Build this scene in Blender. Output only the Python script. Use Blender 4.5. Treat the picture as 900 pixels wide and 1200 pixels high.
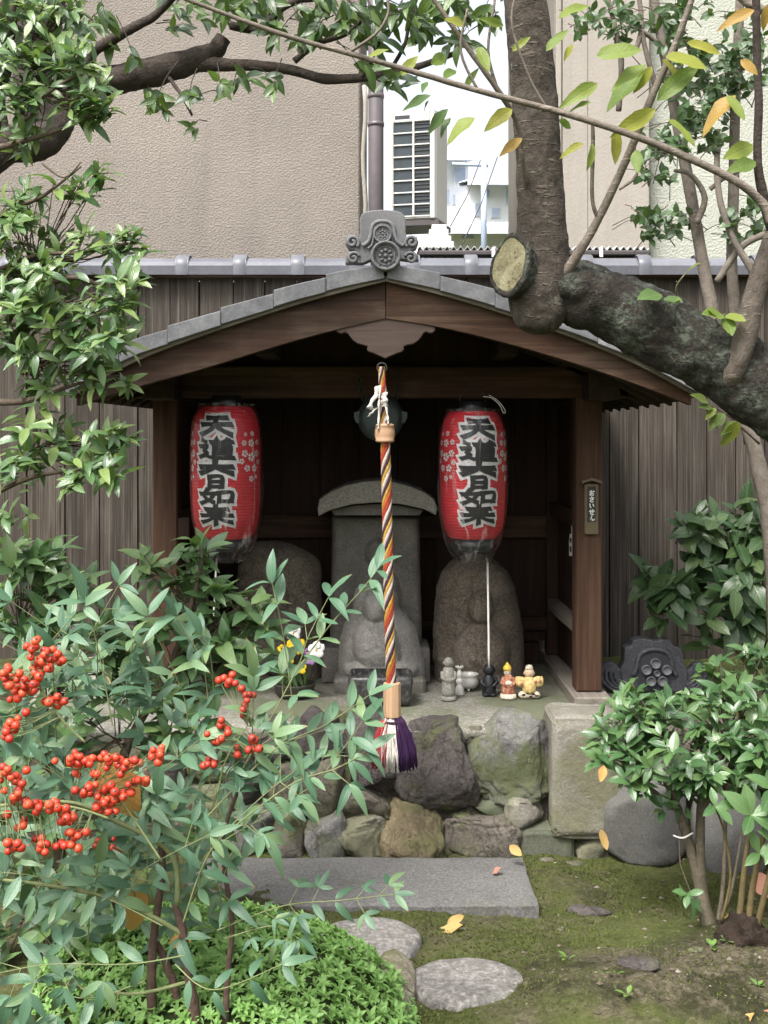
import bpy, bmesh, math, random
import numpy as np
from mathutils import Vector, Matrix, noise
PI = math.pi
for o in list(bpy.data.objects): bpy.data.objects.remove(o)
scene = bpy.context.scene
COL = scene.collection

# ---------------------------------------------------------------- camera
F, HZ, H = 1450.0, 510.0, 1.55          # focal length and horizon row of the 900x1200 photograph, eye height in metres
cam_d = bpy.data.cameras.new('camera'); cam = bpy.data.objects.new('camera', cam_d); COL.objects.link(cam)
cam.location = (0, 0, H); cam.rotation_euler = (math.radians(90), 0, 0)
cam_d.sensor_fit = 'VERTICAL'; cam_d.sensor_height = 36; cam_d.sensor_width = 27
cam_d.lens = F/1200*36; cam_d.shift_y = -(600-HZ)/1200
cam_d.clip_start = 0.05; cam_d.clip_end = 2000
scene.camera = cam
# ---------------------------------------------------------------- sky, sun, exposure
SUN_EL, SUN_AZ = 56, -32                 # degrees; azimuth measured from straight behind the camera, minus = left
w = bpy.data.worlds.new('World'); scene.world = w; w.use_nodes = True
nt = w.node_tree; nt.nodes.clear()
sky = nt.nodes.new('ShaderNodeTexSky'); sky.sky_type = 'NISHITA'; sky.sun_disc = False
sky.sun_elevation = math.radians(SUN_EL); sky.sun_rotation = math.radians(180-SUN_AZ)
sky.dust_density = 6; sky.air_density = 1.0; sky.ozone_density = 1.0
hs = nt.nodes.new('ShaderNodeHueSaturation'); hs.inputs['Saturation'].default_value = 0.3
bg = nt.nodes.new('ShaderNodeBackground'); bg.inputs['Strength'].default_value = 0.12
wo = nt.nodes.new('ShaderNodeOutputWorld')
nt.links.new(sky.outputs[0], hs.inputs['Color']); nt.links.new(hs.outputs[0], bg.inputs[0]); nt.links.new(bg.outputs[0], wo.inputs[0])
sd = bpy.data.lights.new('sun', 'SUN'); sd.energy = 1.5; sd.angle = math.radians(18); sd.color = (1, 0.97, 0.93)
sun = bpy.data.objects.new('sun', sd); COL.objects.link(sun)
el, az = math.radians(SUN_EL), math.radians(SUN_AZ)
sdir = Vector((math.sin(az)*math.cos(el), -math.cos(az)*math.cos(el), math.sin(el)))
sun.location = sdir*20
sun.rotation_euler = sdir.to_track_quat('Z', 'Y').to_euler()
scene.render.engine = 'CYCLES'
scene.view_settings.view_transform = 'Standard'; scene.view_settings.look = 'None'
scene.view_settings.exposure = 1.7; scene.view_settings.gamma = 1
scene.cycles.use_denoising = True
scene.cycles.max_bounces = 8; scene.cycles.diffuse_bounces = 4; scene.cycles.transparent_max_bounces = 12
scene.cycles.transmission_bounces = 4; scene.cycles.caustics_reflective = False; scene.cycles.caustics_refractive = False

# ---------------------------------------------------------------- helpers
def P(px, py, Y): return Vector(((px-450)*Y/F, Y, H-(py-HZ)*Y/F))
def PG(px, py, z=0.0):                     # point where the sight line through a pixel meets height z
    Y = (H-z)*F/(py-HZ); return P(px, py, Y)
def tag(o, label=None, cat=None, group=None, kind=None):
    if label: o['label'] = label
    if cat: o['category'] = cat
    if group: o['group'] = group
    if kind: o['kind'] = kind
    return o
def empty(name, loc, label=None, cat=None, group=None, rz=0):
    o = bpy.data.objects.new(name, None); COL.objects.link(o); o.location = loc; o.rotation_euler = (0, 0, rz)
    o.empty_display_size = 0.05
    return tag(o, label, cat, group)
def link(name, me, parent=None, loc=None):
    """mesh given in world coordinates; under a parent it is moved into the parent's space"""
    o = bpy.data.objects.new(name, me); COL.objects.link(o)
    if parent is not None:
        o.parent = parent
        o.matrix_basis = wm(parent).inverted() @ (Matrix.Translation(loc) if loc is not None else Matrix())
    elif loc is not None: o.location = loc
    return o
_wm = {}
def wm(o):
    m = o.matrix_basis.copy()
    while o.parent is not None:
        o = o.parent; m = o.matrix_basis @ m
    return m
def mesh(name, verts, faces, mat=None, smooth=False, uvs=None):
    me = bpy.data.meshes.new(name); me.from_pydata([tuple(v) for v in verts], [], faces)
    if mat: me.materials.append(mat)
    if smooth: me.polygons.foreach_set('use_smooth', [True]*len(me.polygons))
    me.update(); return me
def obj(name, verts, faces, mat, parent=None, smooth=False, origin=None):
    """mesh object from world-space vertices, with its origin at the middle (or at origin)"""
    vs = [Vector(v) for v in verts]
    c = Vector(origin) if origin is not None else sum(vs, Vector())/len(vs)
    return link(name, mesh(name, [v-c for v in vs], faces, mat, smooth), parent, c)
def bm_obj(name, bm, mat, parent=None, smooth=False, loc=None):
    me = bpy.data.meshes.new(name); bm.normal_update(); bm.to_mesh(me); bm.free()
    if mat: me.materials.append(mat)
    if smooth: me.polygons.foreach_set('use_smooth', [True]*len(me.polygons))
    return link(name, me, parent, loc)
def box_bm(sx, sy, sz, bev=0.0, seg=1):
    bm = bmesh.new(); bmesh.ops.create_cube(bm, size=1)
    bmesh.ops.scale(bm, vec=(sx, sy, sz), verts=bm.verts)
    if bev: bmesh.ops.bevel(bm, geom=bm.edges[:], offset=bev, segments=seg, affect='EDGES', profile=0.5)
    return bm
def box(name, x0, x1, y0, y1, z0, z1, mat, parent=None, bev=0.004, rot=None):
    bm = box_bm(x1-x0, y1-y0, z1-z0, bev)
    c = Vector(((x0+x1)/2, (y0+y1)/2, (z0+z1)/2))
    o = bm_obj(name, bm, mat, parent, loc=c)
    if rot: o.rotation_euler = rot
    return o
def prism_bm(outline, y0, y1, bev=0.0):
    """outline: (x, z) points; extruded along y from y0 (front) to y1"""
    bm = bmesh.new()
    f = bm.faces.new([bm.verts.new((x, y0, z)) for x, z in outline])
    r = bmesh.ops.extrude_face_region(bm, geom=[f])
    bmesh.ops.translate(bm, vec=(0, y1-y0, 0), verts=[v for v in r['geom'] if isinstance(v, bmesh.types.BMVert)])
    bmesh.ops.recalc_face_normals(bm, faces=bm.faces)
    if bev:
        ed = [e for e in bm.edges if abs(e.verts[0].co.y-y0) < 1e-6 and abs(e.verts[1].co.y-y0) < 1e-6]
        bmesh.ops.bevel(bm, geom=ed, offset=bev, segments=2, affect='EDGES', profile=0.5)
    return bm
def recenter(bm):
    c = sum((v.co for v in bm.verts), Vector())/len(bm.verts)
    bmesh.ops.translate(bm, vec=-c, verts=bm.verts); return c
def prism(name, outline, y0, y1, mat, parent=None, bev=0.0, smooth=False):
    bm = prism_bm(outline, y0, y1, bev); c = recenter(bm)
    return bm_obj(name, bm, mat, parent, smooth, c)
def crom(pts, n):
    """Catmull-Rom resample of a list of tuples, n steps for each span"""
    a = np.array(pts, float); out = []
    for i in range(len(a)-1):
        p0, p1, p2, p3 = a[max(i-1, 0)], a[i], a[i+1], a[min(i+2, len(a)-1)]
        for k in range(n):
            t = k/n
            out.append(0.5*((2*p1)+(-p0+p2)*t+(2*p0-5*p1+4*p2-p3)*t*t+(-p0+3*p1-3*p2+p3)*t**3))
    out.append(a[-1]); return np.array(out)
def tube_geo(path, radii, nr=8, cap=True, rough=0.0, rs=6.0, seed=0.0, phase=0.0):
    path = [Vector(p) for p in path]; n = len(path)
    if not hasattr(radii, '__len__'): radii = [radii]*n
    V, Fc = [], []
    ref = None
    for i in range(n):
        t = (path[min(i+1, n-1)]-path[max(i-1, 0)])
        t = t.normalized() if t.length > 1e-9 else Vector((0, 0, 1))
        if ref is None:
            ref = t.orthogonal().normalized()
        ref = (ref-t*ref.dot(t)).normalized(); b = t.cross(ref)
        for k in range(nr):
            a = 2*PI*k/nr+phase; d = ref*math.cos(a)+b*math.sin(a); r = radii[i]
            if rough:
                q = path[i]+d*r
                r *= 1+rough*(noise.noise(q*rs+Vector((seed, 0, 0)))+0.5*noise.noise(q*rs*2.7+Vector((0, seed, 0))))
            V.append(path[i]+d*r)
    for i in range(n-1):
        for k in range(nr):
            k2 = (k+1) % nr
            Fc.append((i*nr+k, i*nr+k2, (i+1)*nr+k2, (i+1)*nr+k))
    if cap:
        Fc.append(tuple(reversed(range(nr)))); Fc.append(tuple((n-1)*nr+k for k in range(nr)))
    return V, Fc
class Geo:
    """collects several shapes of ONE part"""
    def __init__(s): s.v, s.f = [], []
    def add(s, vf):
        o = len(s.v); s.v += list(vf[0]); s.f += [tuple(i+o for i in f) for f in vf[1]]; return s
    def tube(s, path, r, nr=6, **k): return s.add(tube_geo(path, r, nr, **k))
    def build(s, name, mat, parent=None, smooth=True, kind=None):
        o = obj(name, s.v, s.f, mat, parent, smooth)
        if kind: o['kind'] = kind
        return o
def lathe_geo(profile, n=24, c=(0, 0, 0), ang=None):
    c = Vector(c); V, Fc = [], []
    for r, z in profile:
        for k in range(n):
            a = 2*PI*k/n; V.append(c+Vector((r*math.cos(a), r*math.sin(a), z)))
    m = len(profile)
    for i in range(m-1):
        for k in range(n):
            k2 = (k+1) % n; Fc.append((i*n+k, i*n+k2, (i+1)*n+k2, (i+1)*n+k))
    Fc.append(tuple(reversed(range(n)))); Fc.append(tuple((m-1)*n+k for k in range(n)))
    return V, Fc
def lathe(name, profile, mat, parent=None, n=24, c=(0, 0, 0), smooth=True):
    V, Fc = lathe_geo(profile, n, c); return obj(name, V, Fc, mat, parent, smooth)
def ell_geo(c, r, sub=2, warp=0.0, seed=0):
    bm = bmesh.new(); bmesh.ops.create_icosphere(bm, subdivisions=sub, radius=1)
    V = []
    for v in bm.verts:
        q = v.co.normalized(); k = 1+warp*noise.noise(q*1.7+Vector((seed*3.1, 0, 0)))
        V.append(Vector(c)+Vector((q.x*r[0]*k, q.y*r[1]*k, q.z*r[2]*k)))
    Fc = [tuple(x.index for x in f.verts) for f in bm.faces]; bm.free(); return V, Fc
def rock_geo(c, s, seed=0, sq=0.7, amp=0.12, cuts=7, sub=4):
    """a stone: superellipsoid of half sizes s, chipped flat by random planes, then roughened"""
    rng = random.Random(seed); bm = bmesh.new(); bmesh.ops.create_icosphere(bm, subdivisions=sub, radius=1)
    planes = []
    for _ in range(cuts):
        d = Vector((rng.uniform(-1, 1), rng.uniform(-1, 1), rng.uniform(-1, 1))).normalized(); planes.append((d, rng.uniform(0.74, 0.98)))
    V = []; off = Vector((seed*1.37, seed*2.11, seed*0.73))
    for v in bm.verts:
        q = v.co.normalized()
        p = Vector([math.copysign(abs(x)**sq, x) for x in q])
        for d, k in planes:
            e = p.dot(d)-k
            if e > 0: p -= d*e*0.95
        a = amp*(0.8*noise.noise(q*1.6+off)+0.5*noise.noise(q*4+off)+0.32*noise.noise(q*9+off)+0.2*noise.noise(q*21+off))
        p *= 1+a
        V.append(Vector(c)+Vector((p.x*s[0], p.y*s[1], p.z*s[2])))
    Fc = [tuple(x.index for x in f.verts) for f in bm.faces]; bm.free(); return V, Fc
def rock(name, c, s, mat, parent=None, **k):
    V, Fc = rock_geo(c, s, **k); return obj(name, V, Fc, mat, parent, True)

# ---------------------------------------------------------------- materials
class NT:
    def __init__(s, name):
        s.m = bpy.data.materials.new(name); s.m.use_nodes = True; s.t = s.m.node_tree; s.t.nodes.clear()
        s.out = s.n('ShaderNodeOutputMaterial')
    def n(s, typ, **k):
        x = s.t.nodes.new(typ)
        for a, b in k.items():
            if a.startswith('i_'): x.inputs[a[2:].replace('_', ' ')].default_value = b
            else: setattr(x, a, b)
        return x
    def l(s, a, b): s.t.links.new(a, b)
    def coord(s, scale=(1, 1, 1), obj_random=True, kind='Object'):
        tc = s.n('ShaderNodeTexCoord'); mp = s.n('ShaderNodeMapping'); mp.inputs['Scale'].default_value = scale
        if kind == 'World':
            g = s.n('ShaderNodeNewGeometry'); s.l(g.outputs['Position'], mp.inputs['Vector'])
        else: s.l(tc.outputs[kind], mp.inputs['Vector'])
        if obj_random:
            oi = s.n('ShaderNodeObjectInfo'); vm = s.n('ShaderNodeVectorMath', operation='SCALE'); vm.inputs[0].default_value = (13.7, 7.3, 29.1)
            s.l(oi.outputs['Random'], vm.inputs['Scale']); s.l(vm.outputs[0], mp.inputs['Location'])
        return mp.outputs[0]
    def noise(s, vec, scale, detail=6, rough=0.6, dist=0.0):
        x = s.n('ShaderNodeTexNoise'); s.l(vec, x.inputs['Vector'])
        x.inputs['Scale'].default_value = scale; x.inputs['Detail'].default_value = detail
        x.inputs['Roughness'].default_value = rough; x.inputs['Distortion'].default_value = dist
        return x.outputs['Fac']
    def ramp(s, fac, stops, interp='LINEAR'):
        r = s.n('ShaderNodeValToRGB'); r.color_ramp.interpolation = interp; e = r.color_ramp.elements
        while len(e) > 1: e.remove(e[-1])
        for i, (p, c) in enumerate(stops):
            x = e[0] if i == 0 else e.new(p)
            x.position = p; x.color = (*c, 1) if len(c) == 3 else c
        s.l(fac, r.inputs[0]); return r.outputs[0]
    def mix(s, fac, a, b, blend='MIX'):
        x = s.n('ShaderNodeMix', data_type='RGBA', blend_type=blend)
        for i, v in ((0, fac), (6, a), (7, b)):
            if hasattr(v, 'is_linked'): s.l(v, x.inputs[i])
            elif i == 0: x.inputs[0].default_value = v
            else: x.inputs[i].default_value = (*v, 1)
        return x.outputs[2]
    def math(s, op, a, b=0.0, clamp=False):
        x = s.n('ShaderNodeMath', operation=op, use_clamp=clamp)
        for i, v in ((0, a), (1, b)):
            if hasattr(v, 'is_linked'): s.l(v, x.inputs[i])
            else: x.inputs[i].default_value = v
        return x.outputs[0]
    def bump(s, h, strength=0.4, dist=0.01, normal=None):
        b = s.n('ShaderNodeBump'); b.inputs['Strength'].default_value = strength; b.inputs['Distance'].default_value = dist
        s.l(h, b.inputs['Height'])
        if normal is not None: s.l(normal, b.inputs['Normal'])
        return b.outputs[0]
    def pbsdf(s, col, rough=0.7, normal=None, spec=0.5, metal=0.0, **k):
        p = s.n('ShaderNodeBsdfPrincipled')
        for key, v in (('Base Color', col), ('Roughness', rough)):
            if hasattr(v, 'is_linked'): s.l(v, p.inputs[key])
            else: p.inputs[key].default_value = (*v, 1) if key == 'Base Color' else v
        p.inputs['Specular IOR Level'].default_value = spec; p.inputs['Metallic'].default_value = metal
        for a, b in k.items(): p.inputs[a.replace('_', ' ')].default_value = b
        if normal is not None: s.l(normal, p.inputs['Normal'])
        return p.outputs[0]
    def done(s, sh): s.l(sh, s.out.inputs[0]); return s.m
def sc(c, k): return tuple(x*k for x in c)
def m_plain(name, col, rough=0.6, spec=0.4, var=0.15, scale=20, bump=0.1, metal=0.0):
    s = NT(name); v = s.coord(); f = s.noise(v, scale)
    c = s.ramp(f, [(0.25, sc(col, 1-var)), (0.75, sc(col, 1+var))])
    return s.done(s.pbsdf(c, rough, s.bump(s.noise(v, scale*3), bump, 0.004), spec, metal))
def m_wood(name, dark, mid, light, axis='Z', rough=0.75, grain=1.0, bump=0.5, wear=None, spec=0.3, knots=False):
    s = NT(name)
    st = {'X': (1.2, 26, 26), 'Y': (26, 1.2, 26), 'Z': (26, 26, 1.2)}[axis]
    v = s.coord(st)
    g = s.noise(v, 1.3*grain, 8, 0.62, 0.7); g2 = s.noise(v, 6*grain, 4, 0.7)
    gg = s.math('ADD', s.math('MULTIPLY', g, 0.7), s.math('MULTIPLY', g2, 0.3))
    c = s.ramp(gg, [(0.3, dark), (0.5, mid), (0.72, light)])
    oi = s.n('ShaderNodeObjectInfo')
    hv = s.n('ShaderNodeHueSaturation'); s.l(c, hv.inputs['Color'])
    s.l(s.math('ADD', s.math('MULTIPLY', oi.outputs['Random'], 0.5), 0.75), hv.inputs['Value'])
    c = hv.outputs[0]
    if knots:
        kv = s.coord((5.5, 0.01, 1.5)); vo = s.n('ShaderNodeTexVoronoi'); s.l(kv, vo.inputs['Vector']); vo.inputs['Scale'].default_value = 1.0
        dd = s.math('ADD', vo.outputs['Distance'], s.math('MULTIPLY', s.math('SUBTRACT', g, 0.5), 0.12))
        f = s.ramp(dd, [(0.0, (1, 1, 1)), (0.055, (0.9, 0.9, 0.9)), (0.085, (0, 0, 0))])
        c = s.mix(s.math('MULTIPLY', f, 0.85), c, sc(dark, 0.7))
        gg = s.math('ADD', gg, s.math('MULTIPLY', f, -0.25))
    if wear:
        v2 = s.coord((2.5, 2.5, 1.2) if axis == 'Z' else (1.2, 2.5, 2.5))
        f = s.ramp(s.noise(v2, 1.6, 6, 0.65), [(0.45, (0, 0, 0)), (0.68, (1, 1, 1))])
        c = s.mix(s.math('MULTIPLY', f, s.ramp(g, [(0.35, (0.05,)*3), (0.7, (0.75,)*3)])), c, wear)
    return s.done(s.pbsdf(c, rough, s.bump(gg, bump, 0.004), spec))
def m_stone(name, cols, scale=6, speck=120, sm=0.55, bump=0.6, rough=0.9, moss=None, mossamt=0.5, kind='Object', crack=0.0):
    s = NT(name); v = s.coord((1, 1, 1), kind=kind)
    n1 = s.noise(v, scale, 8, 0.65, 0.3); n2 = s.noise(v, speck, 3, 0.7)
    c = s.ramp(n1, [(0.28+0.44*i/(len(cols)-1), x) for i, x in enumerate(cols)])
    c = s.mix(sm, c, s.ramp(n2, [(0.35, sc(cols[0], 0.6)), (0.52, cols[len(cols)//2]), (0.68, sc(cols[-1], 1.4))]))
    if moss:
        f = s.ramp(s.noise(v, scale*0.6, 7, 0.7, 0.2), [(0.62-mossamt*0.3, (0, 0, 0)), (0.72-mossamt*0.3, (1, 1, 1))])
        c = s.mix(s.math('MULTIPLY', f, 0.75), c, moss)
    h = s.math('ADD', s.math('MULTIPLY', n2, 0.45*sm), s.noise(v, scale*4, 8, 0.7))
    if crack:
        f = s.ramp(s.math('ABSOLUTE', s.math('SUBTRACT', s.noise(v, scale*1.1, 7, 0.62, 0.8), 0.5)), [(0.0, (1, 1, 1)), (0.012, (0, 0, 0))])
        c = s.mix(s.math('MULTIPLY', f, crack), c, sc(cols[0], 0.3)); h = s.math('SUBTRACT', h, s.math('MULTIPLY', f, 0.5*crack))
    return s.done(s.pbsdf(c, rough, s.bump(h, bump, 0.012), 0.3))
def m_leaf(name, cols, rough=0.42, trans=0.25, spec=0.6, vein=0.25, vc=(0.25, 0.33, 0.12), spots=None, tip=None):
    s = NT(name)
    oi = s.n('ShaderNodeObjectInfo'); g = s.n('ShaderNodeNewGeometry')
    r = s.math('FRACT', s.math('ADD', oi.outputs['Random'], g.outputs['Random Per Island']))
    c = s.ramp(r, [(i/(len(cols)-1), x) for i, x in enumerate(cols)])
    uv = s.n('ShaderNodeUVMap'); sp = s.n('ShaderNodeSeparateXYZ'); s.l(uv.outputs[0], sp.inputs[0])
    d = s.math('ABSOLUTE', s.math('SUBTRACT', sp.outputs[0], 0.5))
    rib = s.math('SUBTRACT', 1.0, s.math('MULTIPLY', d, 16), clamp=True)
    # side veins slant away from the midrib
    vv = s.math('SINE', s.math('MULTIPLY', s.math('SUBTRACT', sp.outputs[1], s.math('MULTIPLY', d, 0.6)), 48))
    vn = s.math('MULTIPLY', s.math('MAXIMUM', vv, 0.0), 0.35)
    c = s.mix(s.math('MULTIPLY', s.math('MAXIMUM', rib, vn), vein), c, vc)
    tc = s.coord((1, 1, 1), True)
    nz = s.noise(tc, 35, 4, 0.6)
    c = s.mix(s.math('MULTIPLY', nz, 0.3), c, sc(cols[0], 0.6))
    if tip:
        tf = s.math('MULTIPLY', s.math('SUBTRACT', sp.outputs[1], 0.9), 9.0, clamp=True)
        c = s.mix(s.math('MULTIPLY', tf, s.math('GREATER_THAN', r, 0.45)), c, tip)
    if spots:
        f = s.ramp(s.noise(tc, spots[1], 4, 0.6), [(spots[2], (0, 0, 0)), (spots[2]+0.06, (1, 1, 1))])
        c = s.mix(f, c, spots[0])
    bp = s.bump(s.math('ADD', vn, s.math('MULTIPLY', rib, -0.8)), 0.35, 0.002)
    p = s.pbsdf(c, rough, bp, spec)
    tr = s.n('ShaderNodeBsdfTranslucent')
    s.l(s.mix(0.5, c, (0.25, 0.42, 0.05), 'MIX'), tr.inputs[0])
    mx = s.n('ShaderNodeMixShader'); mx.inputs[0].default_value = trans
    s.l(p, mx.inputs[1]); s.l(tr.outputs[0], mx.inputs[2])
    return s.done(mx.outputs[0])
def m_bark(name, dark, light, lichen=None, lscale=9, lthr=0.55, ring=0.0, bump=0.9, scale=14, facing=None):
    s = NT(name); v = s.coord((1, 1, 1), False, 'World')
    n1 = s.noise(v, scale, 8, 0.7, 0.5); n2 = s.noise(v, scale*5, 5, 0.7)
    c = s.ramp(s.math('ADD', s.math('MULTIPLY', n1, 0.6), s.math('MULTIPLY', n2, 0.4)), [(0.35, dark), (0.65, light)])
    h = s.math('ADD', n1, s.math('MULTIPLY', n2, 0.5))
    if ring:                                            # short horizontal lenticels of cherry bark
        vr = s.coord((14, 14, 75), False, 'World'); nr = s.noise(vr, 1.0, 3, 0.6)
        f = s.ramp(nr, [(0.58, (0, 0, 0)), (0.66, (1, 1, 1))])
        c = s.mix(s.math('MULTIPLY', f, ring), c, sc(light, 1.9)); h = s.math('ADD', h, s.math('MULTIPLY', f, 0.6))
    if lichen:
        f = s.ramp(s.math('ADD', s.math('MULTIPLY', s.noise(v, lscale, 8, 0.72, 0.3), 0.75), s.math('MULTIPLY', s.noise(v, lscale*7, 3), 0.25)),
                   [(lthr-0.02, (0, 0, 0)), (lthr+0.07, (1, 1, 1))])
        f = s.math('MULTIPLY', f, s.ramp(s.noise(v, 55, 4, 0.7), [(0.38, (0.1,)*3), (0.55, (1,)*3)]))
        c = s.mix(s.math('MULTIPLY', f, 0.85), c, lichen); h = s.math('ADD', h, s.math('MULTIPLY', f, 0.4))
    return s.done(s.pbsdf(c, 0.9, s.bump(h, bump, 0.012), 0.2))

M = {}
M['beam'] = m_wood('beam_wood', (0.014, 0.0064, 0.0035), (0.043, 0.0205, 0.0108), (0.088, 0.047, 0.027), 'X', wear=(0.15, 0.112, 0.082), bump=0.5)
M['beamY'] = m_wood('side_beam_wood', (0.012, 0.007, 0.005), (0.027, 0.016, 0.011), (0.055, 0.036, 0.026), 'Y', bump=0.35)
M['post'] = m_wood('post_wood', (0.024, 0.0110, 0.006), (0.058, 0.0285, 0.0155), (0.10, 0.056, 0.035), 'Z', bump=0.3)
M['inner'] = m_wood('inner_wood', (0.010, 0.0048, 0.0028), (0.029, 0.0135, 0.0075), (0.055, 0.027, 0.0155), 'Z', bump=0.3)  # darkened so the interior's shade sits partly in the wood colour
M['grey_wood'] = m_wood('weathered_wood', (0.09, 0.08, 0.07), (0.2, 0.18, 0.16), (0.32, 0.29, 0.26), 'Z', bump=0.6)
M['sill'] = m_wood('sill_wood', (0.09, 0.075, 0.06), (0.17, 0.15, 0.125), (0.27, 0.24, 0.2), 'Y', bump=0.5)
M['fence'] = m_wood('fence_wood', (0.008, 0.006, 0.0045), (0.040, 0.032, 0.0245), (0.125, 0.103, 0.081), 'Z', bump=1.0, wear=(0.13, 0.114, 0.094), grain=0.8, knots=True)
M['tile'] = m_stone('roof_tile_clay', [(0.085, 0.086, 0.093), (0.155, 0.157, 0.165), (0.255, 0.256, 0.262)], 9, 90, sm=0.15, bump=0.15, rough=0.45)
M['tile_blue'] = m_stone('wall_cap_clay', [(0.085, 0.088, 0.102), (0.118, 0.121, 0.138), (0.16, 0.163, 0.185)], 3, 50, sm=0.12, bump=0.05, rough=0.35)
M['oni'] = m_stone('ornament_clay', [(0.10, 0.10, 0.105), (0.145, 0.145, 0.15), (0.19, 0.19, 0.195)], 6, 120, sm=0.2, bump=0.12, rough=0.6)
M['oni_dark'] = m_stone('old_ornament_clay', [(0.03, 0.031, 0.036), (0.055, 0.056, 0.064), (0.085, 0.087, 0.095)], 6, 90, bump=0.2, rough=0.55)
# ================================================================ the setting: ground
GREEN = (0.062, 0.085, 0.022)
def ground_z(x, y):
    z = 0.0
    # soil heaped round the shrub at the right, and the bank behind the shrine and its stone base
    z += 0.07*math.exp(-(((x-1.05)/0.55)**2+((y-3.35)/0.45)**2))
    z += 0.05*math.exp(-(((x-0.55)/0.3)**2+((y-3.3)/0.25)**2))
    z += 0.10*math.exp(-(((x+1.0)/0.9)**2+((y-3.3)/0.9)**2))
    t = min(max((y-4.85)/0.35, 0), 1); z += 0.40*t*t*(3-2*t)
    t = min(max((x-1.75)/0.8, 0), 1)*min(max((y-3.9)/0.8, 0), 1); z += 0.15*t
    q = Vector((x, y, 0))
    z += 0.016*noise.noise(q*3.1)+0.009*noise.noise(q*9)+0.006*noise.noise(q*23)+0.004*noise.noise(q*52)
    k = min(max((x-0.35)/0.3, 0), 1)*min(max((3.75-y)/0.3, 0), 1)
    z += k*(0.022*noise.noise(q*11+Vector((5, 0, 0)))+0.013*noise.noise(q*31)+0.006*noise.noise(q*70))
    return z
def m_ground():
    s = NT('mossy_ground'); v = s.coord((1, 1, 1), False, 'World')
    big = s.noise(v, 1.7, 6, 0.6, 0.3); mid = s.noise(v, 9, 8, 0.7, 0.2); fine = s.noise(v, 70, 6, 0.75)
    moss = s.ramp(s.math('ADD', s.math('MULTIPLY', mid, 0.55), s.math('MULTIPLY', fine, 0.45)),
                  [(0.3, (0.032, 0.04, 0.012)), (0.45, (0.072, 0.085, 0.026)), (0.58, (0.11, 0.122, 0.038)), (0.72, (0.155, 0.165, 0.055))])
    soil = s.ramp(fine, [(0.3, (0.035, 0.028, 0.019)), (0.5, (0.105, 0.086, 0.06)), (0.68, (0.21, 0.18, 0.135))])
    soil = s.mix(s.ramp(s.noise(v, 5.5, 7, 0.7, 0.4), [(0.47, (0, 0, 0)), (0.56, (1, 1, 1))]), soil, s.ramp(fine, [(0.3, (0.012, 0.011, 0.007)), (0.7, (0.05, 0.046, 0.026))]))
    f = s.ramp(s.math('ADD', s.math('MULTIPLY', big, 0.5), s.math('MULTIPLY', mid, 0.5)), [(0.46, (0, 0, 0)), (0.58, (1, 1, 1))])
    # bare trodden earth around the foot of the shrub at the right
    sp = s.n('ShaderNodeSeparateXYZ'); s.l(v, sp.inputs[0])
    ex = s.math('DIVIDE', s.math('SUBTRACT', sp.outputs[0], 0.95), 0.62); ey = s.math('DIVIDE', s.math('SUBTRACT', sp.outputs[1], 3.42), 0.40)
    ed = s.math('SUBTRACT', 1.0, s.math('ADD', s.math('MULTIPLY', ex, ex), s.math('MULTIPLY', ey, ey)), clamp=True)
    ef = s.ramp(s.math('ADD', s.math('MULTIPLY', ed, 0.35), s.math('MULTIPLY', s.math('ADD', mid, big), 0.36)), [(0.47, (0, 0, 0)), (0.58, (1, 1, 1))])
    f = s.math('MAXIMUM', f, ef)
    c = s.mix(s.math('MULTIPLY', f, 0.85), moss, soil)
    dk = s.ramp(s.noise(v, 3.4, 5, 0.6), [(0.55, (0, 0, 0)), (0.66, (1, 1, 1))])
    c = s.mix(s.math('MULTIPLY', dk, 0.55), c, (0.03, 0.03, 0.018))
    h = s.math('ADD', s.math('MULTIPLY', mid, 0.6), fine)
    return s.done(s.pbsdf(c, 0.95, s.bump(h, 0.9, 0.02), 0.15))
M['ground'] = m_ground()
xs = np.concatenate([np.linspace(-60, -4, 8), np.linspace(-3.6, -0.75, 45), np.linspace(-0.7, 1.75, 205), np.linspace(1.8, 3.6, 30), np.linspace(4, 60, 8)])
ys = np.concatenate([np.linspace(-40, 0.5, 8), np.linspace(1.0, 2.95, 30), np.linspace(3.0, 4.7, 160), np.linspace(4.75, 6.8, 40), np.linspace(7.2, 120, 10)])
V = [(x, y, ground_z(x, y) if (abs(x) < 3.7 and 0.9 < y < 6.9) else (0.0 if y < 4 else 0.3)) for y in ys for x in xs]
nx = len(xs)
Fc = [(j*nx+i, j*nx+i+1, (j+1)*nx+i+1, (j+1)*nx+i) for j in range(len(ys)-1) for i in range(nx-1)]
g = obj('ground', V, Fc, M['ground'], None, True, origin=(0, 0, 0)); g['kind'] = 'structure'

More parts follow.
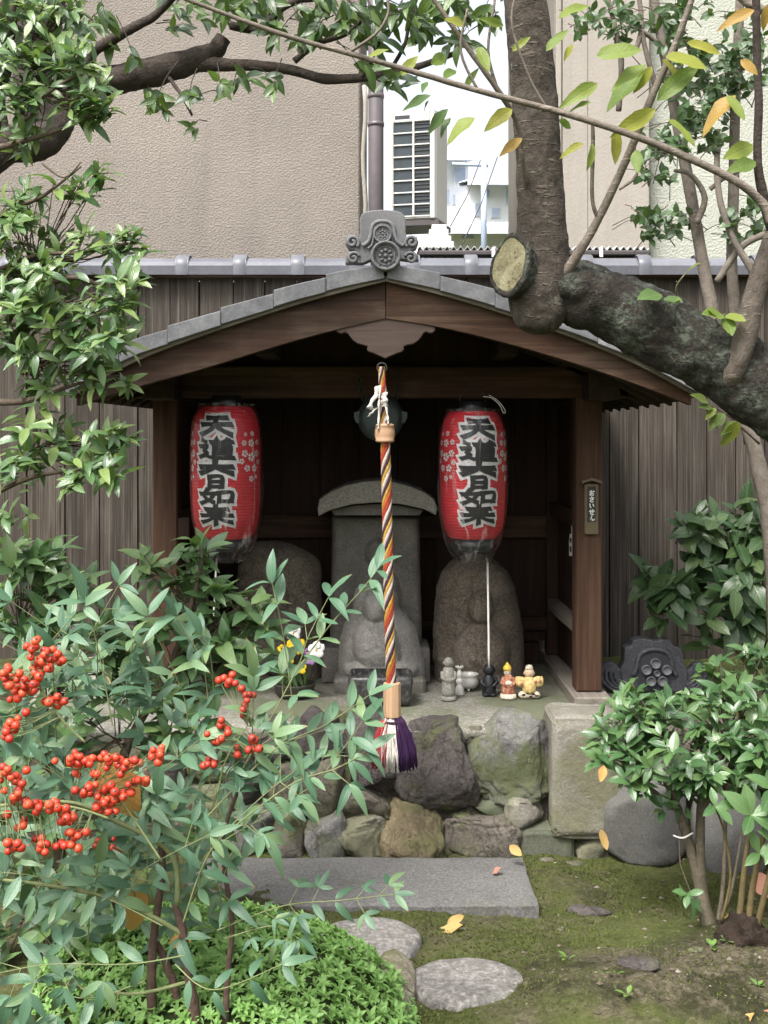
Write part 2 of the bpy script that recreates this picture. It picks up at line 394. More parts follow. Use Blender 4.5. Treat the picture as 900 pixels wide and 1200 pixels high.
# moss tufts and crumbs of soil: nobody could count them
def tufts():
    rng = random.Random(5); V, Fc = [], []
    for _ in range(42000):
        Y = rng.uniform(3.1, 4.75); x = rng.uniform(-0.4, 1.6)*Y/4.2
        if noise.noise(Vector((x*4, Y*4, 0))) < rng.uniform(-0.35, 0.25): continue
        z = ground_z(x, Y)-0.002
        if 1-((x-0.95)/0.62)**2-((Y-3.42)/0.40)**2 > 0.15 and rng.random() < 0.8: continue
        for k in range(3):
            a = rng.uniform(0, 2*PI); h = rng.uniform(0.003, 0.010); w_ = rng.uniform(0.0015, 0.004)
            dx, dy = math.cos(a)*w_, math.sin(a)*w_; lx, ly = rng.uniform(-1, 1)*h*0.8, rng.uniform(-1, 1)*h*0.8
            o = len(V); V += [(x-dx, Y-dy, z), (x+dx, Y+dy, z), (x+lx, Y+ly, z+h)]; Fc.append((o, o+1, o+2))
    o = obj('moss', V, Fc, m_plain('moss_blades', (0.075, 0.088, 0.026), 0.9, 0.1, 0.4, 6), None, False, origin=(0, 4, 0))
    tag(o, 'short green moss covering the ground before the shrine', 'moss', kind='stuff')
tufts()
def crumbs():
    rng = random.Random(8); V, Fc = [], []
    for _ in range(800):
        Y = rng.uniform(3.15, 4.5); x = rng.gauss(0.95, 0.4) if rng.random() < 0.75 else rng.uniform(0.0, 1.5)
        if x < 0.0 or (x < 0.45 and Y > 3.75): continue
        r = rng.choice([0.003]*6+[0.005]*3+[0.009])*rng.uniform(0.6, 1.3); z = ground_z(x, Y)+r*0.2
        o = len(V)
        for d in ((1, 0, 0), (-1, 0, 0), (0, 1, 0), (0, -1, 0), (0, 0, 1), (0, 0, -1)):
            V.append((x+d[0]*r*rng.uniform(0.6, 1.4), Y+d[1]*r*rng.uniform(0.6, 1.4), z+d[2]*r*rng.uniform(0.3, 0.9)))
        for a, b, c in ((0, 2, 4), (2, 1, 4), (1, 3, 4), (3, 0, 4), (2, 0, 5), (1, 2, 5), (3, 1, 5), (0, 3, 5)): Fc.append((o+a, o+b, o+c))
    s = NT('soil_crumbs'); gg = s.n('ShaderNodeNewGeometry')
    c = s.ramp(gg.outputs['Random Per Island'], [(0, (0.05, 0.04, 0.03)), (0.5, (0.12, 0.10, 0.075)), (0.9, (0.15, 0.135, 0.11)), (1, (0.22, 0.2, 0.17))])
    o = obj('soil_crumbs', V, Fc, s.done(s.pbsdf(c, 0.95, None, 0.2)), None, False, origin=(0.9, 3.5, 0))
    tag(o, 'loose crumbs of soil and grit on the bare mossy earth', 'soil', kind='stuff')
crumbs()

# ================================================================ buildings behind
def m_stucco(name, col, scale=38, bump=1.0, var=0.12, stain=0.25):
    s = NT(name); v = s.coord((1, 1, 1), False, 'World')
    n1 = s.noise(v, scale, 3, 0.5, 0.15); n2 = s.noise(v, 1.1, 6, 0.6); vs = s.coord((3, 3, 0.35), False, 'World')
    c = s.ramp(n2, [(0.3, sc(col, 1-var)), (0.7, sc(col, 1+var))])
    c = s.mix(s.math('MULTIPLY', s.ramp(s.noise(vs, 1.3, 6, 0.65), [(0.5, (0, 0, 0)), (0.75, (1, 1, 1))]), stain), c, sc(col, 0.62))
    h = s.ramp(n1, [(0.42, (0, 0, 0)), (0.62, (1, 1, 1))])
    return s.done(s.pbsdf(c, 0.9, s.bump(h, bump, 0.012), 0.2))
M['stucco'] = m_stucco('beige_stucco', (0.215, 0.19, 0.165), 85, 0.4, 0.14, 0.45)
M['cream'] = m_stucco('pale_stucco', (0.36, 0.37, 0.315), 70, 0.4, 0.08)
M['siding'] = m_stucco('beige_siding', (0.29, 0.265, 0.23), 60, 0.12, 0.1, 0.45)
M['white_paint'] = m_plain('white_paint', (0.72, 0.72, 0.70), 0.5, 0.4, 0.05)
M['dark_metal'] = m_plain('brown_metal', (0.045, 0.038, 0.038), 0.45, 0.5, 0.2)
M['pipe'] = m_plain('drain_pipe_brown', (0.10, 0.085, 0.09), 0.4, 0.5, 0.15)
M['ac'] = m_plain('air_conditioner_plastic', (0.46, 0.455, 0.42), 0.5, 0.4, 0.06)
M['ac_dark'] = m_plain('dark_grille', (0.02, 0.03, 0.035), 0.5, 0.4, 0.3)  # near-black tone shared by grille panes, badge and plaque slot
def wallbox(name, px0, px1, Y, ztop, mat, label, depth=3.0):
    r = empty(name, ((px0+px1-900)/2*Y/F, Y, 0), label, 'building')
    box('wall', (px0-450)*Y/F, (px1-450)*Y/F, Y, Y+depth, 0.2, ztop, mat, r, 0.01)
    return r
b1 = wallbox('stucco_building', -700, 422, 7.6, 6.5, M['stucco'], 'beige rough stucco building rising behind the plank fence')
b2 = empty('siding_building', (1.42, 8.0, 0), 'beige metal-clad building beside the bright gap', 'building')
x0, x1 = (650-450)*8/F, (759-450)*8/F
box('wall', x0, x1, 8.0, 11, 0.2, 6.5, M['siding'], b2, 0.01)
for i, (a, b) in enumerate(((650, 657), (658, 687.9), (688.0, 759.5))):
    box('panel', (a-450)*8/F, (b-450)*8/F, 7.955-0.01*(i == 0), 7.998, 0.25, 6.4, M['siding'], b2, 0.006)
b3 = wallbox('cream_building', 760.5, 1700, 8.1, 6.5, M['cream'], 'pale cream-green stucco building behind the slender multi-stem tree')

# corrugated lean-to roof with brown gutter just above the fence
lt = empty('lean_to_roof', (0.8, 7.0, 2.5), 'low corrugated roof with dark brown gutter above the fence', 'roof')
xa, xb = (490-450)*7/F, (760-450)*7/F
zt = H+(510-291)*7/F
V, Fc = [], []
nn = 170
for i in range(nn+1):
    x = xa+(xb-xa)*i/nn; z = zt+0.012*math.sin(i*PI/2.5)
    V += [(x, 6.98, z), (x, 7.6, z+0.03), (x, 7.6, z+0.022), (x, 6.98, z-0.008)]
for i in range(nn):
    for a, b in ((0, 1), (1, 2), (2, 3), (3, 0)): Fc.append((i*4+a, i*4+b, i*4+4+b, i*4+4+a))
obj('corrugated_sheet', V, Fc, m_plain('corrugated_grey', (0.25, 0.25, 0.24), 0.6, 0.4, 0.2), lt, True)
box('gutter', xa, xb, 6.93, 7.02, zt-0.052, zt-0.02, M['dark_metal'], lt, 0.008)
box('fascia', xa, xb, 7.0, 7.03, zt-0.2, zt-0.055, M['dark_metal'], lt, 0.004)
for px in (575, 700): box('bracket', (px-450)*7/F, (px-446)*7/F, 6.925, 6.93, zt-0.06, zt-0.005, M['white_paint'], lt, 0.001)

# drain pipe on the corner of the stucco building
dp = empty('drain_pipe', P(440, 250, 7.3), 'brown round drain pipe between the stucco building and air conditioner', 'drain pipe')
xp = (440.5-450)*7.3/F
g_ = Geo().tube([(xp, 7.3, 1.5), (xp, 7.3, 3.2), (xp, 7.3, 5.5)], 0.045, 16); g_.build('pipe', M['pipe'], dp)
for py in (113, 146): Geo().tube([(xp, 7.3, H+(HZ-py)*7.3/F-0.012), (xp, 7.3, H+(HZ-py)*7.3/F+0.012)], 0.049, 16).build('collar', M['pipe'], dp)
cb = empty('old_cable', P(430, 250, 7.4), 'pale wrinkled hose hanging beside the drain pipe', 'hose')
Geo().tube([P(427+1.5*math.sin(i*1.1), 100+i*20, 7.42) for i in range(10)], 0.014, 8).build('hose', M['siding'], cb)

# air conditioner
acY = 7.2
ac = empty('air_conditioner', P(483, 258, acY), 'white outdoor air conditioner unit with dark grille beside drain pipe', 'air conditioner', rz=math.radians(-16))
k = acY/F; W_, H_, D_ = 57*k, 130*k, 0.30
def acbox(name, x0, x1, y0, y1, z0, z1, mat, parent=ac, bev=0.004):
    bm = box_bm(x1-x0, y1-y0, z1-z0, bev)
    me = bpy.data.meshes.new(name); bm.to_mesh(me); bm.free(); me.materials.append(mat)
    o = bpy.data.objects.new(name, me); COL.objects.link(o); o.parent = parent
    o.location = ((x0+x1)/2, (y0+y1)/2, (z0+z1)/2); return o
acbox('casing', -W_/2, W_/2, 0.012, D_, 0, H_, M['ac'], bev=0.012)
acbox('grille_back', -W_/2+0.031, W_/2-0.035, 0.002, 0.011, 0.03, H_-0.03, M['ac_dark'], bev=0)
gx0, gx1 = -W_/2+0.030, W_/2-0.034
for i in range(9):
    z = 0.02+i*(H_-0.09)/8; acbox('grille_bar', gx0+0.001, gx1-0.001, -0.008, 0.0015, z-0.003, z+0.006, M['ac'], bev=0.002)
for x in (gx0+(gx1-gx0)*0.55,): acbox('grille_bar', x-0.006, x+0.006, -0.0095, -0.0005, 0.02, H_-0.05, M['ac'], bev=0.002)
for a, b, z0, z1 in ((-W_/2+0.004, gx0, 0.004, H_-0.004), (gx1, W_/2-0.004, 0.004, H_-0.004)): acbox('front_frame', a, b, -0.010, 0.0115, z0, z1, M['ac'], bev=0.006)
acbox('front_frame', gx0+0.0005, gx1-0.0005, -0.0092, 0.0112, H_-0.075, H_-0.006, M['ac'], bev=0.004)
acbox('badge', gx0+0.01, gx0+0.1, -0.012, -0.0095, H_-0.055, H_-0.035, M['ac_dark'], bev=0.001)
for i in range(24): acbox('louvre', gx0+(gx1-gx0)*0.57, gx1-0.002, -0.004, 0.0, 0.05+i*0.022, 0.053+i*0.022, M['dark_metal'], bev=0)
acbox('foot', -W_/2+0.0, W_/2+0.02, 0.0, D_, -0.035, -0.002, M['dark_metal'])
stn = empty('plastic_stand', P(512, 290, 7.1), 'pale ribbed plastic block carrying the air conditioner', 'stand')
for a, b, t in ((497, 532, 283), (500, 529, 276), (503, 526, 268), (506, 524, 262)):
    box('step', (a-450)*7.1/F, (b-450)*7.1/F, 7.08+(290-t)*0.0015, 7.3, H+(HZ-t-8)*7.1/F, H+(HZ-t)*7.1/F, M['ac'], stn, 0.004)

# far houses seen through the gap, haze painted into their pale bluish colours
M['far_wall'] = m_plain('far_house_wall', (0.78, 0.80, 0.84), 0.9, 0.1, 0.06, 2)
M['far_roof'] = m_plain('far_house_tiles', (0.45, 0.47, 0.52), 0.7, 0.2, 0.15, 2)
M['far_glass'] = m_plain('far_window_glass', (0.40, 0.48, 0.62), 0.3, 0.5, 0.2, 3)
def far_house(name, Y, px0, px1, pyt, label, wins, roof=True, seed=1):
    r = empty(name, P((px0+px1)/2, HZ, Y), label, 'house')
    K = Y/F; zt_ = H+(HZ-pyt)*K
    box('wall', (px0-450)*K, (px1-450)*K, Y, Y+6, 0, zt_, M['far_wall'], r, 0.02)
    for (a, b, c, d) in wins:
        wn = box('window', (a-450)*K, (b-450)*K, Y-0.06, Y-0.002, H+(HZ-d)*K, H+(HZ-c)*K, M['far_wall'], r, 0.01)
        box('pane', (a+0.8-450)*K, (b-0.8-450)*K, Y-0.075, Y-0.062, H+(HZ-d+0.8)*K, H+(HZ-c-0.8)*K, M['far_glass'], wn, 0.0)
    if roof:
        rr = random.Random(seed)
        V, Fc = [], []
        n = int((px1-px0)/1.4)
        for i in range(n+1):
            x = (px0-3+(px1-px0+6)*i/n-450)*K; w_ = 0.05*abs(math.sin(i*PI/4))
            V += [(x, Y-1.0, zt_-0.15+w_), (x, Y+3, zt_+0.6+w_), (x, Y+3, zt_+0.5), (x, Y-1.0, zt_-0.26)]
        for i in range(n):
            for a, b in ((0, 1), (1, 2), (2, 3), (3, 0)): Fc.append((i*4+a, i*4+b, i*4+4+b, i*4+4+a))
        obj('roof', V, Fc, M['far_roof'], r, False)
    return r
far_house('far_house', 24, 505, 640, 268, 'white far house with low grey wavy tiled roof beyond the gap', [(540, 556, 272, 281)], seed=3)
far_house('far_house', 34, 548, 660, 214, 'tall pale far house with bluish windows beyond the gap', [(566, 574, 222, 232), (592, 606, 222, 240), (556, 562, 238, 254), (575, 586, 244, 256)], seed=5)
far_house('far_house', 38, 470, 549, 186, 'pale far house with a square bluish upper window left of the taller one', [(532, 546, 196, 214), (522, 527, 222, 240), (530, 534, 228, 240)], seed=7)
pl = empty('utility_pole', P(613, 300, 15), 'slim white utility pole standing beyond the gap', 'utility pole')
Geo().tube([P(613, 320, 15), P(613, 200, 15), P(612.5, 90, 15)], 0.045, 10).build('pole', M['white_paint'], pl)
pl2 = empty('wire_pole', P(567, 300, 21), 'bluish pole with a crossbar beyond the gap', 'utility pole')
Geo().tube([P(567, 320, 21), P(567, 186, 21)], 0.05, 8).build('pole', M['far_glass'], pl2)
Geo().tube([P(530, 192, 21), P(572, 194, 21)], 0.03, 6).build('crossbar', M['far_glass'], pl2)
for a, b, lb in (((563, 188), (528, 265), 'thin dark wire slanting down from the crossbar pole'), ((583, 184), (540, 290), 'thin dark wire slanting down right of the crossbar pole')):
    c = Geo().tube([P(*a, 14), P((a[0]+b[0])/2+2, (a[1]+b[1])/2+3, 13), P(*b, 12)], 0.006, 5).build('wire', M['dark_metal']); tag(c, lb, 'wire')

# ================================================================ plank fence with tiled cap
fY = 6.4
fe = empty('plank_fence', (0, fY, 0.2), 'tall weathered vertical plank fence with grey tiled cap behind shrine', 'fence')
rng = random.Random(11)
zt = H+(HZ-326)*fY/F
pm = {}
x = -3.3
pw = []
while x < 3.3:
    w_ = rng.choice([0.15, 0.165, 0.165, 0.175, 0.2]); pw.append((x, w_)); x += w_
for v in range(4):
    bm = box_bm(1, 0.022, zt-0.2, 0.0); me = bpy.data.meshes.new('plank'); bm.to_mesh(me); bm.free(); me.materials.append(M['fence']); pm[v] = me
for i, (x, w_) in enumerate(pw):
    o = link('plank', pm[i % 4], fe, Vector((x+w_/2, fY+rng.uniform(-0.006, 0.006), (zt+0.2)/2)))
    o.scale = (w_-rng.uniform(0.004, 0.010), 1, 1); o.rotation_euler = (0, rng.uniform(-0.002, 0.002), rng.uniform(-0.012, 0.012))
for z in (0.55, 1.45, 2.2): box('rail', -3.3, 3.3, fY+0.016, fY+0.07, z-0.04, z+0.04, M['fence'], fe, 0.003)
box('gap_backing', -3.3, 3.3, fY+0.075, fY+0.085, 0.2, zt-0.01, M['fence'], fe, 0)  # added board closing the plank gaps so they stay dark
# cap: board, body tiles and round collars
zc = H+(HZ-314)*fY/F
box('cap_board', -3.3, 3.3, fY-0.07, fY+0.1, zt-0.002, zt+0.012, M['beam'], fe, 0.002)
def cap_tile(x0, x1):
    prof = [(-0.085, -0.045), (-0.092, 0.0), (-0.075, 0.022), (-0.04, 0.043), (0, 0.05), (0.04, 0.043), (0.075, 0.022), (0.092, 0.0), (0.085, -0.045)]
    V = [(x0, fY+a, zc+b) for a, b in prof]+[(x1, fY+a, zc+b) for a, b in prof]; n = len(prof)
    Fc = [(i, i+1, n+i+1, n+i) for i in range(n-1)]+[(n-1, 0, n, 2*n-1)]+[tuple(range(n)), tuple(reversed(range(n, 2*n)))]
    obj('cap_tile', V, Fc, M['tile_blue'], fe, False)
sp = 67*fY/F
i0 = (350-450)*fY/F
for i in range(-12, 14):
    xa = i0+i*sp
    cap_tile(xa+0.002, xa+sp-0.002)
    V, Fc = [], []
    pr = [(0.098*math.cos(a), 0.068*math.sin(a)+0.0) for a in np.linspace(0, PI, 13)]
    pr = [(0.094, -0.047)]+pr+[(-0.094, -0.047)]
    n = len(pr)
    for xx, s_ in ((xa-0.034, 0.94), (xa-0.028, 1), (xa+0.028, 1), (xa+0.034, 0.94)): V += [(xx, fY+a*s_, zc+b*s_) for a, b in pr]
    for j in range(3):
        for q in range(n-1): Fc.append((j*n+q, j*n+q+1, (j+1)*n+q+1, (j+1)*n+q))
    Fc += [tuple(range(n)), tuple(reversed(range(3*n, 4*n)))]
    obj('cap_collar', V, Fc, M['tile_blue'], fe, True)
# ================================================================ the shrine
FLOOR = 0.46
YF, YB = 5.08, 5.92
XR, XL = (688-450)*YF/F, (196-450)*YF/F
sh = empty('wayside_shrine', (0, 5.1, FLOOR), 'small open-fronted dark timber shrine with gabled grey tile roof', 'shrine')
BY = 4.42                                       # plane of the bargeboards
def Z(py, Y): return H-(py-HZ)*Y/F
def X(px, Y): return (px-450)*Y/F
# posts and sills
for xc, wd in ((XR, 0.108), (XL, 0.102)):
    box('post', xc-wd/2, xc+wd/2, YF-0.054, YF+0.054, 0.507, 1.80, M['post'], sh, 0.006)
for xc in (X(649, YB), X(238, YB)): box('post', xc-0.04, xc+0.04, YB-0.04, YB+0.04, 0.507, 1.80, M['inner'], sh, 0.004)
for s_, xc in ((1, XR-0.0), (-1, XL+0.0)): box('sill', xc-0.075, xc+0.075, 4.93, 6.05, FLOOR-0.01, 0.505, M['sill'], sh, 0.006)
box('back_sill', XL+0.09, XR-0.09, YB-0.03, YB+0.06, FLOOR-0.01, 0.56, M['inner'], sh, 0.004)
# beams
box('front_beam', XL-0.16, XR+0.16, YF-0.06, YF+0.06, Z(466, YF-0.06), Z(430, YF), M['beam'], sh, 0.006)
for px in (709, 186):
    xc = X(px, 4.84); box('side_beam', xc-0.062, xc+0.062, 4.84, 6.2, Z(468, 4.84), Z(436, 4.84), M['beamY'], sh, 0.007)
box('tie_beam', XL, XR, YB-0.05, YB+0.05, 1.72, 1.84, M['beam'], sh, 0.004)
for dx in (-0.45, 0.0, 0.45):
    box('hanging_rail' if False else 'ceiling_joist', dx-0.03, dx+0.03, YF+0.07, YB-0.06, 1.75, 1.81, M['beamY'], sh, 0.003)
# back wall: vertical boards and a rail
nb = 9
xw = np.linspace(XL+0.03, XR-0.03, nb+1)
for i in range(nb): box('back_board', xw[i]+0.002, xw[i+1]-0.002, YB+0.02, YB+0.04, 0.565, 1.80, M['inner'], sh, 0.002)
box('back_rail', XL+0.05, XR-0.05, YB-0.025, YB+0.018, Z(630, YB), Z(604, YB), M['beam'], sh, 0.003)
box('back_rail', XL+0.05, XR-0.05, YB-0.02, YB+0.018, Z(738, YB), Z(722, YB), M['beam'], sh, 0.003)
# gable infill above the front and back beam
def prof(px):                                   # top line of the bargeboard at a pixel column, in rows
    L = [(80, 468), (92, 458), (130, 435), (165, 418), (250, 388), (350, 355), (400, 341), (452, 329)]
    R = [(452, 329), (512, 343), (560, 357), (620, 377), (673, 395), (749, 426), (812, 462), (822, 468)]
    t = L if px <= 452 else R
    return float(np.interp(px, [a for a, b in t], [b for a, b in t]))
def profb(px):
    L = [(80, 482), (92, 474), (170, 449), (225, 437), (300, 412), (390, 386), (452, 373)]
    R = [(452, 373), (512, 381), (560, 392.5), (635, 413), (726, 442), (805, 472), (822, 480)]
    t = L if px <= 452 else R
    return float(np.interp(px, [a for a, b in t], [b for a, b in t]))
def smooth_rows(fn, a, b, n):
    q = np.linspace(a, b, n); r = np.array([fn(v) for v in q])
    for _ in range(4): r[1:-1] = 0.25*r[:-2]+0.5*r[1:-1]+0.25*r[2:]
    return list(zip(q, r))
def strip(a, b, y0, y1, mat, name, top, bot, n=16, parent=sh):
    t = smooth_rows(top, a, b, n); u = smooth_rows(bot, a, b, n)
    out = [(X(p, BY), Z(r, BY)) for p, r in t]+[(X(p, BY), Z(r, BY)) for p, r in reversed(u)]
    return prism(name, out, y0, y1, mat, parent, 0.0)
bl = strip(90, 451.5, BY, BY+0.05, M['beam'], 'bargeboard', lambda p: prof(p)+2, profb)
br = strip(452.5, 810, BY, BY+0.05, M['beam'], 'bargeboard', lambda p: prof(p)+2, profb)
# verge moulding between bargeboard and tiles
M['pale_wood'] = m_wood('verge_wood', (0.12, 0.10, 0.08), (0.2, 0.17, 0.14), (0.28, 0.24, 0.2), 'X', bump=0.4)
strip(84, 451.7, BY-0.03, BY+0.08, M['pale_wood'], 'verge_moulding', lambda p: prof(p)-5, lambda p: prof(p)+1.6)
strip(452.3, 816, BY-0.03, BY+0.08, M['pale_wood'], 'verge_moulding', lambda p: prof(p)-5, lambda p: prof(p)+1.6)
# roof boarding and rafters under the tiles
def roofslab(name, a, b, y0, y1, up, dn, mat):
    return strip(a, b, y0, y1, mat, name, lambda p: prof(p)-up, lambda p: prof(p)+dn)
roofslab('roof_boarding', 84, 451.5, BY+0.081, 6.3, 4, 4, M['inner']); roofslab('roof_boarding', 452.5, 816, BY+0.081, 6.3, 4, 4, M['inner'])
for yr in np.arange(4.62, 6.25, 0.2):
    for a, b in ((100, 449), (455, 803)):
        strip(a, b, yr, yr+0.045, M['beamY'], 'rafter', lambda p: prof(p)+4.5, lambda p: prof(p)+17, 10)
box('ridge_beam', -0.045, 0.055, BY+0.06, 6.3, Z(395, BY)+0.0, Z(352, BY), M['beamY'], sh, 0.004)
for px in (300, 605): box('purlin', X(px, BY)-0.04, X(px, BY)+0.04, BY+0.3, 6.3, Z(prof(px)+38, BY), Z(prof(px)+17.5, BY), M['beamY'], sh, 0.004)
# gable panel above the front beam
out = [(X(p, BY), Z(r, BY)) for p, r in smooth_rows(lambda p: prof(p)+18, 150, 750, 30)]
out = out+[(X(750, BY), Z(prof(750)+30, BY)), (XR+0.1, Z(432, YF)), (XL-0.1, Z(432, YF)), (X(150, BY), Z(prof(150)+30, BY))]
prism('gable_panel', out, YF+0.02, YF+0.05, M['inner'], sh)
# side walls: vertical boards between front and back posts, upper part open at the front on the right
for s_, xc, xb in ((1, XR, X(649, YB)), (-1, XL, X(238, YB))):
    def sidebox(name, y0, y1, z0, z1, mat, off=0.0, th=0.02):
        dx = (xb-xc)/(YB-YF)
        xa, xe = xc+dx*(y0-YF)+off, xc+dx*(y1-YF)+off
        V = []
        for y, x in ((y0, xa), (y1, xe)):
            for z in (z0, z1): V += [(x-th/2, y, z), (x+th/2, y, z)]
        Fc = [(0, 1, 3, 2), (4, 6, 7, 5), (0, 4, 5, 1), (2, 3, 7, 6), (0, 2, 6, 4), (1, 5, 7, 3)]
        return obj(name, V, Fc, mat, sh)
    nbd = 5; yy = np.linspace(YF+0.058, YB-0.045, nbd+1)
    for i in range(nbd):
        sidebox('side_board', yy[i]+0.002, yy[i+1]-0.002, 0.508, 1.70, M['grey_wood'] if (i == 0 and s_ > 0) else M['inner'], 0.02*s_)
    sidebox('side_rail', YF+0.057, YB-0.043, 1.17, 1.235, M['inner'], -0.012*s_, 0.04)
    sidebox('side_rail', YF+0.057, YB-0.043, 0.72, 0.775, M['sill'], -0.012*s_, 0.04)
box('peg', XL+0.051, XL+0.10, YF-0.05, YF-0.01, Z(632, YF), Z(606, YF), M['inner'], sh, 0.004)
# verge tiles, each lapping over the next one down the slope
def tiles(edges):
    for i in range(len(edges)-1):
        a, b = edges[i], edges[i+1]              # a nearer the ridge
        left = b < a
        lo, hi = (b, a)
        n = 6
        d = 3 if left else -3
        q = np.linspace(hi, lo, n)
        def lift(p): t = abs(p-hi)/abs(lo-hi); return 20.5+4.0*t
        top = [(X(p, BY-0.04), Z(prof(p)-lift(p), BY-0.04)) for p in q]
        bot = [(X(p, BY-0.04), Z(prof(p)-3-1.5*abs(p-hi)/abs(lo-hi), BY-0.04)) for p in q]
        out = top+list(reversed(bot))
        prism('verge_tile', out, BY-0.045-0.004*(i % 2)-0.002*i, BY+0.12, M['tile'], sh, 0.003)
        # the flat course behind the verge tile
        top2 = [(x, z-0.012) for x, z in top]; bot2 = [(x, z-0.05) for x, z in top]
        for y0 in np.arange(BY+0.125, 6.2, 0.27):
            prism('roof_tile', top2+list(reversed(bot2)), y0, y0+0.262, M['tile'], sh, 0.003)
tiles([450, 382, 321, 259, 197, 140, 78]); tiles([454, 516, 580, 640, 700, 760, 824])
# ridge roll and end ornament
g_ = Geo(); g_.tube([(0.005, 4.5, Z(306, BY)), (0.005, 5.4, Z(306, BY)), (0.005, 6.3, Z(306, BY))], 0.055, 14); g_.build('ridge_tile', M['tile'], sh)
oY = 4.40
def oz(zx, zy, Y=oY): return (X(380+zx/3.333, Y), Z(230+zy/3.333, Y))
on = prism('ridge_ornament', [oz(*p) for p in [(138, 92), (144, 72), (160, 60), (190, 54), (232, 52), (275, 55), (300, 62), (313, 75), (318, 95), (318, 140), (325, 165), (345, 150), (362, 158),
     (369, 180), (360, 203), (340, 212), (352, 215), (366, 228), (369, 250), (330, 250), (290, 245), (190, 245), (150, 262), (82, 262), (84, 235), (96, 216), (118, 212), (96, 205), (82, 185), (84, 160), (100, 148), (120, 150), (134, 165), (140, 140)]], oY, oY+0.055, M['oni'], sh, 0.004)
def bead(pts, r, name='rim', parent=on, mat=None, Y=oY, fn=None, nr=8):
    fn = fn or oz
    pp = crom(pts, 5); path = []
    for a, b in pp:
        x, z = fn(a, b); path.append((x, Y-0.004, z))
    Geo().tube(path, r, nr).build(name, mat or M['oni'], parent)
bead([(150, 195), (172, 178), (182, 150), (186, 122), (200, 104), (228, 98), (256, 104), (270, 122), (274, 150), (286, 178), (310, 195)], 0.0075)
bead([(170, 205), (186, 190), (192, 160), (196, 130), (208, 115), (228, 110), (248, 115), (260, 130), (264, 160), (270, 190), (290, 205)], 0.004)
for sx in (1, -1):
    def sp_(cx, cy, r0, turns, s0, n=40, ky=1.0):
        return [(cx+sx*(r0*(1-0.82*t))*math.cos(s0+turns*2*PI*t), cy+ky*(r0*(1-0.82*t))*math.sin(s0+turns*2*PI*t)) for t in np.linspace(0, 1, 16)]
    cx = 226+sx*116
    bead(sp_(cx, 180, 26, 1.4, 2.4), 0.0065, 'volute'); bead(sp_(226+sx*112, 242, 24, 1.3, 3.5), 0.006, 'volute')
def disc(name, zx, zy, r, y, th, mat, parent, petals=8, fn=None, centre=True):
    fn = fn or oz
    x, z = fn(zx, zy); g_ = Geo()
    V, Fc = lathe_geo([(r*0.98, 0), (r, th*0.25), (r, th*0.8), (r*0.96, th), (r*0.84, th), (r*0.8, th*0.72), (r*0.001, th*0.72)], 28)
    g_.add(([Vector((a.x+x, y-a.z, a.y+z)) for a in V], Fc))
    ring = []
    for t in np.linspace(0, 2*PI, 33): ring.append((x+r*0.62*math.cos(t), y-th*0.74, z+r*0.62*math.sin(t)))
    if petals:
        g_.tube(ring, r*0.045, 5, cap=False)
        for i in range(petals):
            a = 2*PI*i/petals; g_.add(ell_geo((x+r*0.36*math.cos(a), y-th*0.74, z+r*0.36*math.sin(a)), (r*0.14, th*0.22, r*0.14), 1))
            g_.add(ell_geo((x+r*0.72*math.cos(a+0.2), y-th*0.74, z+r*0.72*math.sin(a+0.2)), (r*0.05, th*0.18, r*0.05), 1))
        g_.add(ell_geo((x, y-th*0.74, z), (r*0.17, th*0.25, r*0.17), 1))
    return g_.build(name, mat, parent)
disc('roundel', 228, 150, 0.033, oY-0.001, 0.018, M['oni'], on)
disc('roundel', 240, 240, 0.0535, oY-0.012, 0.05, M['oni'], on)
# pendant board under the gable peak
gp = [(42, 506), (100, 495), (170, 484), (235, 476), (300, 484), (370, 496), (432, 509), (434, 522), (425, 532), (410, 534), (398, 528), (388, 534), (380, 548), (366, 564), (348, 576), (325, 580), (310, 586), (312, 597),
      (304, 606), (285, 612), (262, 622), (238, 633), (214, 622), (192, 612), (172, 606), (166, 597), (170, 586), (152, 580), (128, 574), (112, 562), (100, 547), (92, 536), (80, 530), (66, 536), (50, 530), (42, 520)]
M['pendant'] = m_wood('pendant_wood', (0.06, 0.038, 0.03), (0.10, 0.068, 0.056), (0.15, 0.108, 0.092), 'X', bump=0.3)
prism('gable_pendant', [oz(a, b, BY) for a, b in gp], BY+0.006, BY+0.04, M['pendant'], sh, 0.003)
# offering plaque on the right post
pb = M['plaque'] = m_plain('plaque_brown', (0.115, 0.088, 0.05), 0.5, 0.4, 0.1)
pqY = YF-0.054
K = pqY/F
def pq(px, py): return (X(px, pqY), Z(py, pqY))
plq = box('plaque', X(684, pqY), X(700.5, pqY), pqY-0.02, pqY-0.0005, Z(626, pqY), Z(567, pqY), pb, sh, 0.003)
box('plaque_panel', X(687.5, pqY), X(697, pqY), pqY-0.0235, pqY-0.0205, Z(611, pqY), Z(570, pqY), m_plain('plaque_dark', (0.03, 0.03, 0.028), 0.4, 0.4, 0.1), plq, 0.001)
box('plaque_slot', X(688, pqY), X(696.5, pqY), pqY-0.0260, pqY-0.0238, Z(572.5, pqY), Z(570.8, pqY), M['ac_dark'], plq, 0.0)
pr_ = [pq(680.5, 567), pq(681, 563), pq(686, 561.5), pq(692, 559.5), pq(698, 561.5), pq(703.5, 563), pq(704, 567), pq(698, 564.5), pq(692, 563), pq(686, 564.5)]
prism('plaque_roof', pr_, pqY-0.035, pqY-0.001, pb, plq, 0.001)

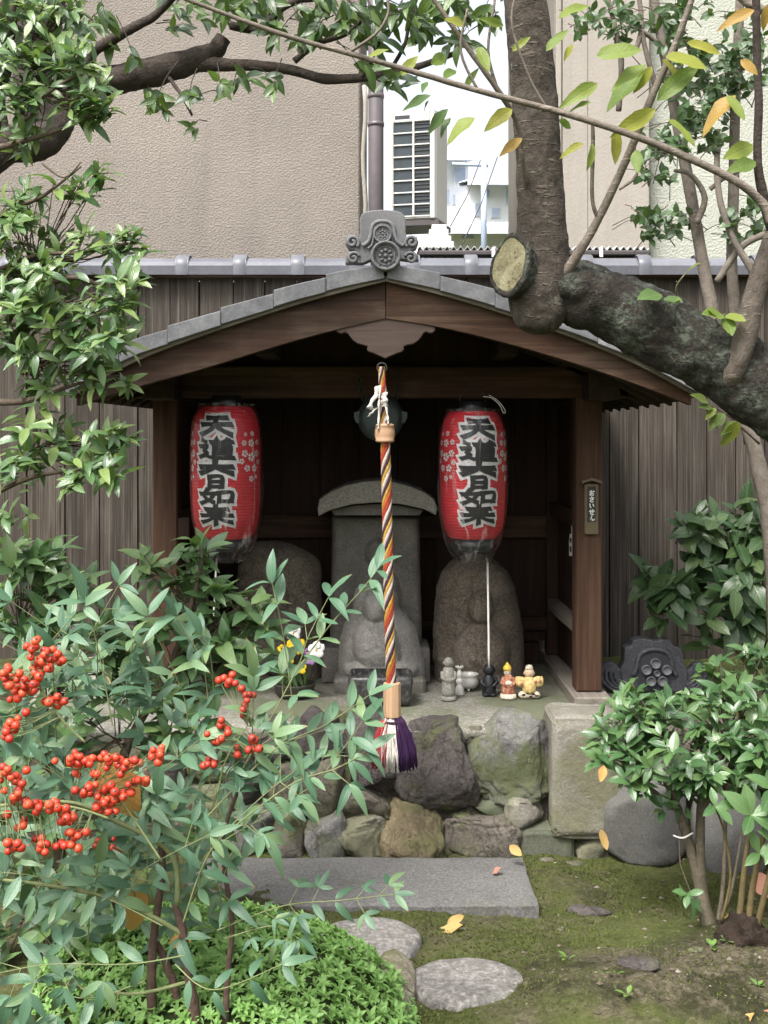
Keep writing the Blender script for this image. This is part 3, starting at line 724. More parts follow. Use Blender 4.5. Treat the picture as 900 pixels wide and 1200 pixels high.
# ---- brush lettering
GL = {
 'ten': [[(.2, .93), (.84, .93)], [(.03, .60), (.3, .62), (.97, .60)], [(.5, .93), (.47, .6), (.32, .32), (.04, .12)], [(.52, .6), (.66, .36), (.97, .10)]],
 'do': [[(.52, 1.02), (.57, .90)], [(.86, 1.02), (.79, .90)], [(.36, .86), (1.0, .86)], [(.68, .86), (.64, .74)], [(.47, .72), (.47, .24)], [(.47, .72), (.92, .72), (.92, .24)], [(.47, .56), (.9, .56)], [(.47, .40), (.9, .40)], [(.47, .26), (.92, .26)],
        [(.08, .98), (.22, .86)], [(.0, .64), (.26, .66), (.14, .42), (.26, .32), (.12, .16)], [(.0, .10), (.2, .18), (.42, .06), (1.04, .04)]],
 'dai': [[(.0, .56), (.4, .60), (1.0, .56)], [(.5, 1.02), (.48, .62), (.34, .34), (.02, .10)], [(.52, .6), (.68, .34), (1.0, .08)]],
 'nichi': [[(.22, .98), (.22, .02)], [(.22, .96), (.80, .96), (.80, .02)], [(.22, .52), (.78, .52)], [(.22, .08), (.80, .08)]],
 'nyo': [[(.26, 1.0), (.13, .52), (.46, .10)], [(.46, .74), (.34, .34), (.02, .04)], [(.0, .68), (.54, .72)], [(.62, .78), (.62, .16)], [(.62, .76), (.98, .78), (.96, .16)], [(.62, .20), (.98, .20)]],
 'rai': [[(.16, .84), (.86, .84)], [(.25, .66), (.76, .66)], [(.0, .48), (1.0, .48)], [(.5, 1.02), (.5, -.02)], [(.46, .46), (.3, .24), (.02, .10)], [(.54, .46), (.7, .24), (1.0, .10)]],
 # hiragana
 'o': [[(.1, .72), (.65, .72)], [(.38, 1), (.38, .1), (.18, .12), (.12, .32), (.5, .48), (.82, .38), (.8, .12), (.6, .04)], [(.78, .92), (.95, .74)]],
 'sa': [[(.1, .72), (.9, .8)], [(.45, 1), (.75, .42)], [(.7, .44), (.3, .4), (.2, .18), (.45, .02), (.75, .04)]],
 'i': [[(.15, .85), (.2, .3), (.38, .15)], [(.72, .8), (.88, .4)]],
 'se': [[(.02, .6), (.98, .66)], [(.7, .95), (.7, .4), (.55, .36)], [(.3, .9), (.3, .15), (.5, .04), (.85, .06)]],
 'n': [[(.55, 1), (.1, .05), (.4, .5), (.55, .4), (.6, .1), (.8, .05), (.98, .32)]],
}
def strokes_geo(strokes, x0, x1, z0, z1, w_, fn, lift, grow=0.0, step=0.0002, sub=4, brush=True):
    """strokes as flat ribbons; fn(u, v, lift) maps onto the surface; brush swells the ends"""
    g_ = Geo(); kz = 0
    for st in strokes:
        pts = [(x0+a*(x1-x0), z0+b*(z1-z0)) for a, b in st]
        pp = crom(pts, sub) if len(pts) > 2 and brush else np.array([np.array(pts[0])*(1-t)+np.array(pts[-1])*t for t in np.linspace(0, 1, 6)]) if len(pts) == 2 else np.array(sum([[np.array(pts[i])*(1-t)+np.array(pts[i+1])*t for t in np.linspace(0, 1, 4)] for i in range(len(pts)-1)], []))
        n = len(pp); V = []; kz += 1
        for i in range(n):
            t = pp[min(i+1, n-1)]-pp[max(i-1, 0)]; L = np.hypot(*t); t = t/L if L > 1e-9 else np.array([1, 0]); nrm = np.array([-t[1], t[0]])
            s_ = i/(n-1)
            ww = w_*(0.5+grow)
            if brush: ww = w_*(0.42+0.16*abs(2*s_-1)**2)*(0.92 if abs(t[0]) > 0.8 else 1.08)+grow*w_
            q = pp[i].copy()
            if i == 0: q = q-t*(0.35*w_+grow*w_)
            if i == n-1: q = q+t*(0.35*w_+grow*w_)
            for e in (-1, -0.34, 0.34, 1): 
                sl = 0.25*w_*e if (brush and i in (0, n-1)) else 0
                V.append(fn(q[0]+nrm[0]*ww*e-t[0]*sl, q[1]+nrm[1]*ww*e-t[1]*sl, lift+kz*step))
        Fc = [(i*4+j, i*4+j+1, i*4+5+j, i*4+4+j) for i in range(n-1) for j in range(3)]
        g_.add((V, Fc))
    return g_
M['ink'] = m_plain('black_ink', (0.012, 0.012, 0.014), 0.5, 0.3, 0.2)
M['white_print'] = m_plain('white_print', (0.75, 0.73, 0.72), 0.6, 0.3, 0.05)
g_ = Geo(); py = 574.5
for ch in ('o', 'sa', 'i', 'se', 'n'):
    fn = lambda u, v, l: Vector((X(u, pqY), pqY-0.0237-l, Z(-v, pqY)))
    s_ = strokes_geo(GL[ch], 689.2, 695.4, -(py+6.2), -py, 1.15, fn, 0.0004, brush=False); g_.v, g_.f = g_.add((s_.v, s_.f)).v, g_.f
    py += 7.3
wr = g_.build('lettering', M['white_print'], plq, False)
# white paper sticker with a brushed mark on the inner side of the right wall
def sidefn(u, v, l): return Vector((XR-0.012+(X(649, YB)-XR)*((u-YF)/(YB-YF))-l-0.024, u, v))
g_ = strokes_geo([[(.1, 1.), (.9, .86)], [(.5, 1.3), (.5, .2)], [(.1, .55), (.1, .05)], [(.05, .05), (.95, .0)], [(.92, .6), (.92, .0)], [(.45, .45), (.95, .5)]], YF+0.07, YF+0.2, Z(651, YF+.1), Z(627, YF+.1), 0.02, sidefn, 0.002)
g_.build('white_sticker', M['white_print'], sh, False)
# concrete floor of the platform
M['concrete'] = m_stone('mossy_concrete', [(0.13, 0.125, 0.10), (0.20, 0.19, 0.16), (0.28, 0.27, 0.235)], 4, 90, bump=0.35, moss=(0.10, 0.115, 0.06), mossamt=0.55)
V, Fc = [], []
nxx, nyy = 60, 30
for j in range(nyy+1):
    for i in range(nxx+1):
        x = -1.5+i*(2.47/nxx); y = 4.66+0.03*noise.noise(Vector((x*5, 0, 3)))+j*(6.1-4.66)/nyy
        V.append((x, y, FLOOR+0.006*noise.noise(Vector((x*4, y*4, 0)))-(0.03 if j == 0 else 0.005 if j == 1 else 0)))
for j in range(nyy):
    for i in range(nxx): a = j*(nxx+1)+i; Fc.append((a, a+1, a+nxx+2, a+nxx+1))
n0 = len(V)
for i in range(nxx+1): V.append((V[i][0], V[i][1]+0.10, FLOOR-0.14))
for i in range(nxx): Fc.append((n0+i, n0+i+1, i+1, i))
# ================================================================ stone base under the shrine
sb = empty('stone_wall', (0, 4.7, 0), 'low rough stone wall carrying the shrine floor', 'stone wall')
obj('concrete_floor', V, Fc, M['concrete'], sb, True)
MG = (0.085, 0.10, 0.035)
ST = {
 'dark': m_stone('dark_rock', [(0.033, 0.028, 0.027), (0.063, 0.053, 0.049), (0.096, 0.085, 0.078)], 5, 80, sm=0.3, crack=0.4, moss=MG, mossamt=0.2, bump=0.9),
 'grey': m_stone('grey_rock', [(0.074, 0.073, 0.068), (0.126, 0.122, 0.115), (0.222, 0.211, 0.192)], 4, 80, sm=0.3, crack=0.4, moss=MG, mossamt=0.6, bump=0.9),
 'tan': m_stone('tan_rock', [(0.096, 0.074, 0.044), (0.163, 0.130, 0.078), (0.237, 0.196, 0.126)], 5, 80, sm=0.3, crack=0.4, moss=MG, mossamt=0.4, bump=0.9),
 'brown': m_stone('brown_rock', [(0.063, 0.055, 0.043), (0.111, 0.096, 0.078), (0.170, 0.152, 0.126)], 5, 90, sm=0.3, crack=0.4, moss=MG, mossamt=0.5, bump=0.9),
 'green': m_stone('mossy_block', [(0.063, 0.067, 0.048), (0.092, 0.096, 0.070), (0.126, 0.126, 0.096)], 4, 100, sm=0.3, crack=0.12, moss=(0.08, 0.10, 0.05), mossamt=0.5, bump=0.3),
 'pale': m_stone('pale_tuff', [(0.126, 0.115, 0.092), (0.192, 0.178, 0.148), (0.266, 0.252, 0.215)], 5, 140, sm=0.3, crack=0.12, moss=(0.14, 0.14, 0.08), mossamt=0.55, bump=0.8),
}
rockL = [  # px, py, width, height in rows and columns, depth, kind, squareness, cuts
 (512, 898, 92, 100, 4.66, 'dark', .85, 8), (599, 884, 92, 96, 4.64, 'grey', .7, 12), (438, 882, 66, 88, 4.68, 'dark', .8, 8), (369, 860, 62, 54, 4.68, 'dark', .8, 8),
 (325, 866, 32, 46, 4.7, 'dark', .8, 6), (378, 914, 50, 74, 4.66, 'brown', .75, 8), (427, 938, 58, 40, 4.66, 'brown', .7, 8), (482, 974, 68, 64, 4.58, 'tan', .72, 9),
 (564, 980, 84, 54, 4.6, 'brown', .6, 10), (382, 978, 46, 60, 4.6, 'grey', .65, 8), (424, 982, 56, 54, 4.59, 'pale', .65, 9), (577, 941, 40, 30, 4.66, 'green', .6, 8),
 (614, 947, 44, 36, 4.63, 'pale', .45, 6), (634, 984, 62, 46, 4.64, 'green', .3, 2), (631, 921, 22, 24, 4.66, 'grey', .7, 9), (638, 859, 20, 26, 4.7, 'dark', .7, 8),
 (682, 902, 74, 126, 4.62, 'pale', .22, 5), (688, 986, 38, 34, 4.64, 'pale', .6, 8), (521, 966, 30, 24, 4.66, 'dark', .7, 7), (447, 957, 26, 18, 4.64, 'brown', .7, 7),
 (340, 975, 46, 58, 4.6, 'brown', .65, 8), (298, 972, 44, 60, 4.62, 'grey', .65, 8), (335, 922, 44, 60, 4.66, 'brown', .7, 8), (290, 905, 50, 70, 4.68, 'dark', .75, 8), (250, 880, 50, 60, 4.7, 'brown', .7, 8),
 (250, 960, 54, 80, 4.64, 'grey', .7, 8), (205, 900, 50, 90, 4.7, 'dark', .7, 8), (200, 975, 52, 60, 4.64, 'brown', .7, 8), (150, 930, 56, 120, 4.68, 'brown', .7, 8), (545, 930, 26, 30, 4.7, 'brown', .7, 7), (660, 985, 16, 30, 4.68, 'brown', .7, 7),
 (470, 905, 26, 60, 4.74, 'brown', .7, 7), (556, 905, 24, 60, 4.74, 'brown', .7, 7), (405, 905, 22, 60, 4.74, 'brown', .7, 7), (596, 990, 20, 24, 4.63, 'dark', .7, 7),
 (470, 945, 20, 20, 4.66, 'brown', .7, 7), (540, 958, 24, 18, 4.65, 'brown', .7, 7), (452, 985, 16, 30, 4.63, 'dark', .7, 7), (520, 990, 24, 22, 4.62, 'brown', .7, 7), (400, 950, 24, 26, 4.66, 'dark', .7, 7), (556, 862, 22, 30, 4.72, 'brown', .7, 7), (470, 868, 22, 30, 4.72, 'brown', .7, 7), (642, 905, 14, 30, 4.70, 'brown', .7, 7), (660, 965, 22, 16, 4.68, 'dark', .7, 7), (402, 850, 26, 30, 4.72, 'brown', .7, 7),
]
for i, (px, py, w_, h_, Y, kd, sq, cu) in enumerate(rockL):
    k = Y/F; c = P(px, py, Y+0.03)
    rock('stone', c, (w_*k/2*1.13, 0.125 if h_ > 30 else 0.08, h_*k/2*1.13), ST[kd], sb, seed=i+3, sq=sq*0.78, amp=0.13 if sq > 0.4 else 0.055, cuts=cu if sq > 0.4 else 2, sub=5 if w_ > 50 else 4)
M['mortar'] = m_stone('earth_mortar', [(0.025, 0.021, 0.015), (0.055, 0.047, 0.034), (0.10, 0.088, 0.064)], 9, 70, bump=0.9, moss=(0.06, 0.075, 0.025), mossamt=0.35)
V, Fc = [], []
for j in range(25):
    for i in range(121):
        x = -1.5+i*2.42/120; z = -0.08+j*(FLOOR+0.02)/24; q = Vector((x*9, z*9, 1))
        V.append((x, 4.72-0.1*(1-z/FLOOR)+0.035*noise.noise(q)+0.02*noise.noise(q*2.3), z))
for j in range(24):
    for i in range(120): a = j*121+i; Fc.append((a, a+1, a+122, a+121))
obj('earth_filling', V, Fc, M['mortar'], sb, True)
# ================================================================ lanterns
def m_paper():
    s = NT('red_lantern_paper'); v = s.coord((1, 1, 1), False); n1 = s.noise(v, 9, 5, 0.6)
    c = s.ramp(n1, [(0.3, (0.54, 0.018, 0.030)), (0.7, (0.66, 0.030, 0.042))])
    return s.done(s.pbsdf(c, 0.55, None, 0.3))
M['paper'] = m_paper()
M['black_ring'] = m_plain('black_lacquer', (0.012, 0.012, 0.014), 0.35, 0.5, 0.2)
def m_bag():
    s = NT('clear_plastic_bag'); v = s.coord((14, 14, 2.2), True)
    h = s.noise(v, 1.2, 5, 0.6, 0.8); bp = s.bump(h, 0.8, 0.01)
    gl = s.n('ShaderNodeBsdfGlossy'); gl.inputs['Roughness'].default_value = 0.12; s.l(bp, gl.inputs['Normal']); gl.inputs['Color'].default_value = (1, 1, 1, 1)
    df = s.n('ShaderNodeBsdfDiffuse'); df.inputs['Color'].default_value = (0.8, 0.8, 0.8, 1); s.l(bp, df.inputs['Normal'])
    tr = s.n('ShaderNodeBsdfTransparent'); tr.inputs['Color'].default_value = (0.97, 0.97, 0.97, 1)
    fr = s.n('ShaderNodeFresnel'); fr.inputs['IOR'].default_value = 1.28; s.l(bp, fr.inputs['Normal'])
    m1 = s.n('ShaderNodeMixShader'); s.l(s.math('ADD', s.math('MULTIPLY', s.ramp(s.noise(s.coord((16, 16, 1.6), True), 1.5, 4, 0.6, 1.0), [(0.56, (0, 0, 0)), (0.66, (1, 1, 1))]), 0.16), 0.015), m1.inputs[0]); s.l(tr.outputs[0], m1.inputs[1]); s.l(df.outputs[0], m1.inputs[2])
    m2 = s.n('ShaderNodeMixShader'); s.l(fr.outputs[0], m2.inputs[0]); s.l(m1.outputs[0], m2.inputs[1]); s.l(gl.outputs[0], m2.inputs[2])
    return s.done(m2.outputs[0])
M['bag'] = m_bag()
M['cord'] = m_plain('white_cord', (0.62, 0.60, 0.56), 0.8, 0.2, 0.1)
M['wire'] = m_plain('dark_wire', (0.03, 0.028, 0.026), 0.5, 0.4, 0.2)
def lantern(pxc, pw, py0, py1, text_px, tpy0, tpy1, cord, label, rot, seed):
    Y = 4.86; k = Y/F; R0 = pw/2*k
    c = P(pxc, (py0+py1)/2, Y); hz = (py1-py0)/2*k
    L = empty('paper_lantern', c-Vector((0, 0, hz)), label, 'lantern', 'red paper lanterns hanging under the shrine beam')
    def rad(z):                                   # radius at height z from the middle
        t = min(abs(z)/hz, 1.0); return R0*(0.62+0.38*(1-t**4.5)**0.55)*(1-0.035*(-z/hz if z < 0 else 0))
    nrib = 44; prof_ = []
    for i in range(nrib*4+1):
        z = -hz+2*hz*i/(nrib*4); prof_.append((rad(z)+0.0032*abs(math.sin(PI*i/4)), z))
    V, Fc = lathe_geo(prof_, 56, c); obj('shade', V, Fc, M['paper'], L, True)
    lathe('bottom_ring', [(R0*0.60, -hz-14*k), (R0*0.64, -hz-12*k), (R0*0.645, -hz+1*k), (R0*0.5, -hz+1*k)], M['black_ring'], L, 40, c)
    lathe('top_ring', [(R0*0.42, hz-1*k), (R0*0.44, hz), (R0*0.43, hz+12*k), (R0*0.38, hz+12*k), (R0*0.38, hz+2*k)], M['black_ring'], L, 32, c)
    h_ = Geo(); pts = [c+Vector((R0*0.42*math.cos(a), 0, hz+9*k+18*k*math.sin(a))) for a in np.linspace(PI, 0, 9)]
    h_.tube(crom([tuple(p) for p in pts], 3), 0.0018, 6).build('handle', M['wire'], L)
    # print: white outline first, black brush strokes on it
    def fn(u, v, l):
        z = v-c.z; th = u/R0; r = rad(z)+0.0030+l
        return Vector((c.x+r*math.sin(th), c.y-r*math.cos(th), v))
    u0 = (text_px-pxc)*k
    chars = [('ten', 0.225), ('do', 0.215), ('dai', 0.15), ('nichi', 0.125), ('nyo', 0.165), ('rai', 0.20)]
    zt_ = Z(tpy0, Y); tot = (tpy1-tpy0)*k; sm = sum(h for _, h in chars); W2 = 19.0*k
    z = zt_; og, ig = Geo(), Geo()
    for nm, h in chars:
        hh = tot*h/sm; wx = W2*(0.62 if nm == 'nichi' else 1.0); wd = 6.2*k*(0.82 if nm in ('do', 'rai') else 1.0)*(0.85 if nm in ('nichi', 'nyo') else 1)
        for gg, lift, grow in ((og, 0.0006, 3.4*k/wd), (ig, 0.004, 0.0)):
            s_ = strokes_geo(GL[nm], u0-wx, u0+wx, z-hh*0.94, z-hh*0.06, wd, fn, lift, grow, 0.00012); gg.add((s_.v, s_.f))
        z -= hh
    og.build('lettering_outline', M['white_print'], L, False); ig.build('lettering', M['ink'], L, False)
    # cherry blossom emblems on both flanks
    for side in (-1, 1):
        th0 = u0/R0+side*math.radians(62); g_ = Geo()
        zc_ = Z(535, Y)
        for (a, b, r) in ((0, 0, 5.5), (9, 4, 4.5), (-9, 4, 4.5), (5, -13, 4.6), (-6, -13, 4.4), (0, 16, 4.8), (10, 17, 3.5), (-10, 16, 3.5), (12, -6, 3.4), (-13, -5, 3.6), (0, -25, 3.8), (2, 27, 3.2), (-8, 26, 2.4), (8, -23, 2.6)):
            for p in range(5):
                an = p*2*PI/5+0.3*a; pts = []
                for q, rr in ((0, 0.12), (-0.5, 0.62), (-0.42, 0.98), (0, 0.84), (0.42, 0.98), (0.5, 0.62)):
                    pts.append(((a+r*rr*math.cos(an+q*0.95))*k, (b+r*rr*math.sin(an+q*0.95))*k))
                o_ = [fn(th0*R0+x_, zc_+z_, 0.002) for x_, z_ in pts]; g_.add((o_, [tuple(range(6))]))
        g_.build('blossom_emblem', M['white_print'], L, False)
    # clear rain bag drawn over the lantern
    V, Fc = [], []; rr = random.Random(seed); nA, nZ = 72, 40
    zb = -hz-27*k
    for j in range(nZ+1):
        t = j/nZ; z = zb+(hz+3*k-zb)*t
        if z < -hz*0.86:
            q = (z-zb)/(-hz*0.86-zb); r = R0*0.50+(rad(-hz*0.86)+0.010-R0*0.50)*math.sin(q*PI/2)**0.9
        else: r = rad(max(min(z, hz*0.97), -hz*0.97))+0.010
        wr = 0.002+0.012*max(0, (-hz*0.7-z)/(-hz*0.7-zb) if z < -hz*0.7 else 0)+0.003*max(0, (z-hz*0.75)/(hz*0.25))
        for i in range(nA):
            a = 2*PI*i/nA; q = Vector((math.cos(a)*5.5+seed, math.sin(a)*5.5, z*4)); rw = r+wr*(noise.noise(q)+0.7*noise.noise(q*2.3))+0.001
            V.append(c+Vector((rw*math.cos(a), rw*math.sin(a), z)))
    for j in range(nZ):
        for i in range(nA): i2 = (i+1) % nA; Fc.append((j*nA+i, j*nA+i2, (j+1)*nA+i2, (j+1)*nA+i))
    obj('rain_bag', V, Fc, M['bag'], L, True)
    cd = [P(a, b, Y-0.0) for a, b in cord]; Geo().tube(crom([tuple(p) for p in cd], 4), 0.0042, 6).build('pull_cord', M['cord'], L)
    if seed == 2: Geo().tube(crom([tuple(P(a, b, Y-0.07)) for a, b in ((566, 465), (575, 466), (585, 474), (590, 484), (592, 481), (584, 470), (573, 463))], 4), 0.0016, 5).build('tie_wire', M['cord'], L)
lantern(265.5, 79, 476, 631, 258, 487, 613, [(254, 654), (252, 690), (250, 735)], 'red paper lantern with black brush characters hanging by the leafy bush', 0, 1)
lantern(554, 76, 482, 631, 558, 491, 612, [(571, 654), (572, 700), (573, 782)], 'red paper lantern with black brush characters hanging above the round-topped stone', 0, 2)

# ================================================================ gong and chains
M['bronze'] = m_plain('green_bronze', (0.05, 0.068, 0.066), 0.5, 0.5, 0.3, 25, 0.2, 0.3)
gY = 4.98; kg = gY/F; gc = P(446, 490, gY)
gr = empty('gong', gc, 'dark green bronze temple gong hanging on chains behind the rope', 'gong')
V, Fc = lathe_geo([(0.03, -0.045), (0.065, -0.042), (0.084, -0.03), (0.09, -0.008), (0.094, -0.004), (0.094, 0.004), (0.09, 0.008), (0.084, 0.03), (0.065, 0.042), (0.03, 0.045)], 32)
obj('body', [gc+Vector((a.x, a.z, a.y)) for a in V], Fc, M['bronze'], gr, True)
for s_ in (-1, 1):
    e = prism('ear', [(gc.x+s_*a, gc.z+b) for a, b in ((0.078, -0.025), (0.098, -0.02), (0.108, 0.0), (0.108, 0.024), (0.085, 0.03), (0.075, 0.02))], gY-0.02, gY+0.02, M['bronze'], gr, 0.003)
def torus_geo(c, R, r, ax1, ax2, n=14, m=6, el=1.4):
    V, Fc = [], []; ax3 = ax1.cross(ax2)
    for i in range(n):
        a = 2*PI*i/n; cc = c+ax1*(R*math.cos(a))+ax2*(R*el*math.sin(a)); d = (ax1*math.cos(a)+ax2*math.sin(a)).normalized()
        for j in range(m): b = 2*PI*j/m; V.append(cc+d*(r*math.cos(b))+ax3*(r*math.sin(b)))
    for i in range(n):
        for j in range(m): Fc.append((i*m+j, ((i+1) % n)*m+j, ((i+1) % n)*m+(j+1) % m, i*m+(j+1) % m))
    return V, Fc
for a, b in (((418, 436), (430, 480)), ((469, 434), (461, 480))):
    p0, p1 = P(*a, gY), P(*b, gY); n = 8; d = (p1-p0).normalized(); sx = Vector((0, 1, 0)).cross(d).normalized(); g_ = None
    ch = empty('chain', p1, None); ch.parent = gr; ch.matrix_basis = wm(gr).inverted() @ Matrix.Translation(p1)
    for i in range(n):
        cc = p0+(p1-p0)*((i+0.5)/n); V, Fc = torus_geo(cc, 0.0085, 0.0028, sx if i % 2 else Vector((0, 1, 0)), d); obj('link', V, Fc, M['wire'], ch, True)

# ================================================================ bell rope
RY = BY-0.03
rp = empty('bell_rope', P(458, 830, RY), 'thick twisted rope of orange, white, gold and purple strands with tassel', 'rope')
rp_pts = crom([tuple(P(a, b, RY+dy)) for a, b, dy in ((447, 430, 0.02), (449, 470, 0.0), (451.5, 520, -0.01), (454, 620, -0.015), (456, 720, -0.02), (458.5, 805, -0.02))], 26)
M['r_or'] = m_plain('orange_strand', (0.40, 0.095, 0.035), 0.9, 0.1, 0.4, 160, 1.0); M['r_wh'] = m_plain('white_strand', (0.50, 0.43, 0.37), 0.9, 0.1, 0.2, 160, 1.0)
M['r_go'] = m_plain('gold_strand', (0.42, 0.25, 0.055), 0.9, 0.1, 0.4, 160, 1.0); M['r_pu'] = m_plain('dark_purple_strand', (0.045, 0.022, 0.035), 0.85, 0.2, 0.3, 90, 0.5)
M['r_re'] = m_plain('red_strand', (0.30, 0.045, 0.03), 0.9, 0.1, 0.4, 160, 1.0)
arc = np.concatenate([[0], np.cumsum(np.linalg.norm(np.diff(rp_pts, axis=0), axis=1))])
ns = 8
for j, mk in enumerate(('r_go', 'r_or', 'r_re', 'r_wh', 'r_pu', 'r_go', 'r_wh', 'r_pu')):
    path = []
    fine = np.linspace(0, arc[-1], 420)
    for s_ in fine:
        q = np.array([np.interp(s_, arc, rp_pts[:, i]) for i in range(3)]); a = -2*PI*s_/0.20+2*PI*j/ns; kk = min(1, 0.62+0.38*s_/0.22)
        path.append((q[0]+0.0117*kk*math.cos(a), q[1]+0.0117*kk*math.sin(a), q[2]))
    Geo().tube(path, [0.0066*min(1, 0.62+0.38*s_/0.22) for s_ in fine], 8).build('strand', M[mk], rp)
ring_c = P(447.5, 431, RY+0.02)
V, Fc = torus_geo(ring_c, 0.017, 0.003, Vector((1, 0, 0)), Vector((0, 0, 1)), 20, 8, 1.0); obj('ring', V, Fc, M['wire'], rp, True)
M['bead'] = m_wood('turned_wood', (0.26, 0.15, 0.085), (0.36, 0.22, 0.13), (0.45, 0.29, 0.18), 'X', bump=0.2); M['sleeve'] = m_wood('sleeve_wood', (0.30, 0.18, 0.10), (0.42, 0.27, 0.16), (0.5, 0.34, 0.22), 'Z', bump=0.2)
kb = RY/F; bc = P(451, 507.5, RY-0.01)
lathe('wooden_bead', [(7*kb, -11*kb), (10.5*kb, -10.5*kb), (11*kb, -8*kb), (10.6*kb, -7.6*kb), (11.8*kb, -3*kb), (11.8*kb, 3*kb), (10.6*kb, 7.6*kb), (11*kb, 8*kb), (10.5*kb, 10.5*kb), (7*kb, 11*kb)], M['bead'], rp, 28, bc)
# white cloth tie above the bead
M['cloth'] = m_plain('white_cloth', (0.60, 0.58, 0.53), 0.9, 0.1, 0.1)
g_ = Geo()
def ribbon(pts, w_, g_=g_, th=0.004):
    pp = crom([tuple(P(a, b, y)) for a, b, y in pts], 5); V = []
    for i, q in enumerate(pp):
        q = Vector(q); n_ = Vector((w_*(1+0.3*math.sin(i*1.3)), 0.004*math.sin(i*2.1), 0.25*w_)); V += [q-n_, q+n_, q+n_+Vector((0, th, 0)), q-n_+Vector((0, th, 0))]
    n = len(pp); Fc = [(i*4+a, i*4+b, i*4+4+b, i*4+4+a) for i in range(n-1) for a, b in ((0, 1), (1, 2), (2, 3), (3, 0))]+[(0, 3, 2, 1), ((n-1)*4, (n-1)*4+1, (n-1)*4+2, (n-1)*4+3)]
    g_.add((V, Fc))
y = RY-0.035
ribbon([(443, 452, y), (440, 464, y-0.006), (433, 476, y-0.01), (437, 480, y)], 0.009); ribbon([(450, 460, y), (450, 468, y-0.008), (451, 476, y-0.004)], 0.011)
ribbon([(446, 452, y-0.004), (444, 470, y-0.012), (444, 488, y-0.008), (443, 503, y-0.012)], 0.0035); ribbon([(452, 474, y), (454, 488, y-0.008), (455, 497, y-0.01)], 0.0035)
ribbon([(441, 478, y), (436, 483, y-0.01), (432, 488, y-0.006)], 0.006)
g_.build('white_tie', M['cloth'], rp)
sc_ = P(459.5, 820, RY-0.02); sw = 10*kb
V, Fc = lathe_geo([(sw*0.96, -20*kb), (sw*1.02, -19*kb), (sw*1.02, 19*kb), (sw*0.96, 20*kb)], 8, sc_); obj('wooden_sleeve', V, Fc, M['sleeve'], rp)
def tassel():
    rng = random.Random(4); top = P(460, 840, RY-0.02); zb = Z(902, RY-0.02)
    groups = {'red': Geo(), 'white': Geo(), 'purple': Geo()}
    for i in range(760):
        a = rng.uniform(0, 2*PI); rr = math.sqrt(rng.random()); d = Vector((math.cos(a)*rr, math.sin(a)*rr*0.75, 0))
        kx = d.x+rng.gauss(0, 0.16)
        g_ = groups['red' if kx < -0.5 else 'white' if kx < 0.06 else 'purple']
        e = zb+rng.uniform(-0.008, 0.02)+0.012*rr*rr
        path = []
        for t in (0, 0.12, 0.4, 0.7, 1):
            sp_ = 0.030+0.052*(1-(1-t)**2.2); path.append(top+Vector((d.x*sp_+0.008*t, d.y*sp_, (e-top.z)*t))+Vector((rng.uniform(-1, 1), rng.uniform(-1, 1), 0))*0.0035)
        g_.tube(path, 0.0017, 4)
    for nm, col in (('red', (0.34, 0.04, 0.045)), ('white', (0.66, 0.62, 0.56)), ('purple', (0.035, 0.012, 0.05))):
        groups[nm].build(nm+'_threads', m_plain(nm+'_thread', col, 0.75, 0.25, 0.25, 60), rp, kind='stuff')
    Geo().tube([top+Vector((0, 0, -0.012)), top+Vector((0, 0, -0.02))], 0.0345, 20).build('binding', M['r_pu'], rp)
tassel()

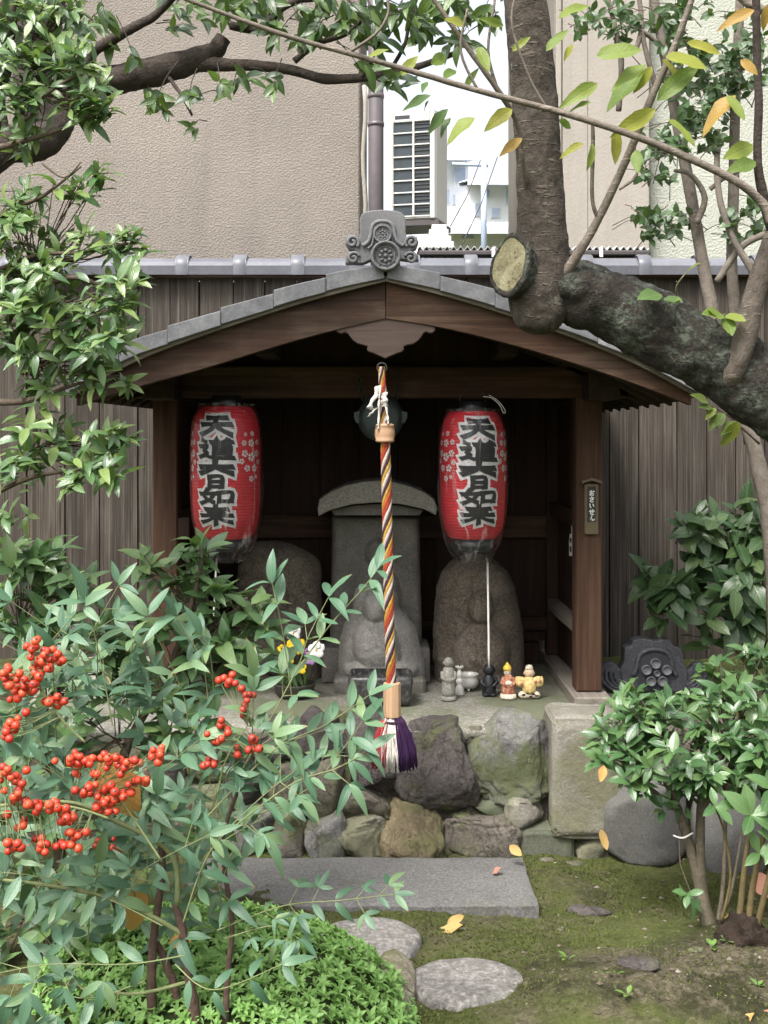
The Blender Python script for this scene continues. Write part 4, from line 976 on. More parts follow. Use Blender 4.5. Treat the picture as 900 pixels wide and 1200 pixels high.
# ================================================================ carved stones inside
M['granite'] = m_stone('old_granite', [(0.085, 0.08, 0.07), (0.14, 0.13, 0.116), (0.21, 0.197, 0.178)], 7, 130, sm=0.35, bump=0.6, moss=(0.11, 0.11, 0.08), mossamt=0.2)
M['granite_fig'] = m_stone('paler_granite', [(0.15, 0.142, 0.13), (0.235, 0.224, 0.205), (0.33, 0.315, 0.29)], 10, 130, sm=0.35, bump=0.6)
M['granite_br'] = m_stone('brown_granite', [(0.085, 0.068, 0.052), (0.15, 0.124, 0.097), (0.24, 0.205, 0.168)], 9, 110, sm=0.45, bump=0.9, crack=0.35)
M['granite_pale'] = m_stone('pale_cap_stone', [(0.20, 0.19, 0.165), (0.27, 0.258, 0.225), (0.34, 0.325, 0.29)], 4, 140, bump=0.3)
def carved(name, rows, Y, depth, relief, mat, parent=None, seed=0, bulge=0.05, nu=56, nv=72, rough=0.008, flat=False):
    """upright stone from an outline of (row, left column, right column); relief: (px, py, rx, ry, height)"""
    r_ = np.array(rows, float); V = []; k = Y/F
    vs = np.linspace(r_[0, 0], r_[-1, 0], nv+1)
    for back in (0, 1):
        for py in vs:
            a, b = np.interp(py, r_[:, 0], r_[:, 1]), np.interp(py, r_[:, 0], r_[:, 2])
            for i in range(nu+1):
                u = -1+2*i/nu; px = (a+b)/2+u*(b-a)/2; x, z = X(px, Y), Z(py, Y)
                ed = (1-abs(u)**(14 if flat else 4))
                tp = min(1, (py-r_[0, 0])/(18 if not flat else 4)+0.05)
                if back: y = Y+depth*0.5+depth*0.5*ed*math.sqrt(tp)
                else:
                    y = Y+depth*0.5-depth*0.5*ed**0.5*math.sqrt(tp)-bulge*(1-u*u)*math.sqrt(tp)*(0 if flat else 1)
                    h = 0
                    for (cx, cy, rx, ry, hh) in relief:
                        d = ((px-cx)/rx)**2+((py-cy)/ry)**2
                        if d < 1: h = max(h, 2.2*hh*(1-d)**0.38) if hh > 0 else h+hh*(1-d)
                    y -= h
                q = Vector((x*7, y*3, z*7))+Vector((seed, 0, 0)); nz_ = rough*(noise.noise(q)+0.6*noise.noise(q*2.6)+0.35*noise.noise(q*6))
                V.append((x+nz_*0.6, y+nz_, z+nz_*0.4))
    n1 = nu+1; off = n1*(nv+1); Fc = []
    for j in range(nv):
        for i in range(nu):
            a = j*n1+i; Fc.append((a, a+n1, a+n1+1, a+1)); a += off; Fc.append((a, a+1, a+n1+1, a+n1))
    for j in range(nv):
        a = j*n1; Fc.append((a, a+off, a+off+n1, a+n1)); a += nu; Fc.append((a, a+n1, a+off+n1, a+off))
    for i in range(nu): Fc.append((i, i+1, i+off+1, i+off)); a = nv*n1+i; Fc.append((a, a+off, a+off+1, a+1))
    return obj(name, V, Fc, mat, parent, True)
o = carved('carved_stone', [(652, 548, 566), (655, 537, 577), (661, 528, 586), (672, 519, 597), (690, 513, 606), (720, 510, 612), (745, 508, 616), (775, 508, 618), (803, 512, 618)], 5.42, 0.2,
           [(563, 710, 15, 20, 0.03), (563, 762, 34, 36, 0.035), (563, 800, 42, 22, 0.03)], M['granite_br'], seed=3)
tag(o, 'round-topped brown stone with a worn carved figure, behind the small statuettes', 'stone')
o = carved('carved_stone', [(636, 300, 322), (639, 293, 338), (646, 286, 354), (653, 281, 368), (664, 276, 374), (690, 272, 375), (740, 270, 378), (805, 270, 378)], 5.5, 0.2, [(325, 700, 15, 20, 0.02), (325, 750, 34, 40, 0.025)], M['granite_br'], seed=9, rough=0.012)
tag(o, 'irregular rough standing stone beside the centre stone shrine, behind nandina sprays', 'stone')
cs = empty('stone_shrine', P(443, 805, 5.5), 'grey stone shrine slab with carved seated buddha under arched cap', 'stone shrine')
carved('slab', [(604, 388, 492), (650, 388, 493), (700, 387, 494), (757, 386, 495)], 5.50, 0.13, [(442, 648, 14, 17, 0.025), (440, 700, 30, 42, 0.02)], M['granite'], cs, 5, flat=True, rough=0.005)
box('plinth', X(378, 5.5), X(503, 5.5), 5.42, 5.7, FLOOR, Z(758, 5.45), M['granite'], cs, 0.01)
capo = [(372, 596), (374, 585), (388, 576), (405, 569), (425, 564.5), (442, 563), (460, 564.5), (478, 569), (496, 576), (509, 585), (513, 596), (511, 604), (497, 597), (470, 591), (442, 589), (414, 591), (387, 598), (373, 605)]
prism('cap', [(X(a, 5.34), Z(b, 5.34)) for a, b in capo], 5.34, 5.75, M['granite_pale'], cs, 0.008)
prism('cap_soffit', [(X(a, 5.40), Z(b, 5.40)) for a, b in ((388, 598), (414, 592.5), (442, 590.5), (470, 592.5), (496, 598), (492, 604), (392, 604))], 5.40, 5.7, M['granite'], cs, 0.003)
o = carved('seated_buddha_stone', [(686, 428, 452), (690, 418, 462), (700, 414, 466), (714, 413, 468), (722, 409, 476), (735, 402, 486), (755, 398, 492), (775, 396, 497), (792, 396, 499), (800, 399, 496)], 5.30, 0.13,
           [(440, 708, 15, 20, 0.035), (440, 750, 26, 34, 0.03), (425, 762, 9, 24, 0.012), (460, 762, 9, 24, 0.012), (446, 784, 44, 14, 0.02)], M['granite_fig'], seed=21, bulge=0.06)
tag(o, 'worn grey stone carving of a seated buddha before the stone slab', 'statue')
bs = box('stone_pedestal', X(391, 5.22), X(499, 5.22), 5.22, 5.42, FLOOR-0.02, Z(796, 5.22), M['granite'], None, 0.012)
tag(bs, 'square grey granite pedestal under the seated buddha carving', 'pedestal')
# dark polished offering basin
M['basin'] = m_stone('dark_polished_stone', [(0.02, 0.02, 0.02), (0.045, 0.044, 0.042), (0.10, 0.10, 0.098)], 7, 60, bump=0.1, rough=0.25)
bm = bmesh.new(); Yb = 4.98
def ringv(px0, px1, py, y0, y1): return [bm.verts.new((X(a, Yb), y, Z(py, Yb))) for a, y in ((px0, y0), (px1, y0), (px1, y1), (px0, y1))]
bm.free(); bm = box_bm(76*Yb/F, 0.2, 36*Yb/F, 0.022, 3)
top = [f for f in bm.faces if f.normal.z > 0.95 and abs(f.calc_center_median().z-18*Yb/F) < 0.003]
r_ = bmesh.ops.inset_region(bm, faces=top, thickness=0.012); 
bmesh.ops.translate(bm, vec=(0, 0, -0.05), verts=list({v for f in top for v in f.verts}))
for v in bm.verts:
    if v.co.z < 0: v.co.x *= 0.93; v.co.y *= 0.93
bz = bm_obj('offering_basin', bm, M['basin'], None, True, Vector((X(446, Yb), Yb+0.06, FLOOR+18*Yb/F+0.003)))
tag(bz, 'dark polished rectangular stone basin before the seated buddha', 'basin')

# ================================================================ small figures on the floor
def fig(name, pxc, pyb, label, cat='statuette'):
    b = PG(pxc, pyb, FLOOR+0.004); return empty(name, b, label, cat), b, b.y/F
M['fig_stone'] = m_stone('figure_stone', [(0.17, 0.16, 0.135), (0.24, 0.23, 0.2), (0.31, 0.3, 0.265)], 12, 160, bump=0.4)
M['fig_black'] = m_plain('black_figure', (0.014, 0.015, 0.018), 0.5, 0.4, 0.3, 60, 0.2)
M['ceramic'] = m_plain('white_ceramic', (0.5, 0.49, 0.45), 0.3, 0.5, 0.12, 25, 0.05)
M['cream_fig'] = m_stone('cream_glaze', [(0.55, 0.48, 0.36), (0.66, 0.58, 0.45), (0.74, 0.68, 0.56)], 20, 60, bump=0.1, rough=0.5)
M['yellow_fig'] = m_stone('yellow_robe', [(0.50, 0.33, 0.11), (0.66, 0.48, 0.2), (0.74, 0.6, 0.32)], 26, 80, bump=0.15, rough=0.6)
M['red_fig'] = m_stone('worn_red_paint', [(0.22, 0.05, 0.03), (0.40, 0.16, 0.09), (0.6, 0.4, 0.28)], 40, 90, bump=0.15, rough=0.6)
M['flame'] = m_plain('yellow_cap', (0.72, 0.50, 0.07), 0.5, 0.4, 0.1)
M['skin_fig'] = m_plain('painted_face', (0.62, 0.44, 0.30), 0.6, 0.3, 0.1); M['dark_dot'] = m_plain('dark_paint', (0.03, 0.02, 0.018), 0.6, 0.3, 0.1)
def E(c, r, **q): return ell_geo(c, r, **q)
def at(b, k, dx, up, dy=0.0): return b+Vector((dx*k, dy*k, up*k))
def face(root_part, b, k, dx, up, r, mat):
    g_ = Geo()
    for s_ in (-1, 1): g_.add(E(at(b, k, dx+s_*r*0.38, up+0.1*r, -r*0.92), (r*k*0.13, r*k*0.1, r*k*0.06), sub=1))
    g_.add(E(at(b, k, dx, up-0.42*r, -r*0.9), (r*k*0.2, r*k*0.1, r*k*0.05), sub=1)); g_.build('face_marks', mat, root_part)
# standing stone jizo
t, b, k = fig('stone_figure', 525.5, 820, 'small grey standing stone monk figure at the end of the row')
lathe('base', [(9*k, 0), (9.5*k, 1*k), (9*k, 4*k), (8*k, 5*k)], M['fig_stone'], t, 20, b)
g_ = Geo().add(lathe_geo([(8*k, 4*k), (8.2*k, 10*k), (7.6*k, 22*k), (7.4*k, 30*k), (6.3*k, 36*k), (3.6*k, 39*k)], 20, b))
g_.add(E(at(b, k, 0, 24, -6.5), (4.5*k, 2.6*k, 4*k))); 
for s_ in (-1, 1): g_.tube([at(b, k, s_*7, 33, 0), at(b, k, s_*7.4, 26, -3), at(b, k, s_*3, 24, -7.5)], [2.4*k, 2.3*k, 1.8*k], 8)
g_.build('body', M['fig_stone'], t)
hd = Geo().add(E(at(b, k, 0, 43.5), (5.8*k, 5.6*k, 6.3*k), sub=3)); 
for s_ in (-1, 1): hd.add(E(at(b, k, s_*5.7, 43), (0.9*k, 1.4*k, 2.3*k), sub=1))
hd.add(E(at(b, k, 0, 42.7, -5.6), (0.9*k, 1*k, 1.3*k), sub=1)); ho = hd.build('head', M['fig_stone'], t); face(ho, b, k, 0, 43.5, 5.8, M['fig_stone'])
# white turned candlestick
t, b, k = fig('candlestick', 538.5, 814, 'slim white turned ceramic candlestick beside the grey monk figure', 'candlestick')
lathe('stem', [(5.6*k, 0), (5.8*k, 1*k), (4.6*k, 8*k), (3*k, 11*k), (2.6*k, 12*k), (4*k, 14*k), (4.1*k, 17*k), (2.6*k, 19*k), (2.3*k, 20*k), (3.6*k, 22*k), (3.5*k, 25*k), (2*k, 28*k), (1.9*k, 30*k), (4.6*k, 32*k), (5*k, 33.5*k), (4.2*k, 33.6*k), (1*k, 32.5*k)], M['ceramic'], t, 20, b)
lathe('candle_spike', [(0.9*k, 32.5*k), (0.8*k, 35*k), (0.2*k, 36.5*k)], M['wire'], t, 8, b)
# ceramic incense bowl
t, b, k = fig('incense_bowl', 549, 809, 'wide white ceramic incense bowl behind the black figure', 'bowl')
lathe('bowl', [(4*k, 2.5*k), (9*k, 4*k), (11.6*k, 8*k), (11.8*k, 12*k), (10.6*k, 15*k), (10.4*k, 16*k), (11.8*k, 18*k), (12.2*k, 19.5*k), (11.4*k, 20*k), (10*k, 18.8*k), (9.8*k, 14*k), (1*k, 13*k)], M['ceramic'], t, 32, b)
for i in range(3): a = 2*PI*i/3+0.5; Geo().add(E(b+Vector((6.5*k*math.cos(a), 6.5*k*math.sin(a), 2*k)), (2*k, 2*k, 2.2*k), sub=1)).build('foot', M['ceramic'], t)
# black child monk
t, b, k = fig('black_figure', 573, 815, 'small glossy black monk figure with a shoulder sash')
g_ = Geo().add(lathe_geo([(7.5*k, 0), (8.2*k, 3*k), (8.6*k, 8*k), (8*k, 15*k), (7*k, 20*k), (5*k, 24*k), (3*k, 26*k)], 22, b))
for s_ in (-1, 1):
    g_.tube([at(b, k, s_*6, 21, 0), at(b, k, s_*9.2, 15, -1.5), at(b, k, s_*4, 12, -7.5)], [2.8*k, 2.7*k, 2*k], 8)
    g_.add(E(at(b, k, s_*4.5, 2, -5), (4.2*k, 4.5*k, 2.2*k)))
g_.tube([at(b, k, -6.5, 8, -6.5), at(b, k, 0, 14, -8.4), at(b, k, 6, 21, -4.5)], 1.1*k, 6); g_.build('body', M['fig_black'], t)
hd = Geo().add(E(at(b, k, 0, 30), (6.8*k, 6.5*k, 7*k), sub=3)).add(E(at(b, k, 0, 28.6, -6.4), (1*k, 1*k, 1.2*k), sub=1))
for s_ in (-1, 1): hd.add(E(at(b, k, s_*6.7, 29), (1.1*k, 1.4*k, 2.2*k), sub=1))
ho = hd.build('head', M['fig_black'], t); face(ho, b, k, 0, 30, 6.8, M['fig_black'])
# robed figure with a pointed yellow cap
t, b, k = fig('robed_figure', 595.5, 818, 'small robed figurine with pointed yellow cap and worn red paint')
lathe('base', [(9.5*k, 0), (10*k, 1.5*k), (9*k, 5*k), (7*k, 6*k)], M['cream_fig'], t, 20, b)
g_ = Geo().add(lathe_geo([(7.5*k, 3*k), (8*k, 8*k), (7.4*k, 16*k), (6.4*k, 22*k), (5*k, 26*k), (2.8*k, 28.5*k)], 20, b))
for s_ in (-1, 1): g_.tube([at(b, k, s_*5, 24, 0), at(b, k, s_*7.4, 18, -2), at(b, k, s_*2, 15, -7.5)], [2.4*k, 2.5*k, 1.8*k], 8)
g_.build('robe', M['red_fig'], t)
Geo().add(E(at(b, k, 0, 19, -7.5), (4.4*k, 1.6*k, 3*k))).build('scroll', M['cream_fig'], t)
ho = Geo().add(E(at(b, k, -1, 30.5), (4.2*k, 4.2*k, 4.6*k), sub=3)).add(E(at(b, k, -1, 30, -4.1), (0.6*k, .7*k, .8*k), sub=1)).build('head', M['cream_fig'], t); face(ho, b, k, -1, 30.5, 4.2, M['dark_dot'])
lathe('cap', [(4.4*k, 0), (5*k, 2*k), (4.6*k, 4.5*k), (2.6*k, 7*k), (1.2*k, 9*k), (0.2*k, 10.5*k)], M['flame'], t, 18, at(b, k, -1, 32.2))
# smiling figure with sleeves spread wide
t, b, k = fig('spread_sleeve_figure', 620, 818, 'round figurine with yellow sleeves spread wide on a white base')
bs_ = Geo()
for a, r in ((-8, 5), (0, 6), (8, 5), (-4, 5.5), (5, 5)): bs_.add(E(at(b, k, a, 4, 0), (r*k, 6.5*k, 4.6*k), warp=0.2, seed=a))
bs_.build('base', M['cream_fig'], t); mk = Geo()
for a, u in ((-7, 5), (-2, 7), (4, 6), (8, 4), (1, 3)): mk.add(E(at(b, k, a, u, -6.2), (2.4*k, 1*k, 1.3*k), warp=0.4, seed=a))
mk.build('base_paint', M['dark_dot'], t)
g_ = Geo().add(lathe_geo([(7*k, 6*k), (8*k, 10*k), (8.5*k, 16*k), (7*k, 22*k), (4*k, 26*k)], 20, b))
for s_ in (-1, 1):
    g_.add(E(at(b, k, s_*10, 19.5, -1), (7.2*k, 3.6*k, 6.6*k), warp=0.15, seed=s_)); g_.add(E(at(b, k, s_*14.5, 20, -1), (2.4*k, 2.8*k, 6*k)))
g_.build('robe', M['yellow_fig'], t); mk = Geo()
for a, u, q in ((-9, 17, 1.9), (12, 21, 1.9), (7, 20, 1.6), (-5, 13, 1.2)): mk.add(E(at(b, k, a, u, -5-0.5), (q*k, 1.4*k, q*k), warp=0.4, seed=a))
mk.build('robe_spots', M['red_fig'], t)
ho = Geo().add(E(at(b, k, 0, 30, -1), (6*k, 5.4*k, 6.2*k), sub=3)).add(E(at(b, k, 0, 29.2, -6.4), (0.9*k, .9*k, 1*k), sub=1))
for s_ in (-1, 1): ho.add(E(at(b, k, s_*5.9, 29), (1*k, 1.2*k, 2*k), sub=1))
ho = ho.build('head', M['skin_fig'], t); face(ho, b, k, 0, 30, 6, M['dark_dot'])
lathe('hat', [(4.6*k, 0), (4.8*k, 1*k), (3.8*k, 2.6*k), (3.4*k, 4*k), (0.5*k, 4.4*k)], M['cream_fig'], t, 18, at(b, k, 0, 34.6, -1))
# ================================================================ flower pot behind the nandina
t, b, k = fig('flower_pot', 345, 816, 'dark pot of yellow, white and violet pansies beside the stone shrine', 'flower pot')
lathe('pot', [(18*k, 0), (22*k, 4*k), (24*k, 14*k), (25*k, 16*k), (23*k, 16*k), (21*k, 12*k), (2*k, 12*k)], m_plain('dark_pot', (0.05, 0.045, 0.035), 0.6, 0.3, 0.3), t, 28, b)
rng = random.Random(3)
M['stemgreen'] = m_plain('flower_stem_green', (0.06, 0.10, 0.03), 0.7, 0.3, 0.3)
g_ = Geo()
for i in range(46):
    a = rng.uniform(0, 2*PI); r = rng.uniform(2, 18); p = b+Vector((r*k*math.cos(a), r*k*0.6*math.sin(a), 12*k)); q = p+Vector((rng.uniform(-8, 8)*k, rng.uniform(-8, 4)*k, rng.uniform(8, 30)*k)); m_ = (p+q)/2
    d = (q-p).normalized(); s_ = d.cross(Vector((0, 1, 0))).normalized()*rng.uniform(2, 3.4)*k
    o_ = len(g_.v); g_.add(([p, m_-s_, q, m_+s_+Vector((0, -k, 0))], [(0, 1, 2), (0, 2, 3)]))
g_.build('flower_leaves', M['stemgreen'], t, kind='stuff')
fy, fw, fv = m_plain('yellow_petal', (0.72, 0.50, 0.03), 0.6, 0.2, 0.1), m_plain('white_petal', (0.75, 0.74, 0.70), 0.6, 0.2, 0.05), m_plain('violet_petal', (0.30, 0.18, 0.38), 0.6, 0.2, 0.2)
for px, py, r, m_ in ((347, 756, 11, fy), (337, 770, 9, fy), (353, 783, 6.5, fy), (344, 741, 9, fw), (371, 761, 10, fw), (364, 773, 6, fv), (360, 764, 5, fv), (330, 760, 5, fy)):
    c = P(px, py, b.y-0.06-0.002*r); g_ = Geo()
    for i in range(5):
        a = 2*PI*i/5+0.3; cc = c+Vector((0.5*r*k*math.cos(a), -0.004*i, 0.5*r*k*math.sin(a))); g_.add(E(cc, (r*k*0.55, 0.004, r*k*0.5), warp=0.3, seed=i))
    fo = g_.build('flower', m_, t); Geo().add(E(c+Vector((0, -0.02, 0)), (r*k*0.16, 0.004, r*k*0.16), sub=1)).build('eye', M['dark_dot'] if m_ is fy else M['flame'], fo)
    Geo().tube([c+Vector((0, 0.005, 0)), (c+b)/2+Vector((0, 0, 14*k)), b+Vector((0, 0, 12*k))], 0.0025, 5).build('flower_stem', M['stemgreen'], t)

# ================================================================ step slab, stepping stones, boulders
M['slab'] = m_stone('step_granite', [(0.085, 0.082, 0.078), (0.118, 0.115, 0.11), (0.155, 0.15, 0.144)], 5, 110, bump=0.5, moss=(0.085, 0.088, 0.055), mossamt=0.22)
zt_ = 0.036
pts = [PG(612, 1004, zt_), PG(631, 1061, zt_), PG(210, 1061, zt_), PG(225, 1004, zt_)]
bm = bmesh.new()
nX, nY = 60, 14; grid = []
for j in range(nY+1):
    row = []
    for i in range(nX+1):
        a = pts[3].lerp(pts[0], i/nX).lerp(pts[2].lerp(pts[1], i/nX), j/nY)
        if j in (0, nY) or i in (0, nX): a = a+Vector((0.009*noise.noise(a*14)+0.005*noise.noise(a*40), 0.009*noise.noise(a*14+Vector((9, 0, 0)))+0.005*noise.noise(a*40+Vector((9, 0, 0))), 0))
        row.append(bm.verts.new((a.x, a.y, zt_+0.002*noise.noise(a*11)-(0.004 if j in (0, nY) or i in (0, nX) else 0))))
    grid.append(row)
for j in range(nY):
    for i in range(nX): bm.faces.new((grid[j+1][i], grid[j+1][i+1], grid[j][i+1], grid[j][i]))
r_ = bmesh.ops.extrude_face_region(bm, geom=bm.faces[:]); vv = [v for v in r_['geom'] if isinstance(v, bmesh.types.BMVert)]
bmesh.ops.translate(bm, vec=(0, 0, -0.1), verts=vv); bmesh.ops.recalc_face_normals(bm, faces=bm.faces)
c = recenter(bm); o = bm_obj('step_slab', bm, M['slab'], None, False, c); tag(o, 'long rectangular grey granite step slab before the stone wall', 'stone slab')
M['stepstone'] = m_stone('stepping_granite', [(0.11, 0.10, 0.09), (0.19, 0.178, 0.165), (0.30, 0.285, 0.268)], 9, 55, bump=1.0, moss=(0.11, 0.11, 0.05), mossamt=0.05)
def step(px, py, w_, label, sx, seed, zt=0.058):
    c = PG(px, py, zt); k = c.y/F; r = w_*k/2; rr = random.Random(seed); bm = bmesh.new(); n = 48
    rings = [(0.0, 0.0), (0.35, 0.003), (0.65, 0.003), (0.88, 0.0), (0.96, -0.006), (1.0, -0.02), (1.02, -0.05), (1.0, -0.09)]; V = []
    for f, dz in rings:
        for i in range(n):
            a = 2*PI*i/n; q = Vector((math.cos(a)*1.2+seed*3, math.sin(a)*1.2, 0)); R = r*f*(1+0.07*noise.noise(q)+0.03*noise.noise(q*3))
            V.append((c.x+R*math.cos(a), c.y+R*math.sin(a)*sx, zt+dz+0.004*noise.noise(Vector((R*math.cos(a)*15, R*math.sin(a)*15, seed)))))
    m_ = len(rings); Fc = [(j*n+i, (j+1)*n+i, (j+1)*n+(i+1) % n, j*n+(i+1) % n) for j in range(m_-1) for i in range(n)]
    o = obj('stepping_stone', V, Fc, M['stepstone'], None, True); tag(o, label, 'stepping stone', 'round stepping stones')
step(547, 1145, 134, 'pale speckled round stepping stone on open moss', 0.93, 2); step(430, 1096, 128, 'grey round stepping stone half hidden by nandina leaves near the slab', 0.95, 6, 0.055)
o = rock('edging_rock', PG(448, 1168, 0.03)+Vector((0.02, 0.06, -0.02)), (0.075, 0.16, 0.085), m_stone('edging_stone', [(0.13, 0.11, 0.075), (0.2, 0.175, 0.13), (0.27, 0.245, 0.19)], 6, 90, moss=MG, mossamt=0.45), seed=31, sq=0.7); tag(o, 'low mossy tan rock edging the azalea beside the stepping stones', 'rock')
M['boulder'] = m_stone('smooth_grey_boulder', [(0.085, 0.083, 0.077), (0.112, 0.109, 0.101), (0.14, 0.136, 0.126)], 4, 150, sm=0.35, bump=0.3)
def boulder(px, py, w_, h_, Y, label, seed):
    k = Y/F; o = rock('boulder', P(px, py, Y)+Vector((0, 0.1, 0)), (w_*k/2, 0.15, h_*k/2), M['boulder'], seed=seed, sq=0.55, amp=0.05, cuts=3); tag(o, label, 'boulder', 'smooth grey boulders behind the right shrub')
boulder(762, 968, 102, 100, 4.45, 'smooth grey boulder next to the tall pale stone of the wall', 4); boulder(868, 990, 92, 100, 4.4, 'smooth grey boulder behind the shrub stems at the far end', 8)
# low rocks hidden behind the shrub keep the bank up
for i, px in enumerate((760, 830, 900, 970)):
    o = rock('bank_rock', P(px, 880, 4.85), (0.14, 0.14, 0.16), ST['brown'], seed=60+i, sq=.7); tag(o, ('brown bank rock behind the shrub, beside the tall wall stone', 'second brown bank rock from the tall wall stone, behind the shrub', 'third brown bank rock from the tall wall stone, behind the shrub', 'brown bank rock under the broad-leaved bush, last of its row')[i], 'rock', 'bank rocks behind the right shrub')

# ================================================================ old ridge-end tile standing on the bank
tY = 5.22
def tz(a, b): return (X(640+a/3.4615, tY), Z(560+b/3.4615, tY))
oo = empty('ridge_end_tile', (X(767, tY), tY, Z(812, tY)), 'dark scalloped old roof ornament tile leaning by the fence', 'roof ornament')
body = [(318, 690), (345, 680), (352, 660), (385, 650), (415, 655), (440, 662), (470, 655), (505, 660), (520, 682), (545, 690), (556, 715), (560, 750), (575, 782), (570, 870), (320, 870), (300, 782), (316, 750)]
bo = prism('body', [tz(*p) for p in body], tY, tY+0.07, M['oni_dark'], oo, 0.006)
bead([(352, 800), (366, 770), (372, 735), (390, 708), (440, 695), (490, 708), (506, 735), (512, 770), (526, 800)], 0.011, 'rim', bo, M['oni_dark'], tY, tz)
prism('crest_panel', [tz(*p) for p in [(378, 735), (395, 715), (440, 704), (485, 715), (500, 735), (505, 860), (375, 860)]], tY-0.006, tY-0.001, m_plain('crest_recess', (0.035, 0.036, 0.042), 0.6, 0.3, 0.2), bo)
M['crest'] = m_stone('crest_clay', [(0.09, 0.092, 0.10), (0.13, 0.132, 0.14), (0.17, 0.17, 0.18)], 8, 90, bump=0.1, rough=0.5)
for a, b, r in ((440, 750, 21), (404, 776, 20), (486, 777, 20), (422, 822, 20), (468, 822, 20), (446, 790, 13)):
    disc('crest_boss', a, b, r/3.4615*tY/F, tY-0.005, 0.022, M['crest'], bo, 0, tz)
for s_ in (1, -1):
    cx = 440-s_*1
    wing = [(330, 790), (300, 775), (285, 755), (262, 750), (235, 758), (218, 785), (216, 820), (232, 850), (262, 870), (310, 876), (335, 870)]
    if s_ < 0: wing = [(880-a+10, b) for a, b in wing]
    wo_ = prism('wing', [tz(*p) for p in wing], tY+0.012, tY+0.06, M['oni_dark'], oo, 0.006)
    for q in range(4):
        pts_ = [(228+q*18, 775+q*6), (224+q*20, 805+q*4), (240+q*18, 838-q*2), (275+q*12, 862-q*8), (315+q*2, 868-q*14)]
        if s_ < 0: pts_ = [(880-a+10, b) for a, b in pts_]
        bead(pts_, 0.0085, 'ridge', wo_, M['oni_dark'], tY+0.012, tz)
# ================================================================ foliage tools
def leaf_mesh(name, mat, W=0.4, n=6, a=0.85, b=0.9, fold=0.25, curl=0.25, wave=0.0, serr=0.0, seed=0, twist=0.0):
    """one leaf of unit length along +Y, face up +Z, with its midrib in the middle"""
    V, UV = [], []
    for i in range(n+1):
        t = i/n; w_ = W*0.5*max(math.sin(PI*t**a), 0)**b if 0 < i < n else (0.012 if i == 0 else 0.0)
        if serr and 0 < i < n: w_ *= 1+serr*(1 if i % 2 else -1)
        zc = -curl*t*t; wv = wave*math.sin(t*9+seed)
        tw = twist*t
        V += [(-w_*math.cos(tw), t, zc+fold*w_+wv*w_-w_*math.sin(tw)), (0, t, zc), (w_*math.cos(tw), t, zc+fold*w_-wv*w_+w_*math.sin(tw))]
        UV += [(0.5-w_/W, t), (0.5, t), (0.5+w_/W, t)]
    Fc = []
    for i in range(n):
        k = i*3; Fc += [(k, k+1, k+4, k+3), (k+1, k+2, k+5, k+4)]
    me = bpy.data.meshes.new(name); me.from_pydata(V, [], Fc); me.materials.append(mat)
    uvl = me.uv_layers.new(name='UVMap'); li = np.zeros(len(me.loops), np.int32); me.loops.foreach_get('vertex_index', li)
    uvl.data.foreach_set('uv', np.array(UV, np.float32)[li].ravel()); me.polygons.foreach_set('use_smooth', [True]*len(me.polygons)); me.update()
    me['_v'] = 0
    return (me, np.array(V), np.array(Fc), np.array(UV))
class Foliage:
    def __init__(s, root, kinds, cap=300, part='leaf', stuff='foliage'):
        s.root, s.kinds, s.cap, s.part, s.stuff, s.L = root, kinds, cap, part, stuff, []
    def add(s, p, d, n, L, ki=None, wx=1.0):
        d = Vector(d).normalized(); n = Vector(n); n = n-d*n.dot(d)
        if n.length < 1e-4: n = d.orthogonal()
        n.normalize(); x = d.cross(n)
        ki = random.randrange(len(s.kinds)) if ki is None else ki
        s.L.append((Vector(p), x, d, n, L, ki, wx))
    def finish(s):
        def key(e):
            q = e[0]+e[2]*e[4]*0.5
            px, py = 450+q.x*F/q.y, HZ-(q.z-H)*F/q.y
            out = not (-5 < px < 905 and -5 < py < 1205)
            return (out, q.y/(e[4]+0.02)**0.3)
        s.L.sort(key=key)
        inv = wm(s.root).inverted()
        for p, x, d, n, L, ki, wx in s.L[:s.cap]:
            o = bpy.data.objects.new(s.part, s.kinds[ki][0]); COL.objects.link(o); o.parent = s.root
            o.matrix_basis = inv @ Matrix(((x.x*L*wx, d.x*L, n.x*L, p.x), (x.y*L*wx, d.y*L, n.y*L, p.y), (x.z*L*wx, d.z*L, n.z*L, p.z), (0, 0, 0, 1)))
        rest = s.L[s.cap:]
        if not rest: return
        Vs, Fs, Us, off = [], [], [], 0
        for p, x, d, n, L, ki, wx in rest:
            v = s.kinds[ki][1]; A = np.array([[x.x*wx, x.y*wx, x.z*wx], list(d), list(n)])*L
            Vs.append(v @ A+np.array(p)); Fs.append(s.kinds[ki][2]+off); Us.append(s.kinds[ki][3]); off += len(v)
        Vs, Fs, Us = np.concatenate(Vs), np.concatenate(Fs), np.concatenate(Us)
        c = np.array(wm(s.root).translation)
        me = bpy.data.meshes.new(s.stuff); me.from_pydata((Vs-c).tolist(), [], Fs.tolist()); me.materials.append(s.kinds[0][0].materials[0])
        uvl = me.uv_layers.new(name='UVMap'); li = np.zeros(len(me.loops), np.int32); me.loops.foreach_get('vertex_index', li)
        uvl.data.foreach_set('uv', Us.astype(np.float32)[li].ravel()); me.polygons.foreach_set('use_smooth', [True]*len(me.polygons)); me.update()
        o = bpy.data.objects.new(s.stuff, me); COL.objects.link(o); o.parent = s.root; o['kind'] = 'stuff'
def rv(rng, k=1.0): return Vector((rng.gauss(0, 1), rng.gauss(0, 1), rng.gauss(0, 1))).normalized()*k
UP = Vector((0, 0, 1))
